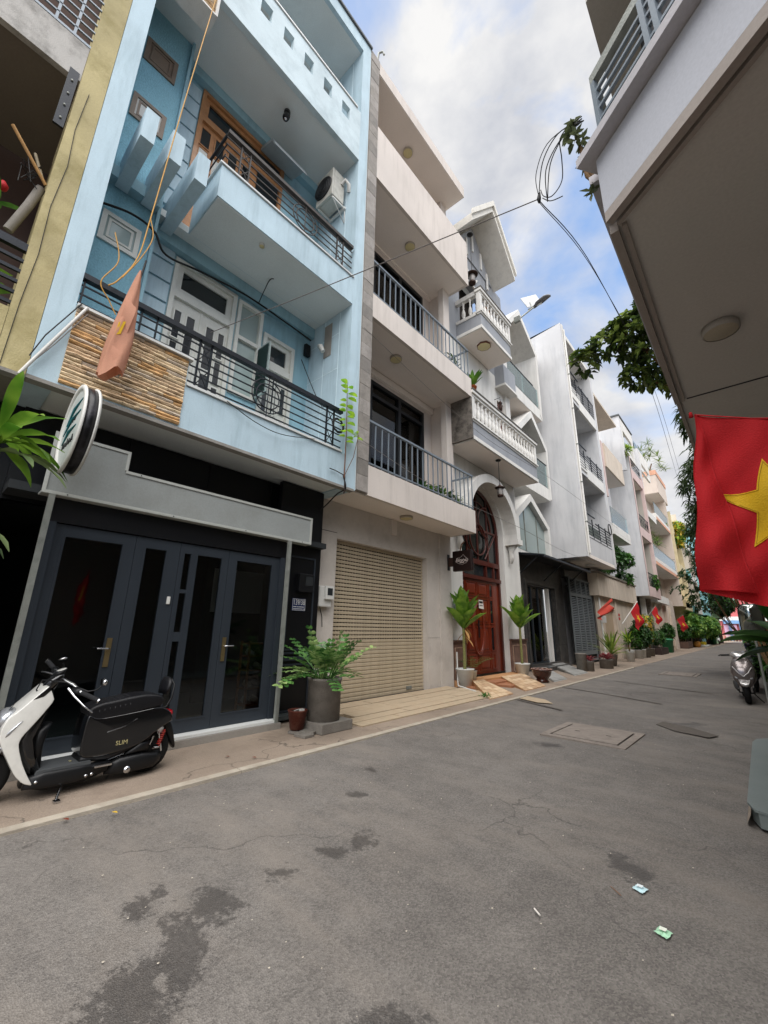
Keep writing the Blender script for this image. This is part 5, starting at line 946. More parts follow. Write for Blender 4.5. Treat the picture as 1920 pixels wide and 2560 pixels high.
Q('brake_cable', MB().tube([(SX+.24,1.15,.97),(SX+.12,1.0,.99),(SX+.03,.99,.9),(SX+.02,1.05,.8)],.006,5), blackp)
bd = textmesh('SLIM',.055,ext=.002)
inst('badge_lettering', bd, (SX+.169,1.745,.355), sc1, rot=(R_(90),0,R_(90)))
bpy.data.objects[-1] if False else None
bd.materials.append(M('gold_badge','#d9cf9a',.3,.05,5,0,20,metal=.6))
nm = textmesh('3',.06,ext=.001); nm.materials.append(M('gold_badge','#d9cf9a')); inst('floor_numeral', nm, (SX+.06,1.36,.247), sc1, rot=(0,0,R_(90)))
# ================================================================ silver scooter facing the camera
silv = M('silver_brown_paint','#7a7270',.22,.05,3,0,20,metal=.6,coat=.5); silvl = M('light_silver_paint','#b8b5b3',.2,.05,3,0,20,metal=.6,coat=.5)
cx, cy = -.47, 13.4
sc2 = thing('scooter', 'silver brown scooter facing the camera on the right side of the lane', 'scooter', (cx,cy,0)); Q = parts_for(sc2)
y0 = 12.8
wheel(cx,y0+.15,.25,.25,.12,sc2,Q); wheel(cx-.08,y0+1.45,.24,.24,.13,sc2,Q)
Q('front_cowl', MB().loft([((cx,y0+.2,.33),(.1,0,0),(0,.1,0)),((cx,y0+.15,.5),(.19,0,0),(0,.13,0)),((cx,y0+.14,.65),(.22,0,0),(0,.14,0)),((cx,y0+.2,.82),(.2,0,0),(0,.12,0)),((cx,y0+.3,.98),(.13,0,0),(0,.07,0))],22,2.7), silv)
Q('front_fender', MB().loft([((cx,y0-.1,.4),(.07,0,0),(0,.03,.03)),((cx,y0,.5),(.1,0,0),(0,.06,.05)),((cx,y0+.15,.54),(.11,0,0),(0,.08,.05)),((cx,y0+.3,.48),(.08,0,0),(0,.04,.04))],16,2.4), silvl)
for s in (-1,1):
    Q('chevron_trim', MB().tube([(cx,y0-.005,.58),(cx+s*.09,y0+.01,.66),(cx+s*.17,y0+.06,.78)],.014,6), silvl); Q('fork', MB().tube([(cx+s*.085,y0+.15,.25),(cx+s*.085,y0+.12,.5)],.028,8), silvl)
    Q('grip', MB().tube([(cx+s*.14,y0+.42,1.02),(cx+s*.36,y0+.5,1.0)],.02,8), blackp); Q('side_panel', MB().loft([((cx+s*.12,y0+.7,.5),(.05,0,0),(0,.02,.14)),((cx+s*.16-.03,y0+1.1,.58),(.09,0,0),(0,.02,.17)),((cx+s*.13-.05,y0+1.5,.62),(.07,0,0),(0,.02,.1)),((cx+s*.06-.06,y0+1.75,.68),(.04,0,0),(0,.02,.04))],16,2.5), silvl if s < 0 else silv)
    Q('indicator_lens', MB().loft([((cx+s*.09,y0+.12,.52),(.05,0,0),(0,.01,.02)),((cx+s*.13,y0+.03,.56),(.03,0,0),(0,.02,.03))],10), clearl)
Q('handle_cowl', MB().loft([((cx,y0+.3,.95),(.13,0,0),(0,.06,0)),((cx,y0+.33,1.02),(.2,0,0),(0,.09,0)),((cx,y0+.38,1.08),(.16,0,0),(0,.06,0)),((cx,y0+.4,1.11),(.08,0,0),(0,.02,0))],18,2.5), silvl); Q('headlight', MB().loft([((cx,y0+.25,1.0),(.13,0,0),(0,.015,.04)),((cx,y0+.3,1.01),(.14,0,0),(0,.02,.045))],16,2.5), clearl)
Q('seat', MB().loft([((cx-.02,y0+.75,.74),(.1,0,0),(0,.01,.04)),((cx-.04,y0+1.0,.78),(.14,0,0),(0,.01,.05)),((cx-.06,y0+1.4,.83),(.14,0,0),(0,.01,.05)),((cx-.07,y0+1.6,.84),(.08,0,0),(0,.01,.03))],16,2.5), vinyl); Q('floor_board', MB().bbox(cx-.15,cx+.15,y0+.25,y0+.75,.2,.3,.03), blackp)
Q('grab_rail', MB().tube([(cx-.18,y0+1.3,.76),(cx-.2,y0+1.6,.84),(cx-.07,y0+1.72,.86),(cx+.06,y0+1.6,.84)],.016,7), silvl); Q('exhaust', MB().tube([(cx-.16,y0+.9,.2),(cx-.2,y0+1.2,.24),(cx-.24,y0+1.65,.32)],[.035,.06,.055],12), blackp)
Q('side_stand', MB().tube([(cx+.1,y0+.5,.2),(cx+.26,y0+.5,.01)],.012,6), blackp); Q('wind_visor', MB().tube([(cx-.36,y0+.5,1.01),(cx-.4,y0+.46,.99)],.012,6), blackp)
Q('mirror_stem', MB().tube([(cx+.1,y0+.45,1.05),(cx+.16,y0+.48,1.22)],.008,6), blackp); Q('mirror', MB().loft([((cx+.18,y0+.47,1.26),(.06,0,0),(0,0,.04)),((cx+.18,y0+.49,1.26),(.055,0,0),(0,0,.036))],14,2.5), blackp)
# distant motorbikes
def farbike(x,y,m,label,s=1.0):
    t = thing('motorbike', label, 'motorbike', (x,y,0)); q = parts_for(t)
    for dy in (-.6*s,.6*s): q('wheel', MB().lathe([(.2,-.05),(.29,-.04),(.29,.04),(.2,.05)],(x,y+dy,.29),18,'x'), rubber)
    q('body', MB().loft([((x,y-.55*s,.5),(.12,0,0),(0,.05,.22)),((x,y-.35*s,.65),(.2,0,0),(0,.05,.28)),((x,y,.45),(.14,0,0),(0,.05,.18)),((x,y+.5*s,.62),(.14,0,0),(0,.05,.12))],12,2.5), m); q('seat', MB().loft([((x,y,.74),(.1,0,0),(0,.02,.05)),((x,y+.6*s,.82),(.1,0,0),(0,.02,.04))],10), vinyl)
    q('handlebar', MB().tube([(x-.32,y-.3*s,1.0),(x,y-.42*s,1.02),(x+.32,y-.3*s,1.0)],.02,6), blackp); return t
farbike(-.35,16.3,blackp,'black motorbike parked behind the silver scooter'); farbike(-1.0,44,M('navy_paint','#1b2340',.3),'navy motorbike parked far down on the right side'); farbike(-4.9,80,whiteg,'white motorbike near the green tub far down the left side'); farbike(-1.2,92,M('maroon_paint','#4a1a1f',.3),'maroon motorbike by the railing at the lane end')
rk = thing('metal_rack', 'grey metal frame rack among the plants behind the silver scooter', 'rack', (.15,15.3,0))
for p_ in (((.0,15.1,0),(-.15,15.1,1.5)),((.35,15.1,0),(.2,15.1,1.5)),((-.15,15.1,1.5),(.2,15.1,1.5)),((-.05,15.1,.7),(.28,15.1,.7))): MB().tube(p_,.03,6).build('bar', galv, rk)
mr_ = thing('convex_mirror', 'rounded rectangular mirror on a stem among the right hand plants', 'mirror', (-.28,11.2,0))
MB().loft([((-.1,9.9,1.72),(.17,0,0),(0,0,.3)),((-.1,9.94,1.72),(.16,0,0),(0,0,.28))],26,4).build('frame', blackp, mr_); MB().loft([((-.1,9.896,1.72),(.155,0,0),(0,0,.28)),((-.1,9.899,1.72),(.155,0,0),(0,0,.28))],26,4).build('mirror_glass', M('mirror_silver','#8d938f',.06,.02,2,0,10,metal=1), mr_); MB().tube([(-.1,9.93,0),(-.1,9.93,1.45)],.02,7).build('stem', galv, mr_)
mr_.location = (-.1,9.93,0)
for c in mr_.children: c.location = (0,0,0); c.data.transform(Matrix.Translation(Vector((-.28+.1,11.2-9.93,0))))
# ================================================================ air conditioner, lamps, signs, meters
ac = thing('air_conditioner', 'white outdoor air conditioning unit on a bracket at the upper blue wall', 'air conditioner', (-6.3,4.75,11.2)); Q = parts_for(ac)
acm = M('ac_casing','#b9b7ae',.5,.08,5,.02,50,dirt=.5,dcol=hx('#6f6a5e'),ds=6)
Q('casing', MB().bbox(-6.62,-6.02,4.35,5.02,11.35,12.45,.03) if False else MB().bbox(-6.55,-5.95,4.72,5.04,11.45,12.3,.02), acm); Q('front_face', MB().bbox(-6.55,-5.95,4.66,4.72,11.45,12.3,.02), acm)
Q('fan_recess', MB().lathe([(.001,.0),(.3,.0),(.3,-.02),(.001,-.02)],(-6.28,4.655,11.86),30,'y'), M('fan_dark','#1d1e20',.7))
for r_0 in (.08,.15,.22,.29): Q('grille_ring', MB().tube([(-6.28+r_0*math.cos(a*math.pi/14),4.63,11.86+r_0*math.sin(a*math.pi/14)) for a in range(29)],.006,4,cap=False), M('fan_grille','#4a4b4c',.6))
for i in range(3): a = i*2.09; Q('fan_blade', MB().add([(-6.28,4.645,11.86),(-6.28+.26*math.cos(a),4.637,11.86+.26*math.sin(a)),(-6.28+.26*math.cos(a+.9),4.65,11.86+.26*math.sin(a+.9))],[(0,1,2)]), M('fan_grille','#4a4b4c'))
Q('bracket', MB().box(-6.5,-5.93,5.05,5.1,11.35,11.4).box(-6.5,-6.46,4.7,5.12,11.38,11.42).box(-6.0,-5.96,4.7,5.12,11.38,11.42), whitepl); Q('bracket_arm', MB().tube([(-5.98,4.74,11.36),(-5.98,5.11,10.95),(-5.98,5.11,11.4)],.014,6), whitepl)
Q('pipe_elbow', MB().tube([(-5.95,4.95,12.0),(-5.85,4.98,12.1),(-5.8,5.05,11.98),(-5.86,5.12,11.85)],.045,8), whitepl)
cm = thing('security_camera', 'black dome security camera under the third floor slab', 'security camera', (-6.1,3.37,12.5)); MB().lathe([(.001,0),(.07,0),(.07,-.08),(.06,-.12)],(-6.1,3.37,12.69),18).build('mount', blackp, cm); MB().loft([((-6.1,3.37,12.57),(.075,0,0),(0,.075,0)),((-6.08,3.34,12.45),(.075,0,0),(0,.075,0)),((-6.07,3.33,12.38),(.06,0,0),(0,.06,0))],16,2).build('body', blackp, cm); MB().lathe([(.001,-.002),(.035,0),(.035,.02)],(-6.07,3.33,12.36),14).build('lens', chrome, cm)
crl = M('lamp_rim_cream','#a89f90',.5,.05,3,0,20); crd = M('lamp_diffuser','#c9bd8e',.4,.05,3,0,20)
def clamp(x,y,z,label,r=.16,oct=False,grp=None,rim=crl,dif=crd):
    t = thing('ceiling_light', label, 'ceiling light', (x,y,z-.06), grp); n = 8 if oct else 26
    MB().lathe([(.001,.0),(r,0),(r,-.055),(r*.93,-.06)],(x,y,z),n).build('rim', rim, t); MB().lathe([(r*.93,-.055),(r*.8,-.062),(.001,-.064)],(x,y,z),n).build('diffuser', dif, t)
clamp(-6.0,7.6,4.104,'round light under the grey house slab above the shutter'); clamp(-6.15,7.33,8.47,'round light over the first floor balcony of the cream house'); clamp(-6.15,7.95,12.82,'round light over the second floor balcony of the cream house'); clamp(-6.2,7.9,16.77,'round light under the roof slab of the cream house')
clamp(-5.98,12.2,11.655,'octagonal brown rimmed light under the upper white balcony',.26,True,rim=M('brown_lamp_rim','#6a4030',.5)); clamp(.17,4.25,4.115,'large round ceiling light under the overhanging grey soffit',.135,rim=M('white_lamp_rim','#a7a49e',.4),dif=M('lamp_diffuser_b','#a89f8c',.4))
clamp(-5.8,6.9-3.9,8.355,'round dark ceiling hole with hanging wire under the blue balcony',.05,rim=whitepl)
# round projecting sign
rs = thing('round_sign', 'round white two sided sign with black rim beside the signboard', 'sign', (-5.12,.84,3.0)); Q = parts_for(rs)
rc = (-5.12,.84,3.47); R0 = .47
Q('drum', MB().lathe([(R0*.96,-.05),(R0,-.048),(R0,.048),(R0*.96,.05)],rc,48,'y'), M('sign_drum_black','#101013',.35,.2,6,.02,60,dirt=.35,dcol=hx('#6b6770'),ds=5))
for s in (-1,1):
    Q('rim', MB().lathe([(R0*.9,s*.058),(R0*.93,s*.075),(R0*1.02,s*.075),(R0*1.04,s*.06),(R0*1.04,s*.05),(R0*.9,s*.05)],rc,48,'y'), whitepl); Q('face', MB().lathe([(.001,s*.058),(R0*.9,s*.058)],rc,48,'y'), M('sign_face_grey','#ccd1ce',.3,.1,2,0,20,dirt=.4,dcol=hx('#6f7a78'),ds=3))
tl = M('teal_print','#2f6f78',.5); dk_ = M('black_print','#15181a',.5)
for i,(a,b) in enumerate((((-.24,.1),(.28,.26)),((-.3,0.0),(.3,.12)),((-.26,-.12),(.22,-.02)))):
    Q('brush_stroke', MB().tube([(rc[0]+a[0],rc[1]-.06,rc[2]+a[1]),(rc[0]+(a[0]+b[0])/2,rc[1]-.06,rc[2]+(a[1]+b[1])/2+.04),(rc[0]+b[0],rc[1]-.06,rc[2]+b[1])],[.006,.02,.006],6), tl)
for i in range(5): x = rc[0]-.2+i*.09; Q('letter_stroke', MB().tube([(x,rc[1]-.06,rc[2]-.2),(x+.02,rc[1]-.06,rc[2]-.12-.02*(i%2)),(x+.05,rc[1]-.06,rc[2]-.19)],.009,5), dk_)
for i in range(4): x = rc[0]-.13+i*.08; Q('letter_stroke', MB().tube([(x,rc[1]-.06,rc[2]+.06),(x+.03,rc[1]-.06,rc[2]+.13)],.008,5), dk_)
Q('hanger', MB().tube([(-5.45,.84,4.05),(-5.45,.84,3.7)],.02,6), darkm)
# house number plate
npm = thing('number_plate', 'blue enamel house number plate on the black side panel', 'number plate', (-6.19,4.72,1.78)); MB().bbox(-6.197,-6.185,4.57,4.87,1.77,1.99,.004).build('plate', M('navy_enamel','#10214f',.3,.05,5,0,20,coat=.3), npm)
MB().frame(-6.186,-6.183,4.58,4.86,1.78,1.98,.006).build('border', whitepl, npm)
tmn = textmesh('139/38',.13,ext=.001); tmn.materials.append(whitepl); inst('lettering', tmn, (-6.183,4.72,1.915), npm, rot=(R_(90),0,R_(90)), scale=(.72,1,1))
ml = MB()
for row,z in ((0,1.84),(1,1.805)):
    y = 4.6
    while y < 4.84: wd_ = random.uniform(.012,.03); ml.box(-6.185,-6.183,y,y+wd_,z-.006+row*.002,z+.008-row*.002); y += wd_+random.choice([.004,.004,.012])
ml.build('small_print', whitepl, npm, kind='stuff')
mb_ = thing('meter_box', 'black electricity meter box above the number plate', 'meter', (-6.15,4.78,2.1)); MB().bbox(-6.197,-6.08,4.62,4.95,2.1,2.43,.015).build('case', blackp, mb_); MB().box(-6.08,-6.075,4.76,4.92,2.22,2.38).build('window', M('meter_window','#2c2f31',.15), mb_)
mb2 = thing('meter_box', 'white electricity meter with square display beside the shutter', 'meter', (-6.4,5.45,1.85)); MB().bbox(-6.445,-6.33,5.3,5.62,1.88,2.28,.02).build('case', whitepl, mb2); MB().bbox(-6.33,-6.27,5.42,5.63,2.02,2.28,.012).build('display_housing', whitepl, mb2); MB().box(-6.27,-6.266,5.46,5.59,2.1,2.24).build('display', M('meter_window','#2c2f31'), mb2)
MB().tube([(-6.42,5.4,1.88),(-6.43,5.48,1.7),(-6.43,5.5,1.5)],.008,5).build('cable', wirem, mb2)
mb3 = thing('meter_box', 'grey meter box on the left pilaster of the arched door', 'meter', (-6.5,10.55,1.75)); MB().bbox(-6.5,-6.38,10.36,10.78,1.76,2.2,.02).build('case', M('meter_green_grey','#8f938a',.5), mb3); MB().box(-6.38,-6.375,10.62,10.76,1.95,2.12).build('window', M('meter_window','#2c2f31'), mb3)
mb4 = thing('meter_box', 'small white meter box on the beige pier beside the red furled flag', 'meter', (-6.2,24.8,2)); MB().bbox(-6.3,-6.1,24.65,24.95,1.95,2.3,.02).build('case', whitepl, mb4)
# projecting cafe sign
bs = thing('shop_sign', 'dark brown square sign reading Bisou beside the arched red door', 'sign', (-6.1,10.0,3.0)); Q = parts_for(bs)
dkb = M('sign_dark_brown','#1d0f0d',.4,.05,3,0,20); ys = 9.98
Q('box', MB().bbox(-6.22,-5.62,ys,ys+.12,3.05,3.62,.02), dkb); Q('bracket', MB().box(-6.45,-6.22,ys+.03,ys+.09,3.2,3.45), M('sign_bracket','#3d2a24',.5)); Q('wall_plate', MB().box(-6.398,-6.38,ys+.01,ys+.11,3.1,3.55), darkm); Q('loop', MB().tube([(-6.0,ys+.06,3.62),(-5.95,ys+.06,3.8),(-5.85,ys+.06,3.88)],.015,6), brownw)
bt = textmesh('Bisou',.15,ext=.001); bt.materials.append(M('sign_ivory','#d8ccc6',.5)); inst('lettering', bt, (-5.92,ys-.002,3.35), bs, rot=(R_(90),0,0), scale=(1.1,1,1))
ol = [(-6.13,3.32),(-6.04,3.43),(-5.98,3.42),(-5.93,3.44),(-5.87,3.5),(-5.8,3.42),(-5.71,3.34),(-5.77,3.27),(-5.9,3.23),(-6.03,3.26),(-6.13,3.32)]
Q('outline', MB().tube([(x,ys-.003,z) for x,z in ol],.003,4), M('sign_ivory','#b9a9a2')); Q('small_print', MB().box(-5.99,-5.85,ys-.002,ys,3.275,3.29), M('sign_ivory','#b9a9a2'))
pp = thing('paper_notice', 'white paper notice taped to the red carved door', 'notice', (-6.78,12.6,2.18)); MB().add([(-6.778,12.4,2.44),(-6.778,12.68,2.43),(-6.775,12.72,2.15),(-6.778,12.41,2.17)],[(0,3,2,1)]).build('sheet', M('paper_white','#d9d3cb',.8), pp); MB().box(-6.777,-6.774,12.43,12.66,2.33,2.4).build('bold_line', dk_, pp); MB().box(-6.777,-6.774,12.44,12.66,2.24,2.28).build('thin_line', M('grey_print','#77736f',.6), pp)
# lanterns
def lantern(x,y,ztop,drop,label,s=1.0):
    t = thing('lantern', label, 'lantern', (x,y,ztop-drop)); zb = ztop-drop
    MB().lathe([(.001,0),(.09*s,0),(.08*s,-.03),(.001,-.03)],(x,y,ztop),14).build('ceiling_plate', wirem, t); MB().tube([(x,y,ztop-.02),(x,y,zb+.4*s)],.01,5).build('rod', wirem, t)
    MB().lathe([(.02,.42*s),(.06*s,.38*s),(.17*s,.32*s),(.16*s,.3*s),(.08*s,.29*s)],(x,y,zb),18).build('cap', M('lantern_bronze','#3a2a24',.5,.1,5,.02,40,metal=.5), t); MB().lathe([(.075*s,.29*s),(.09*s,.2*s),(.07*s,.08*s)],(x,y,zb),14).build('glass_chimney', M('lantern_glass','#8f8a86',.2), t)
    MB().lathe([(.07*s,.08*s),(.1*s,.06*s),(.09*s,.0),(.001,0)],(x,y,zb),16).build('base', M('lantern_bronze','#3a2a24'), t)
    for a in range(4): c_, s_ = math.cos(a*1.57)*.1*s, math.sin(a*1.57)*.1*s; MB().tube([(x+c_,y+s_,zb+.06*s),(x+c_,y+s_,zb+.3*s)],.006,4).build('cage_wire', wirem, t)
lantern(-5.75,12.3,7.04,1.3,'bronze lantern hanging on a rod before the arched door'); lantern(-5.8,11.2,15.9,2.3,'bronze lantern hanging inside the gable arch at the top',1.3)
wlp = thing('wall_lantern', 'small bronze wall lantern beside the grey bay of the white house', 'lantern', (-6.4,14.1,9.9)); MB().lathe([(.001,0),(.06,.02),(.07,.15),(.05,.3),(.09,.34),(.02,.45)],(-6.35,14.1,9.9),12).build('body', M('lantern_bronze','#3a2a24'), wlp); MB().tube([(-6.59,14.1,10.5),(-6.35,14.1,10.5),(-6.35,14.1,10.3)],.012,5).build('arm', wirem, wlp)
# solar street lamp
sl_ = thing('street_lamp', 'solar street lamp with tilted panel standing out above the white gable', 'lamp', (-5.6,14.8,14.2)); Q = parts_for(sl_)
Q('arm', MB().tube([(-5.57,14.73,14.25),(-5.0,15.2,14.9)],.035,8), galv); Q('lamp_head', MB().loft([((-5.05,15.18,14.84),(.05,.05,0),(0,0,.03)),((-4.88,15.2,14.96),(.08,.08,0),(0,0,.05)),((-4.8,15.2,14.99),(.12,.12,0),(0,0,.05)),((-4.45,15.2,15.12),(.12,.12,0),(0,0,.04)),((-4.38,15.2,15.15),(.05,.05,0),(0,0,.02))],14,2.6), M('lamp_grey','#6b6c6e',.4,.05,3,0,20,metal=.3)); Q('panel_strut', MB().tube([(-5.1,15.15,14.86),(-5.25,15.4,15.4)],.025,6), galv); Q('panel_frame', MB().box(-5.3,-4.7,15.19,15.21,14.88,14.94), galv)
Q('solar_panel', MB().add([(-5.84,15.9,16.28),(-5.14,15.9,16.08),(-4.69,15.2,14.83),(-5.31,15.2,15.0),(-5.84,15.9,16.33),(-5.14,15.9,16.13),(-4.69,15.2,14.88),(-5.31,15.2,15.05)],[(3,2,1,0),(4,5,6,7),(0,1,5,4),(1,2,6,5),(2,3,7,6),(3,0,4,7)]), M('panel_back_white','#a9abac',.5,.15,4,.02,30)); Q('wall_mount', MB().box(-5.75,-5.5,14.68,14.8,14.15,14.4), galv)
# ================================================================ litter
wr = thing('snack_wrapper', 'blue white crumpled wrapper beside the dark stain on the road', 'wrapper', (-.81,3.31,0)); wr2 = thing('snack_wrapper', 'green white crumpled wrapper nearer the camera on the road', 'wrapper', (-.64,2.96,0))
for t, cols, cxy, sz in ((wr,('#bcd8dd','#e3ebec'),(-.81,3.31),.034),(wr2,('#a3cfae','#e6ebdc'),(-.64,2.96),.034)):
    m = MB(); n = 6; vs = []
    for i in range(n+1):
        for j in range(n+1):
            u, v = i/n-.5, j/n-.5; vs.append((cxy[0]+sz*2*(u*.9+v*.25)+random.uniform(-.003,.003), cxy[1]+sz*2.2*(v*.95-u*.3)+random.uniform(-.003,.003), .006+random.uniform(0,.014)*(1-2*max(abs(u),abs(v)))+.002))
    m.add(vs, [(i*(n+1)+j,(i+1)*(n+1)+j,(i+1)*(n+1)+j+1,i*(n+1)+j+1) for i in range(n) for j in range(n)]); m.build('foil', M('foil_%s'%cols[0].strip('#'),cols[0],.35,.3,40,.1,60), t)
    MB().add([(cxy[0]+sz*x,cxy[1]+sz*y,.022) for x,y in ((-.5,-.4),(.4,-.5),(.5,.45),(-.45,.5))],[(0,1,2,3)]).build('label', M('foil_%s'%cols[1].strip('#'),cols[1],.4), t)
MB().tube([(-1.21,2.69,.006),(-1.165,2.655,.006)],.0045,7).build('cigarette_butt', M('paper_white','#d9d3cb'), None, 'white cigarette butt lying alone on the asphalt', 'cigarette butt')
MB().tube([(-.95,3.22,.004),(-.88,3.16,.005)],.002,5).build('stick', brownw, None, 'thin wooden stick beside the blue white wrapper', 'stick')
spk = MB()
for i in range(230):
    x, y = random.uniform(-4.4,-.5), random.uniform(.9,9)**1.0; s = random.uniform(.002,.006); spk.add([(x-s,y-s,.007),(x+s,y-s*.5,.007),(x+s*.6,y+s,.009),(x-s*.8,y+s,.007)],[(0,1,2,3)])
spk.build('road_specks', M('pale_speck','#b9b0a0',.8), None, 'tiny pale grit and paper specks scattered over the asphalt', 'grit', kind='stuff')
for (x,y,c,lab) in ((-4.25,1.5,'#b8962f','small yellow dry leaf on the road below the scooter'),(-4.38,1.2,'#6b2f1d','brown dry leaf on the road near the kerb corner'),(-5.0,2.9,'#5a3324','brown dry leaf on the pavement near the step'),(-4.75,3.1,'#6b2f1d','reddish dry leaf on the pavement by the kerb line')):
    MB().leaf((x,y,.012),(1,.4,.1),.06,.03,.1,3).build('fallen_leaf', M('dry_leaf_%s'%c.strip('#'),c,.8), None, lab, 'leaf')
# shoe rack in the shop
sr = thing('shoe_rack', 'wooden shoe rack with pale shoes behind the right glass door', 'shoe rack', (-6.6,4.0,.1)); Q = parts_for(sr)
for y in (3.95,4.6): 
    for x in (-6.7,-6.45): Q('post', MB().box(x,x+.03,y,y+.03,.1,1.25), M('rack_wood','#a3683a',.5,.2,8,.03,30))
for z in (.25,.5,.78,1.0,1.2): Q('shelf', MB().box(-6.7,-6.42,3.95,4.63,z,z+.02), M('rack_wood','#a3683a'))
def shoe(x,y,z,m,lab,root=True):
    t = MB().loft([((x-.11,y,z+.05),(.01,0,0),(0,.03,0)),((x-.07,y,z+.06),(0,0,.055),(0,.035,0)),((x+.02,y,z+.045),(0,0,.042),(0,.04,0)),((x+.1,y,z+.03),(0,0,.028),(0,.042,0)),((x+.14,y,z+.022),(0,0,.012),(0,.025,0))],12,2.3)
    return t.build('shoe', m, None, lab, 'shoe', 'shoes on the rack behind the glass')
for i,z in enumerate((.27,.52,.8,1.02)):
    for k_ in range(3): shoe(-6.55,4.05+k_*.17,z,[whitepl,M('beige_shoe','#a79a86',.7),M('grey_shoe','#5f6165',.7)][(i+k_)%3],'%s shoe on the %s shelf of the rack, %s of three' % (('white','beige','grey')[(i+k_)%3],('lowest','second lowest','third','top')[i],('left','middle','right')[k_]))
shoe(-6.3,3.95,.12,whitepl,'white shoe lying on the shop floor in front of the rack')
# ================================================================ plants
potm = M('white_pot','#c9cac6',.45,.06,3,.01,50); soilm = M('soil','#2b2019',.95,.3,20,.2,60); barkm = M('bark_brown','#6b5236',.85,.3,12,.2,60); cemp = M('cement_pot','#7a756e',.9,.2,6,.15,70,dirt=.5,dcol=hx('#55504a'),ds=5)
def pot(x,y,z,r0,r1,h,m,par,soil=True,n=26):
    MB().lathe([(.001,0),(r0,0),(r1,h*.93),(r1*1.05,h*.94),(r1*1.05,h),(r1*.93,h),(r1*.9,h*.9)],(x,y,z),n).build('pot', m, par)
    if soil: MB().lathe([(.001,h*.9),(r1*.9,h*.9)],(x,y,z),n).build('soil', soilm, par)
def rosette(par,x,y,z,n,L_,W,mat,up=(.3,1.1),droop=.5,spread=0,name='leaf',seg=5,fold=.15,wav=0):
    for i in range(n):
        a = i*2.399+random.uniform(-.2,.2); e = random.uniform(*up)
        MB().leaf((x,y,z+spread*i/n),(math.cos(a)*math.cos(e),math.sin(a)*math.cos(e),math.sin(e)),L_*random.uniform(.8,1.15),W*random.uniform(.85,1.1),droop*random.uniform(.7,1.3),seg,fold,wav=wav).build(name,mat if not isinstance(mat,list) else random.choice(mat),par)
# zz plant in a tall cement pot
zz = thing('potted_plant', 'dense zz plant in a tall round cement pot left of the shutter', 'plant', (-5.25,4.62,0))
MB().bbox(-5.55,-4.98,4.36,4.98,0,.14,.01).build('plinth', cemp, zz); pot(-5.27,4.63,.14,.25,.255,.6,cemp,zz)
zl = leafmat('zz_leaf','#2b5526','#5a8442',.28,9,.2); zl2 = leafmat('zz_leaf_light','#5a8040','#9ab070',.28,9,.25)
for i in range(44):
    a = random.uniform(0,6.283); tilt = random.choice([random.uniform(.05,.7),random.uniform(.4,1.15)]); Ln = random.uniform(.5,.9); d = Vector((math.cos(a)*math.sin(tilt),math.sin(a)*math.sin(tilt),math.cos(tilt))); p = Vector((-5.27,4.63,.7))+Vector((math.cos(a),math.sin(a),0))*random.uniform(.02,.15); m = MB(); pts = [p.copy()]; n = 9
    for k_ in range(n):
        d = (d+Vector((random.uniform(-.05,.05),random.uniform(-.05,.05),-.02-.08*tilt))).normalized(); p = p+d*Ln/n; pts.append(p.copy())
        if k_ > 2:
            s = d.cross(Vector((0,0,1))); s = s.normalized() if s.length > .05 else Vector((1,0,0)); u = s.cross(d).normalized()
            for q in (-1,1): m.leaf(p, (s*q*.95+d*.3+u*random.uniform(-.1,.5)), random.uniform(.1,.135)*(1.1-.35*k_/n), .078*(1.15-.35*k_/n), .2, 3, .1, upv=u)
    m.tube(pts, [.012*(1-.7*t/n) for t in range(n+1)], 5); m.build('frond', random.choice([zl,zl,zl2]), zz)
rp = thing('flower_pot', 'small rusty red plastic pot on broken tiles by the cement pot', 'pot', (-5.38,4.2,.05)); pot(-5.38,4.22,.05,.1,.14,.26,dust,rp)
for i in range(4): MB().box(-5.42+i*.03,-5.36+i*.03,4.18,4.26,.29,.3+.01*i).build('rubble', whitepl, rp)
for (x,y,a) in ((-5.32,4.2,.2),(-5.2,4.3,.5),(-5.12,4.16,.1)): o = MB().box(-.11,.11,-.09,.09,0,.03).build('tile', cemp, None, {.2:'broken grey tile under the red pot',.5:'broken grey tile behind the red pot',.1:'broken grey tile nearest the road by the red pot'}[a], 'tile'); o.location = (x,y,.0+a*.03); o.rotation_euler = (0,0,a)
# tall plants in white pots beside the red door
fid = leafmat('fiddle_leaf','#4a7422','#86a83e',.35,5,.4)
def fiddle(x,y,z,top,label,lean=0,dead=False):
    t = thing('potted_plant', label, 'plant', (x,y,z)); pot(x,y,z,.15,.24,.46,potm,t); th = top-z-.9
    MB().tube([(x,y,z+.4),(x+lean*.5,y+lean*.3,z+.4+th*.5),(x+lean,y,z+.4+th)],[.045,.04,.035],9).build('trunk', M('green_ringed_trunk','#7a7a4a',.8,.4,40,.2,60), t)
    for i in range(17): a = i*2.4; e = 1.5-.05*i; MB().leaf((x+lean,y,z+.35+th-.02*i),(math.cos(a)*math.cos(e),math.sin(a)*math.cos(e),math.sin(e)),random.uniform(.75,1.0),.36,.14,6,.28,wav=.012).build('leaf', fid, t)
    return t
f1 = fiddle(-6.2,10.42,.02,2.35,'tall bright leaved plant with twisted trunk in white pot, left of red door'); f2 = fiddle(-6.08,13.85,.0,2.4,'tall bright leaved plant in white pot right of the red door')
for i in range(5): MB().leaf((-6.15,10.42,1.3+.06*i),(math.cos(i*1.9),math.sin(i*1.9),-.7),.35,.08,.5,4,.2).build('dry_leaf', M('dry_leaf_tan','#a77f4d',.8), f1)
z3 = thing('potted_plant', 'small zz plant standing behind the left white pot', 'plant', (-6.25,10.9,.15)); pot(-6.25,10.9,.15,.1,.13,.25,potm,z3)
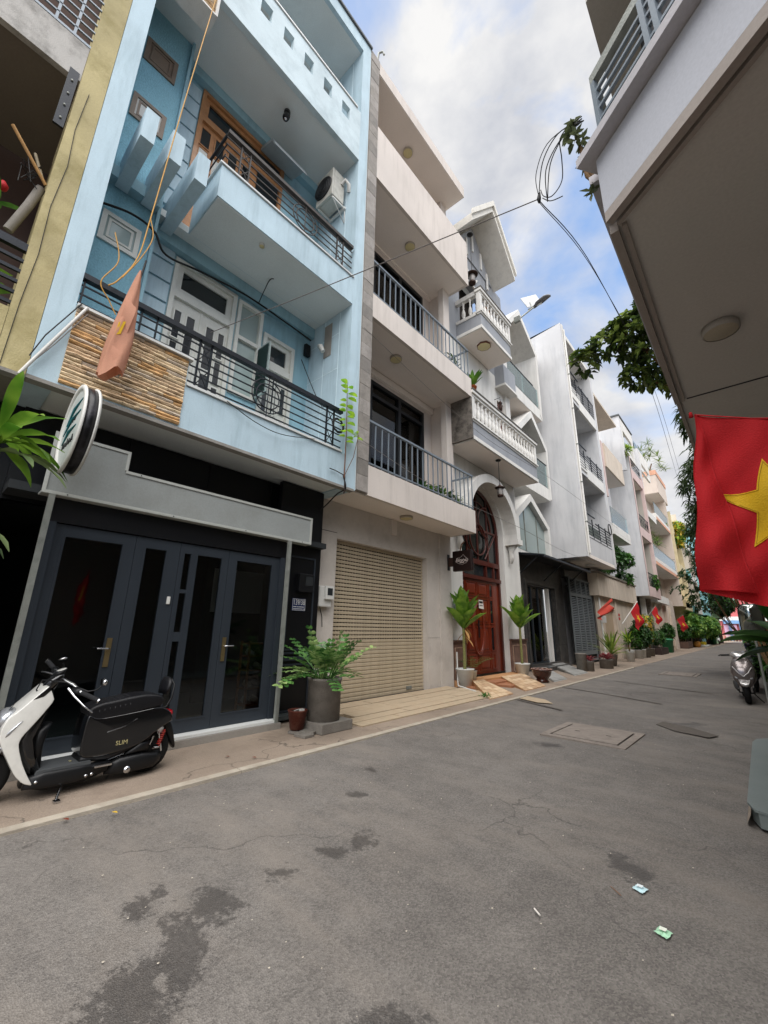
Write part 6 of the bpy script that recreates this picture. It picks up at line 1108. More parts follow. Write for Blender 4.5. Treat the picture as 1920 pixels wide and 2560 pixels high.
for i in range(12):
    a = random.uniform(0,6.28); m = MB(); p = Vector((-6.25,10.9,.38)); d = Vector((math.cos(a)*.7,math.sin(a)*.7,.9)).normalized()
    for k_ in range(9):
        d = (d+Vector((0,0,-.09))).normalized(); p = p+d*.075; s = d.cross(Vector((0,0,1))).normalized()
        for q in (-1,1): m.leaf(p, s*q+d*.5, .09,.045,.2,2)
    m.build('frond', zl, z3)
bw = thing('planter_bowl', 'empty brown glazed bowl planter on a flared foot by the ramp', 'planter', (-5.2,13.25,0)); MB().lathe([(.001,0),(.17,0),(.2,.03),(.17,.07),(.16,.1),(.19,.13),(.25,.2),(.28,.3),(.29,.34),(.33,.35),(.33,.38),(.28,.385),(.25,.3),(.001,.28)],(-5.22,13.25,0),32).build('bowl', M('brown_glaze','#3c1d15',.25,.2,4,.01,40,coat=.4), bw)
MB().tube([(-5.22+.3*math.cos(a/12*math.pi*2),13.25+.3*math.sin(a/12*math.pi*2),.37) for a in range(13)],.02,6,cap=False).build('rim', M('worn_rim','#a5887a',.7), bw)
# further pots along the left
c1 = thing('planter', 'tall empty cement cylinder planter beside the louvred gate', 'planter', (-5.55,18.2,0)); pot(-5.55,18.2,0,.19,.2,.66,cemp,c1)
red_l = leafmat('red_variegated_leaf','#7a2f3a','#a85a5a',.5,12,.3)
def low(x,y,r,h,label,n=40,lm=None,ph=.3,pm=cemp,L_=.14):
    t = thing('potted_plant', label, 'plant', (x,y,0)); pot(x,y,0,r*.95,r,h,pm,t); m = MB()
    for i in range(n):
        a = random.uniform(0,6.28); rr_ = r*random.uniform(0,1); m.leaf((x+rr_*math.cos(a),y+rr_*math.sin(a),h+random.uniform(0,ph*.6)),(math.cos(a),math.sin(a),random.uniform(.3,1.2)),L_*random.uniform(.7,1.2),L_*.5,.3,3)
    m.build('foliage', lm or lfm, t); return t
low(-5.32,18.4,.17,.36,'short cement planter with reddish seedlings beside the cylinder',40,red_l); low(-5.2,20.35,.27,.36,'wide cement planter of red leaved plants and a fern',110,red_l,.35)
ag = thing('potted_plant', 'large spiky striped agave like plant in a tapering cement pot', 'plant', (-5.35,22,0)); pot(-5.35,22,0,.15,.24,.5,cemp,ag); rosette(ag,-5.35,22,.45,34,1.05,.1,[leafmat('agave_leaf','#4c6b2c','#9aa84a',.4,3,.25)],(.15,1.35),.25,.2)
pw = thing('potted_plant', 'yellow green palm like plant in a white pot with pale stem', 'plant', (-5.45,26.1,0)); pot(-5.45,26.1,0,.16,.22,.5,potm,pw); MB().tube([(-5.45,26.1,.4),(-5.47,26.1,.85)],.035,7).build('trunk', barkm, pw); rosette(pw,-5.47,26.1,.8,36,.75,.08,[lfl,lfm],(.1,1.3),.5,.3)
def bush(name,label,cat,pts,n,L_,mat,trunk=None,grp=None,W=.5,droop=.35,stems=0,base=None,kindname='crown',pot_=None):
    # pts: list of (x,y,z,rx,ry,rz) ellipsoids filled with leaf clusters
    b = base or (pts[0][0],pts[0][1],0); t = thing(name,label,cat,b,grp); mm = mat if isinstance(mat,list) else [mat]
    if pot_: pot(b[0],b[1],b[2],pot_[0]*.85,pot_[0],pot_[1],pot_[2],t)
    ms = [MB() for _ in mm]
    for i in range(n):
        e = random.choices(pts,[p[3]*p[5] for p in pts])[0]; v = Vector((random.gauss(0,1),random.gauss(0,1),random.gauss(0,1))).normalized()*random.uniform(.35,1)**.6
        c = Vector((e[0]+v.x*e[3],e[1]+v.y*e[4],e[2]+v.z*e[5])); m = ms[random.randrange(len(ms))]; k_ = random.randint(4,7); ax = (v+Vector((0,0,.5))).normalized()
        for j in range(k_):
            a = j*6.283/k_+random.uniform(-.3,.3); s = ax.cross(Vector((.3,.2,1))).normalized(); u = ax.cross(s); m.leaf(c, s*math.cos(a)+u*math.sin(a)+ax*random.uniform(.1,.8), L_*random.uniform(.7,1.2), L_*W*random.uniform(.8,1.2), droop, 2, .12)
    for q,m in enumerate(ms):
        if m.v: m.build(kindname, mm[q], t)
    for i in range(stems):
        e = random.choice(pts); MB().tube([b,((b[0]+e[0])/2+random.uniform(-.1,.1),(b[1]+e[1])/2,(b[2]+e[2])/2),(e[0]+random.uniform(-e[3],e[3])*.5,e[1],e[2])],[.03*e[5]+.01,.02,.01],6).build('branch', barkm, t)
    return t
dkl = leafmat('shrub_dark','#213e22','#486c38',.4,4,.2); grp_ = 'pots along the left kerb'
bush('potted_plant','dark glossy shrub under the bright red flag','plant',[(-5.75,29.6,1.2,.45,.5,.7),(-5.6,29.9,1.9,.3,.4,.4)],240,.2,[dkl,lfm],stems=4,base=(-5.75,29.6,0),pot_=(.25,.5,potm))
bush('potted_plant','leafy shrub in grey pot next to the dark glossy shrub','plant',[(-5.6,31.2,1.3,.45,.5,.6)],160,.2,[dkl],stems=3,base=(-5.6,31.2,0),pot_=(.24,.55,cemp))
bush('potted_plant','yellow flowering shrub behind the second red flag','plant',[(-5.7,33.2,2.2,.5,.8,.5),(-5.8,33.6,1.4,.4,.5,.5)],200,.18,[lfl,lfm,leafmat('yellow_bloom','#c9a72c','#d8b84a')],stems=4,base=(-5.7,33.2,0),pot_=(.25,.5,cemp))
bush('potted_plant','low palm like shrub in the long dark trough','plant',[(-5.8,36.8,1.2,.5,1.2,.5)],200,.26,[dkl,lfm],stems=3,base=(-5.8,36.5,0),W=.25)
MB().bbox(-6.2,-5.45,35.6,38.6,0,.45,.02).build('trough', M('dark_brown_trough','#33241f',.7,.2,5,.05,40), None, 'long dark brown trough planter before the pink fronted house', 'planter')
bush('potted_plant','broad leaved shrub behind the green bin','plant',[(-5.8,41.8,1.6,.5,.8,.6)],200,.3,[dkl,lfm],stems=3,base=(-5.8,41.8,0),W=.3,pot_=(.3,.5,cemp))
MB().lathe([(.001,0),(.32,0),(.42,.9),(.46,.92),(.46,1.0),(.3,1.05),(.001,1.07)],(-5.75,40.6,0),20).build('bin', M('green_plastic','#1f6b45',.4,.1,4,.01,40), None, 'dark green plastic bin at the kerb before the glass balcony house', 'bin')
for x,y,l in ((-5.95,28.6,'white pot standing first in the row before the beige wall'),(-5.7,30.4,'short white pot between the two dark shrubs')): t = thing('flower_pot', l, 'pot', (x,y,0)); pot(x,y,0,.2,.24,.5,potm,t)
MB().bbox(-6.6,-5.7,52.6,56.2,0,.65,.03).build('trough', M('brown_trough','#5a463c',.8,.2,5,.05,40), None, 'wide brown trough planter under the farthest red flag', 'planter')
bush('shrub','dark green shrub in the wide brown trough','shrub',[(-6.1,54,1.7,.6,1.8,.8)],260,.3,[dkl,lfm],stems=3,base=(-6.1,54,.6))
bsh = leafmat('bright_bush','#5f8f34','#a8c46a',.5,2,.4)
bush('shrub','big bright green bush spreading over the left kerb','shrub',[(-5.8,60,2.4,1.0,4,1.3),(-5.5,66,2.3,1.1,3,1.2)],750,.42,[bsh,lfm],stems=6,base=(-6,62,0)); bush('shrub','mid green bush beyond the big bright bush','shrub',[(-5.4,75,2.4,1.1,4,1.5)],420,.5,[lfm,bsh],stems=4,base=(-5.8,75,0))
bush('tree','dark tree at the far left before the red building','tree',[(-4.6,88,6.5,1.9,4,2.4),(-3.6,86,5.8,1.3,3,1.2)],620,.6,[dkl,lfm],stems=5,base=(-5.2,88,0))
MB().lathe([(.001,0),(.5,0),(.62,.9),(.66,.92),(.001,.95)],(-5.6,78,0),16).build('tub', M('green_plastic','#1f6b45'), None, 'green tub at the far left kerb beyond the bushes', 'tub')
yb = MB().bbox(-5.75,-5.25,64.6,65.6,.0,.55,.1).build('yellow_bag', M('yellow_bag','#cfb52c',.6), None, 'yellow sack standing on the pavement before the bright bush', 'sack'); MB().bbox(-6.0,-4.9,62.5,66.8,0,.18,.03).build('block', whitep, None, 'low pale concrete block under the yellow sack', 'block')
MB().lathe([(.001,0),(.25,0),(.36,.3),(.3,.6),(.2,.65),(.001,.66)],(-5.6,59.3,0),16).build('jar', M('orange_glaze_jar','#b8803a',.5), None, 'orange glazed jar beside the wide brown trough', 'jar')
# plants on walls and balconies
bush('tree','leafy tree spilling over the beige courtyard wall','tree',[(-6.2,28.6,5.9,.7,1.6,.75),(-5.7,29.6,5.9,.4,.8,.4),(-6.3,31.6,5.0,.5,1.4,.45)],330,.3,[lfm,dkl],stems=4,base=(-7.2,29,4.6))
bush('planter','row of small cactus and grass plants on the beige wall top','plants',[(-6.25,26.2,4.95,.15,1.4,.2)],50,.2,[lfm,dkl],W=.2,base=(-6.25,26.2,4.66))
def spiky(label,x,y,z,R1,n,base):
    t = thing('roof_plant', label, 'plant', base); m = MB()
    for cxy in [(random.uniform(-R1,R1)*.6,random.uniform(-R1,R1)*1.4,random.uniform(-.4,.9)*R1) for _ in range(n)]:
        for i in range(26):
            a = random.uniform(0,6.28); e = random.uniform(-.3,1.3); m.leaf((x+cxy[0],y+cxy[1],z+cxy[2]),(math.cos(a)*math.cos(e),math.sin(a)*math.cos(e),math.sin(e)),random.uniform(.6,1.0)*.9,.07,.4,3)
    m.build('foliage', leafmat('palm_far','#4f6b35','#8a9c5a',.5,2,.3), t); MB().tube([base,(x,y,z)],.06,6).build('trunk', barkm, t)
spiky('spiky palm clump on the roof above the pink beige house',-5.9,50,19.0,1.7,11,(-6.5,50,17.3)); spiky('spiky plant hanging from the glass balcony of the pink house',-5.9,42.6,9.3,.8,5,(-6.5,42.6,7.6)); 
bush('roof_plant','yellow green creeper on the pale yellow house balcony','plant',[(-5.3,58,13.0,.7,2,1.1),(-5.4,57,11.5,.5,1.5,.6)],240,.4,[lfl,lfm,leafmat('yellow_bloom','#c9a72c','#d8b84a')],base=(-5.6,58,12)); bush('roof_plant','bright fern on top of the grey party wall','plant',[(-6.0,34.6,15.2,.9,.3,.2)],40,.5,[lfl],W=.2,base=(-6,35.3,15)); bush('balcony_plant','climbing plant on the lowest pink balcony','plant',[(-5.6,38.5,5.3,.2,.9,.6)],70,.2,[lfm],base=(-5.7,38.5,4.8))
pb = thing('balcony_plant','row of leafy shrubs on the cream house first floor balcony','plants',(-5.85,9.1,4.3))
for i in range(9):
    m = MB(); x, y = -5.85+random.uniform(-.08,.08), 8.0+i*.23
    for k_ in range(26): a = random.uniform(0,6.28); m.leaf((x,y,4.75+random.uniform(0,.35)*(1 if i > 2 else .8)),(math.cos(a),math.sin(a),random.uniform(.2,1.4)),.2,.07,.3,3)
    m.build('plant', [dkl,lfm,lfb][i%3], pb)
MB().bbox(-6.0,-5.72,7.9,10.0,4.3,4.72,.02).build('trough', dust, pb)
p9 = thing('potted_plant','broad leaved potted plant on the corner of the long white balustrade','plant',(-5.68,10.62,8.79)); pot(-5.68,10.62,8.79,.1,.13,.22,M('terracotta','#a8582f',.7),p9); rosette(p9,-5.68,10.62,8.95,11,.62,.17,[lfb],(.75,1.4),.15,.15)
p8 = thing('balcony_plant','small dark twiggy plant on the second floor cream balcony','plant',(-5.75,9.6,8.7)); m = MB()
for k_ in range(40): a = random.uniform(0,6.28); m.leaf((-5.75,9.5+random.uniform(-.4,.4),9.15+random.uniform(0,.45)),(math.cos(a),math.sin(a),.8),.16,.05,.3,3)
m.build('foliage', dkl, p8)
# lime weed growing from the blue pillar
wv = thing('weed', 'bright lime sapling growing from the foot of the blue pillar', 'plant', (-5.48,5.05,4.2)); st_ = [(-5.5,5.05,4.25),(-5.46,5.02,4.7),(-5.44,5.0,5.3),(-5.44,4.98,5.9),(-5.43,4.97,6.25)]
MB().tube(st_,[.014,.012,.01,.007,.004],6).build('stem', M('red_stem','#6b4a3a',.7), wv); MB().tube([(-5.5,5.06,4.3),(-5.42,5.2,4.7),(-5.4,5.3,5.2)],.007,5).build('stem', M('red_stem','#6b4a3a'), wv); wl_ = leafmat('lime_weed_leaf','#6fa02a','#a5c93a',.4,8,.5)
for i in range(20):
    z_ = 4.95+i*.068+random.uniform(-.03,.03); s = -1 if i%2 else 1; MB().leaf((-5.44,4.98+s*.03,z_),(random.uniform(-.2,.9),s*.9,random.uniform(-.1,.4)),random.uniform(.12,.22),.13,.5,4,.1).build('leaf', wl_, wv)
for i in range(8): a = i*.8; MB().leaf((-5.4,5.28,5.1+.02*i),(math.cos(a)*.5,math.sin(a),.1),.12,.05,.4,3).build('leaf', wl_, wv)
MB().tube([(-5.5,5.04,4.3),(-5.54,4.85,4.35),(-5.52,4.7,4.34)],.01,5).tube([(-5.5,5.06,4.3),(-5.52,5.1,4.0),(-5.53,5.08,3.95)],.014,5).build('roots', M('root_dark','#2c211c',.9), wv, kind='stuff')
# dracaena at the left edge
dc = leafmat('dracaena_leaf','#3f6a1c','#7a9c38',.35,3,.4); dc2 = leafmat('dracaena_dull','#4d6440','#7c8a5a',.4,3,.3)
dr_ = thing('potted_plant', 'corn plant with long arching wavy leaves at the left edge', 'plant', (-5.05,-.02,0)); MB().tube([(-5.1,-.05,0),(-5.05,.0,1.6),(-5.0,.26,3.15)],[.05,.045,.03],9).build('trunk', barkm, dr_)
for zc,n,mt_,LL in ((3.22,30,dc,.62),(2.35,26,dc2,.55)):
    for i in range(n):
        a = i*2.4; e = random.uniform(-.2,1.1) if zc > 3 else random.uniform(-.9,.2); MB().leaf((-5.0,.26 if zc > 3 else .12,zc-.02*i*.4),(math.cos(a)*math.cos(e),math.sin(a)*math.cos(e),math.sin(e)),LL*random.uniform(.8,1.15),.1,.7 if zc > 3 else .9,7,.2,wav=.012).build('leaf', mt_ if i < n*.75 else dc2, dr_)
gp = thing('potted_plant', 'strap leaved plant tips reaching in at the left edge by the scooter', 'plant', (-4.9,-.25,0)); 
for i in range(12): a = i*2.4; MB().leaf((-5.1,-.2,.8),(math.cos(a),abs(math.sin(a))*.6,.7),.6,.035,.6,6,.1).build('leaf', dc, gp)
pot(-5.1,-.2,0,.15,.2,.4,dust,gp)
# right side trees and plants
sch = leafmat('schefflera_leaf','#47592a','#87994a',.3,5,.4); sch2 = leafmat('schefflera_dark','#2a3b1e','#526632',.3,5,.35)
bush('tree','glossy umbrella tree reaching over the lane from the right balcony','tree',[(-.55,8.2,6.6,.35,.9,1.0),(-.95,8.0,6.85,.35,.6,.42),(-1.35,8.0,6.9,.3,.45,.2),(-1.75,8.0,6.7,.25,.35,.2),(-.95,8.2,6.1,.25,.5,.18),(-1.1,8,7.15,.16,.3,.14),(-.5,8.1,7.4,.3,.5,.35)],400,.17,[sch,sch2],stems=7,base=(.1,8.2,5.2),W=.5,droop=.5)
bush('tree','dark feathery bamboo like tree on the right edge of the lane','tree',[(-.35,11.5,6.4,.3,.8,.5),(-.3,12.5,5.5,.4,1,.8),(-.6,14,5.4,.45,1,.8),(-.6,14,4.3,.5,1.2,.8),(-.7,15,3.6,.5,1.2,.7)],720,.3,[leafmat('bamboo_dark','#28381f','#55683f',.4,4,.4)],stems=9,base=(.2,13.5,0),W=.16,droop=.9)
bush('tree','small leaved dark tree behind the bamboo tree on the right','tree',[(-1.0,20,4.4,.7,2,1.1),(-.9,21,5.8,.8,2,1.2),(-1.6,20,3.6,.5,1.2,.3),(-2.0,21,3.2,.6,1,.18),(-1.4,22,2.8,.9,1.5,.5)],620,.17,[dkl,leafmat('bamboo_dark','#1b2a16','#3f5230')],stems=9,base=(.1,20.5,0),W=.5)
bush('balcony_plant','spiky dark shrub above the umbrella tree at the soffit edge','plant',[(-.5,9.4,8.2,.35,.6,.5)],60,.28,[sch2],base=(.2,9.4,7.2),W=.14,stems=2)
bush('balcony_plant','small leaved twig hanging by the overhead balcony corner','plant',[(-.45,2.72,5.25,.06,.08,.16),(-.42,2.75,5.0,.05,.06,.12),(-.4,2.75,4.66,.05,.08,.1)],15,.075,[leafmat('grey_green_leaf','#4a553c','#79835f',.5,8,.2)],base=(-.36,2.75,4.7),W=.45,stems=4)
bn = thing('banana_plant','large dark banana leaves under the big red flag','plant',(.35,6.8,.13)); bl = leafmat('banana_leaf','#1c3a14','#3c5f24',.35,2,.35)
MB().tube([(.35,6.8,.13),(.3,6.7,1.3)],[.08,.05],9).build('stem', lfm, bn)
for d_,L_,W_ in (((-.75,-.35,.25),.75,.28),((-.6,-.6,.35),.8,.26),((-.9,.2,.4),.7,.26),((-.3,-.7,.8),.8,.26),((.4,-.5,.8),.8,.25),((-.5,.6,.6),.7,.25),((-.8,-.1,-.05),.6,.22)): MB().leaf((.28,6.7,1.35),d_,L_,W_,.35,7,.25,wav=.008).build('leaf', bl, bn)
bush('potted_plant','mixed leafy shrubs crowding behind the silver scooter','plants',[(.1,15.5,.9,.35,1.0,.6),(-.05,17.5,1.2,.35,1.2,.6)],220,.2,[dkl,lfm,sch2],stems=4,base=(.1,15.8,0)); bush('potted_plant','leafy shrub right beside the silver scooter front','plant',[(.22,13.2,.7,.2,.5,.4)],70,.16,[lfm,dkl],stems=2,base=(.25,13.2,0),pot_=(.16,.35,dust))
# ================================================================ flags
redc = M('flag_red','#b81c22',.8,.12,3,.1,140); yel = M('flag_yellow','#d9b21c',.7,.08,4,.1,140); redf = M('flag_faded_orange','#c9957c',.85,.12,3,.1,90); redb = M('flag_red_shadow','#a5121a',.8)
for mm_ in (redc,yel,redf):
    t_ = mm_.node_tree; b_ = t_.nodes['Principled BSDF']; tr = t_.nodes.new('ShaderNodeBsdfTranslucent'); ms_ = t_.nodes.new('ShaderNodeMixShader'); ms_.inputs[0].default_value = .35
    src = b_.inputs['Base Color'].links[0].from_socket; t_.links.new(src, tr.inputs[0]); t_.links.new(b_.outputs[0], ms_.inputs[1]); t_.links.new(tr.outputs[0], ms_.inputs[2]); t_.links.new(ms_.outputs[0], t_.nodes['Material Output'].inputs[0])
def flag(t, f, n, m_, sc=None, sr=.1, rot=0, asp=1.0, off=(0,-.006,0), star=yel):
    # f(u,v) -> world point, u across, v down
    vs = [f(i/n,j/n) for i in range(n+1) for j in range(n+1)]; k_ = n+1
    MB().add(vs, [(i*k_+j,i*k_+j+1,(i+1)*k_+j+1,(i+1)*k_+j) for i in range(n) for j in range(n)], True).build('cloth', m_, t)
    if sc:
        # star subdivided as fine rings so it follows the folds
        out_ = []
        for q in range(10):
            a = rot+math.pi*q/5; r = 1 if q%2 == 0 else .42; out_.append((r*math.sin(a), -r*math.cos(a)))
        ring = []
        for q in range(10):
            for w_ in range(5): t0 = w_/5; ring.append((out_[q][0]*(1-t0)+out_[(q+1)%10][0]*t0, out_[q][1]*(1-t0)+out_[(q+1)%10][1]*t0))
        R_n = 8; vs = [Vector(f(sc[0],sc[1]))+Vector(off)]
        for r in range(1,R_n+1): vs += [Vector(f(sc[0]+sr*p[0]*r/R_n, sc[1]+sr*asp*p[1]*r/R_n))+Vector(off) for p in ring]
        L_r = len(ring); fs = [(0,1+q,1+(q+1)%L_r) for q in range(L_r)]+[(1+(r-1)*L_r+q,1+r*L_r+q,1+r*L_r+(q+1)%L_r,1+(r-1)*L_r+(q+1)%L_r) for r in range(1,R_n) for q in range(L_r)]
        MB().add(vs, fs, True).build('star', star, t)
        for q in range(10): a, b = out_[q], out_[(q+1)%10]; MB().tube([Vector(f(sc[0]+sr*(a[0]*(1-s)+b[0]*s)*.93, sc[1]+sr*asp*(a[1]*(1-s)+b[1]*s)*.93))+Vector(off)*1.4 for s in [w_/6 for w_ in range(7)]],.0012,4).build('stitching', M('stitch_ochre','#9c7a12',.7), t)
ff = thing('flag', 'large bright red flag with yellow star hanging close at the right edge', 'flag', (.2,2.8,1.7))
def bigf(u,v):
    TL = Vector((-.085,2.8,2.722)); TR = Vector((.86,2.86,1.92+.45)); BL = Vector((-.222,2.8,1.722)); BR = Vector((.74,2.86,1.42))
    p = (TL*(1-u)+TR*u)*(1-v)+(BL*(1-u)+BR*u)*v
    fold = .034*math.sin((u*1.1-.25*v)*18)*(.35+v)+.02*math.sin((u+.6*v)*31+1)*(.2+.8*v)+.02*math.sin(v*5+u*4)
    return (p.x+.008*math.sin(v*14)*(1-u),p.y+fold,p.z-.01*math.sin(u*9))
flag(ff, bigf, 60, redc, (.345,.475), .27, R_(-13), .93)
def flap(u,v): # edge folded back over the front
    q = Vector(bigf(.012+u*.235*v,v*(.99-.045*u))); return (q.x-.004,q.y-.02-.012*math.sin(u*math.pi)-.006*math.sin(v*22+u*5),q.z+.002)
k_ = 25; MB().add([flap(i/8,j/24) for i in range(9) for j in range(25)], [(i*k_+j,i*k_+j+1,(i+1)*k_+j+1,(i+1)*k_+j) for i in range(8) for j in range(24)], True).build('folded_edge', redc, ff)
MB().tube([flap(1,j/24) for j in range(25)],.003,4).build('hem', redb, ff); MB().tube([bigf(0,0),bigf(.25,0),bigf(.5,0),bigf(1,0)],.004,5).build('top_hem', redb, ff); MB().lathe([(.001,0),(.012,.0),(.008,.03)],(-.1,2.8,2.71),8).build('corner_knot', redb, ff)
# furled faded flag on its stick by the stone panel
fu = thing('flag', 'faded orange furled flag wrapped round its stick over the stone cladding', 'flag', (-5.3,1.05,4.3)); m = MB(); rings = []
for j in range(15):
    t_ = j/14; c = Vector((-5.32+.04*t_,1.13-.09*t_,5.95-1.62*t_)); r = .008+.115*min(1,t_*1.35)**.8
    rings += [(c.x+r*math.cos(a)*(1+.2*math.sin(a*3+t_*7)+.07*math.sin(a*8+t_*20)),c.y+r*1.05*math.sin(a)*(1+.12*math.cos(a*4+t_*3)),c.z+.06*math.sin(a)*t_+.05*t_**4*math.sin(a*3+1)) for a in [i*2*math.pi/28 for i in range(28)]]
m.add(rings, [(j*28+i,j*28+(i+1)%28,(j+1)*28+(i+1)%28,(j+1)*28+i) for j in range(14) for i in range(28)], True); m.build('furled_cloth', redf, fu)
m = MB(); vs = [(-5.23+.03*math.sin(j*.9)+.05*i/4,1.03+.11*i/4-.06*j/10-.03*(i/4)*(j/10),5.4-.9*j/10-.12*(i/4)) for i in range(5) for j in range(11)]; m.add(vs, [(i*11+j,i*11+j+1,(i+1)*11+j+1,(i+1)*11+j) for i in range(4) for j in range(10)], True); m.build('loose_fold', redf, fu)
MB().tube([(-5.33,1.17,6.15),(-5.31,1.1,5.2)],.012,6).build('stick', wirem, fu); MB().add([(-5.2,1.0,5.0),(-5.195,1.07,5.05),(-5.19,1.04,4.85),(-5.2,.98,4.8)],[(0,1,2,3)]).build('star_patch', yel, fu)
pc = thing('conduit_pole','white plastic pole with cables clamped to the blue column','pole',(-5.5,.5,4.1)); MB().tube([(-5.5,.72,5.18),(-5.5,.36,4.22),(-5.52,.3,4.06)],.018,8).build('tube', whitepl, pc); MB().tube([(-5.49,.66,5.2),(-5.48,.42,4.6),(-5.5,.34,4.3)],.007,5).build('cable', wirem, pc); MB().tube([(-5.49,.74,5.1),(-5.47,.5,4.5),(-5.5,.38,4.25)],.006,5).build('cable', wireg, pc)
# four red flags further down the lane
def farflag(h1,h2,b,label,pole,mat=redc,star=True,fold=.08):
    t = thing('flag', label, 'flag', pole[0]); H1,H2,B_ = Vector(h1),Vector(h2),Vector(b); W = (H2-H1)
    def g(u,v):
        p = H1+W*v; dn = (B_-(H1+H2)/2); q = p+dn*u+W*(-.25*u)*v; return (q.x+fold*math.sin(u*9+v*4)*u,q.y+fold*math.sin(u*7+v*6)*u*1.5,q.z-.06*math.sin(v*3.1)*u)
    flag(t,g,16,mat,(.55,.5) if star else None,.2,R_(60),1.3,off=(.004,-.03,0)); MB().tube(pole,.018,6).build('pole', whitepl, t)
farflag((-5.0,21.8,3.02),(-5.3,20.3,2.35),(-5.1,20.6,2.15),'first faded red flag bunched on its pole by the beige pier',[(-6.1,24.6,2.6),(-5.0,21.8,3.03)],M('flag_red_faded','#a83a2c',.8,.1,3,.1,90),False,.12)
farflag((-5.0,27.3,3.13),(-5.1,25.9,2.53),(-4.75,25.9,1.72),'second red flag, bright and hanging straight, above the dark shrubs',[(-5.4,25.0,1.9),(-5.0,27.4,3.18)]); farflag((-5.05,33.3,3.2),(-5.15,32.2,2.75),(-4.8,32.3,2.05),'third red flag partly hidden in yellow flowering shrub',[(-5.9,33.5,2.2),(-5.05,33.3,3.22)]); farflag((-5.1,47,3.05),(-5.2,43.4,2.6),(-4.9,44.6,1.7),'farthest red flag with yellow star above the wide trough',[(-5.9,48,2.2),(-5.1,47,3.08)])
# ================================================================ wires and cables
wr_ = lambda n,pts,r,m,lab,cat='cable',**k: wire(n,pts,r,m,None,5,8,label=lab,cat=cat,**k)
wr_('cable',[(-5.5,2.2,5.75),(-4.0,2.5,5.62),(-2.5,2.95,5.68),(-1.0,3.5,5.86)],.006,wireg,'thin cable stretched from the blue balcony rail across the lane')
wr_('cable',[(-1.0,3.5,5.86),(-.97,8,8.6),(-1.2,14,10.9),(-2.2,40,21.5)] if False else [(-1.0,3.5,5.84),(-.93,5.5,6.45),(-.98,10,6.9),(-1.6,20,8.3),(-3.2,42,13.5)],.005,wirem,'double black cable running down the lane from the tied knot')
wr_('cable',[(-1.0,3.5,5.81),(-.9,5.5,6.3),(-.9,10,6.75),(-1.45,20,8.05),(-2.9,42,13.2)],.004,wirem,'second black cable running down the lane below the double one')
kn = thing('cable_coil', 'loose loops of black cable hanging between the knot and overhead balcony', 'cable', (-.7,3.3,5.6)); K = Vector((-1.0,3.5,5.86)); Rp = Vector((-.36,2.55,5.05))
MB().loft([(K-Vector((0,0,.05)),(.012,0,0),(0,.012,0)),(K,(.022,0,0),(0,.02,0)),(K+Vector((.01,0,.07)),(.012,0,0),(0,.012,0))],8).build('knot', wirem, kn)
def px3(x,z,t): return (x,3.5-.95*t,z)
L1 = [px3(-1.0,5.88,0),px3(-.86,5.98,.25),px3(-.62,5.72,.6),px3(-.36,5.12,1)]; wire('loop',L1,.005,wirem,kn); wire('loop',[px3(-.96,5.9,.05),px3(-.93,5.76,.08),px3(-.84,5.65,.12),px3(-.72,5.66,.2),px3(-.68,5.82,.28),px3(-.64,5.84,.45),px3(-.5,5.55,.72),px3(-.36,5.12,1)],.005,wirem,kn)
wire('loop',[px3(-.95,5.78,.05),px3(-.86,5.6,.12),px3(-.74,5.52,.16)],.005,wirem,kn); wire('loop',[px3(-.9,5.66,.08),px3(-.83,5.82,.28),px3(-.6,5.64,.6),px3(-.36,5.12,1)],.005,wirem,kn); wire('loop',[px3(-.9,5.66,.08),px3(-.78,5.83,.3),px3(-.55,5.6,.65),px3(-.37,5.15,1)],.005,wirem,kn); wire('loop',[px3(-1.0,5.9,0),px3(-.97,6.05,.12),px3(-.75,5.9,.45),px3(-.37,5.2,.98)],.004,wirem,kn)
wr_('cable',[(-5.5,5.45,7.9),(-5.2,10,7.0),(-4.9,15,6.9),(-5.2,26,7.2)],.005,wireg,'thin wire from the tile pier running along the white houses'); wr_('cable',[(-5.52,4.9,5.3),(-5.3,8,4.75),(-5.0,12,4.5),(-5.1,16,4.4),(-5.3,22,4.6)],.006,wireg,'thin wire passing in front of the arch and pitched bay')
yc = M('yellow_cable','#b98a3a',.5,.05,3,0,20); wr_('hanging_cable',[(-5.4,1.42,12.9),(-5.42,1.25,9.5),(-5.42,1.14,7.0),(-5.42,1.09,6.2),(-5.45,.95,5.75),(-5.46,.86,5.6)],.009,yc,'long yellow cable hanging down the front of the blue house'); wr_('hanging_cable',[(-5.4,1.13,6.9),(-5.38,1.2,6.6),(-5.38,1.12,6.2),(-5.44,.98,5.8)],.007,yc,'short yellow cable loop beside the furled flag','cable')
wr_('hanging_cable',[(-5.46,.8,6.4),(-5.44,.9,6.0),(-5.46,.78,5.6),(-5.46,.9,5.4),(-5.46,1.0,5.25)],.007,yc,'tangled yellow cable behind the railing near the column')
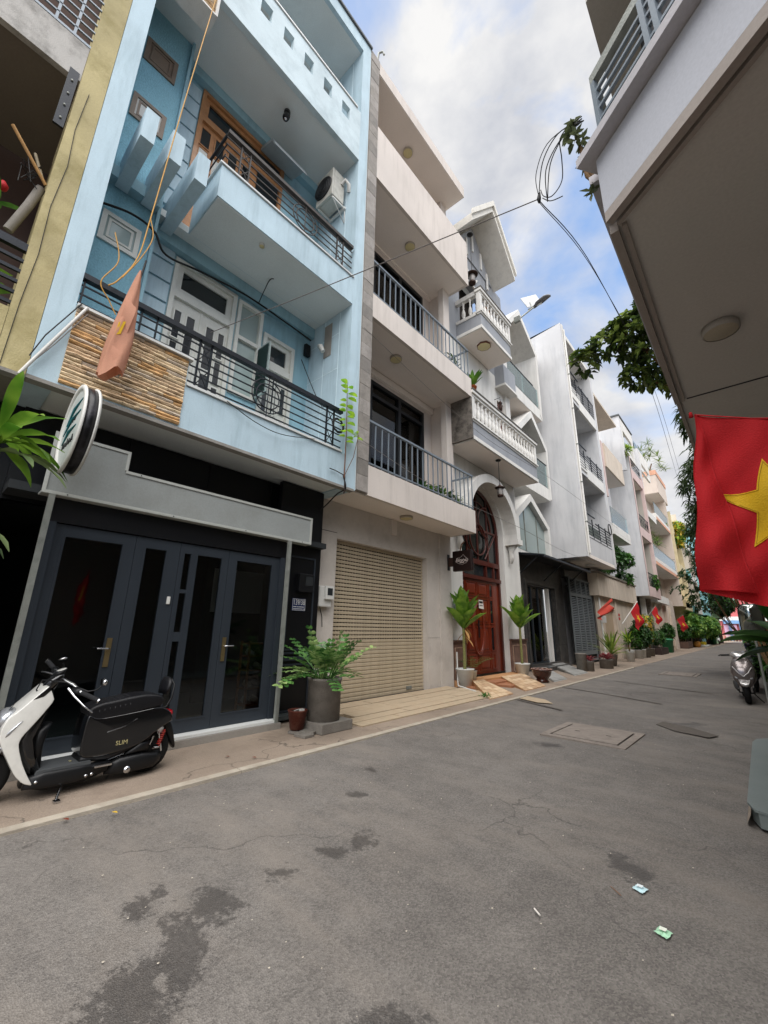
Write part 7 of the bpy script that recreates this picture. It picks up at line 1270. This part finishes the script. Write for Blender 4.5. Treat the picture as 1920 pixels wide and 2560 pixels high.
wr_('wall_cable',[(-6.58,.65,7.75),(-6.5,1.1,7.85),(-6.5,1.45,7.8),(-6.55,1.7,7.55),(-6.9,2.4,7.98),(-6.82,3.3,8.04),(-6.82,4.2,8.02),(-6.8,5.0,7.95)],.02,wirem,'thick black cable looped along the beam over the white doors')
wr_('wall_cable',[(-6.82,3.6,8.02),(-6.4,3.55,8.3),(-6.3,3.6,8.34)],.009,wirem,'black wire hanging from the hole in the balcony soffit'); wr_('wall_cable',[(-6.9,4.85,7.4),(-6.6,5.0,6.6),(-6.2,4.95,6.0),(-6.0,4.9,5.9)],.009,wirem,'black wire drooping in the corner beside the narrow door')
wr_('wall_cable',[(-5.52,2.6,4.78),(-5.5,3.1,4.62),(-5.5,3.6,4.6),(-5.52,4.3,4.78)],.007,wirem,'black wires sagging below the lower balcony sill'); wr_('wall_cable',[(-5.53,5.05,4.3),(-5.5,5.1,4.05),(-5.8,5.15,4.0),(-6.2,5.1,3.75),(-6.35,4.6,3.4)],.014,wirem,'bundle of black cables under the corner of the blue balcony')
cl = thing('cable_coil','small black cable coil tied at the right end of the blue railing','cable',(-5.52,4.85,5.2))
for r in (.12,.135,.15): MB().tube([(-5.53+.01*math.sin(i*2),4.86+r*math.cos(i*math.pi/12),5.28+r*math.sin(i*math.pi/12)) for i in range(25)],.009,5,cap=False).build('loop', wirem, cl)
c3 = thing('cable_coil','black cable coil hanging on the tall cool white house','cable',(-5.4,25.0,6.9)); MB().tube([(-5.38,25.0+.3*math.cos(i*math.pi/12),6.95+.3*math.sin(i*math.pi/12)) for i in range(25)],.03,5,cap=False).build('loop', wirem, c3)
pv_ = thing('pvc_pipe','white bent pvc pipe on the pavement by the left white pot','pipe',(-5.6,10.2,0)); MB().tube([(-6.35,10.28,.9),(-6.35,10.28,.12),(-6.28,10.2,.05),(-5.5,9.7,.04)],.022,8).build('tube', whitepl, pv_)
wd2 = thing('weed','small green weed in the gutter near the peach ramp','plant',(-4.9,9.2,0)); m = MB()
for i in range(24): a = random.uniform(0,6.28); m.leaf((-5.0+random.uniform(-.12,.12),9.3+random.uniform(-.15,.15),.02),(math.cos(a),math.sin(a),random.uniform(.3,1.5)),.12,.03,.4,3)
m.build('foliage', lfm, wd2)
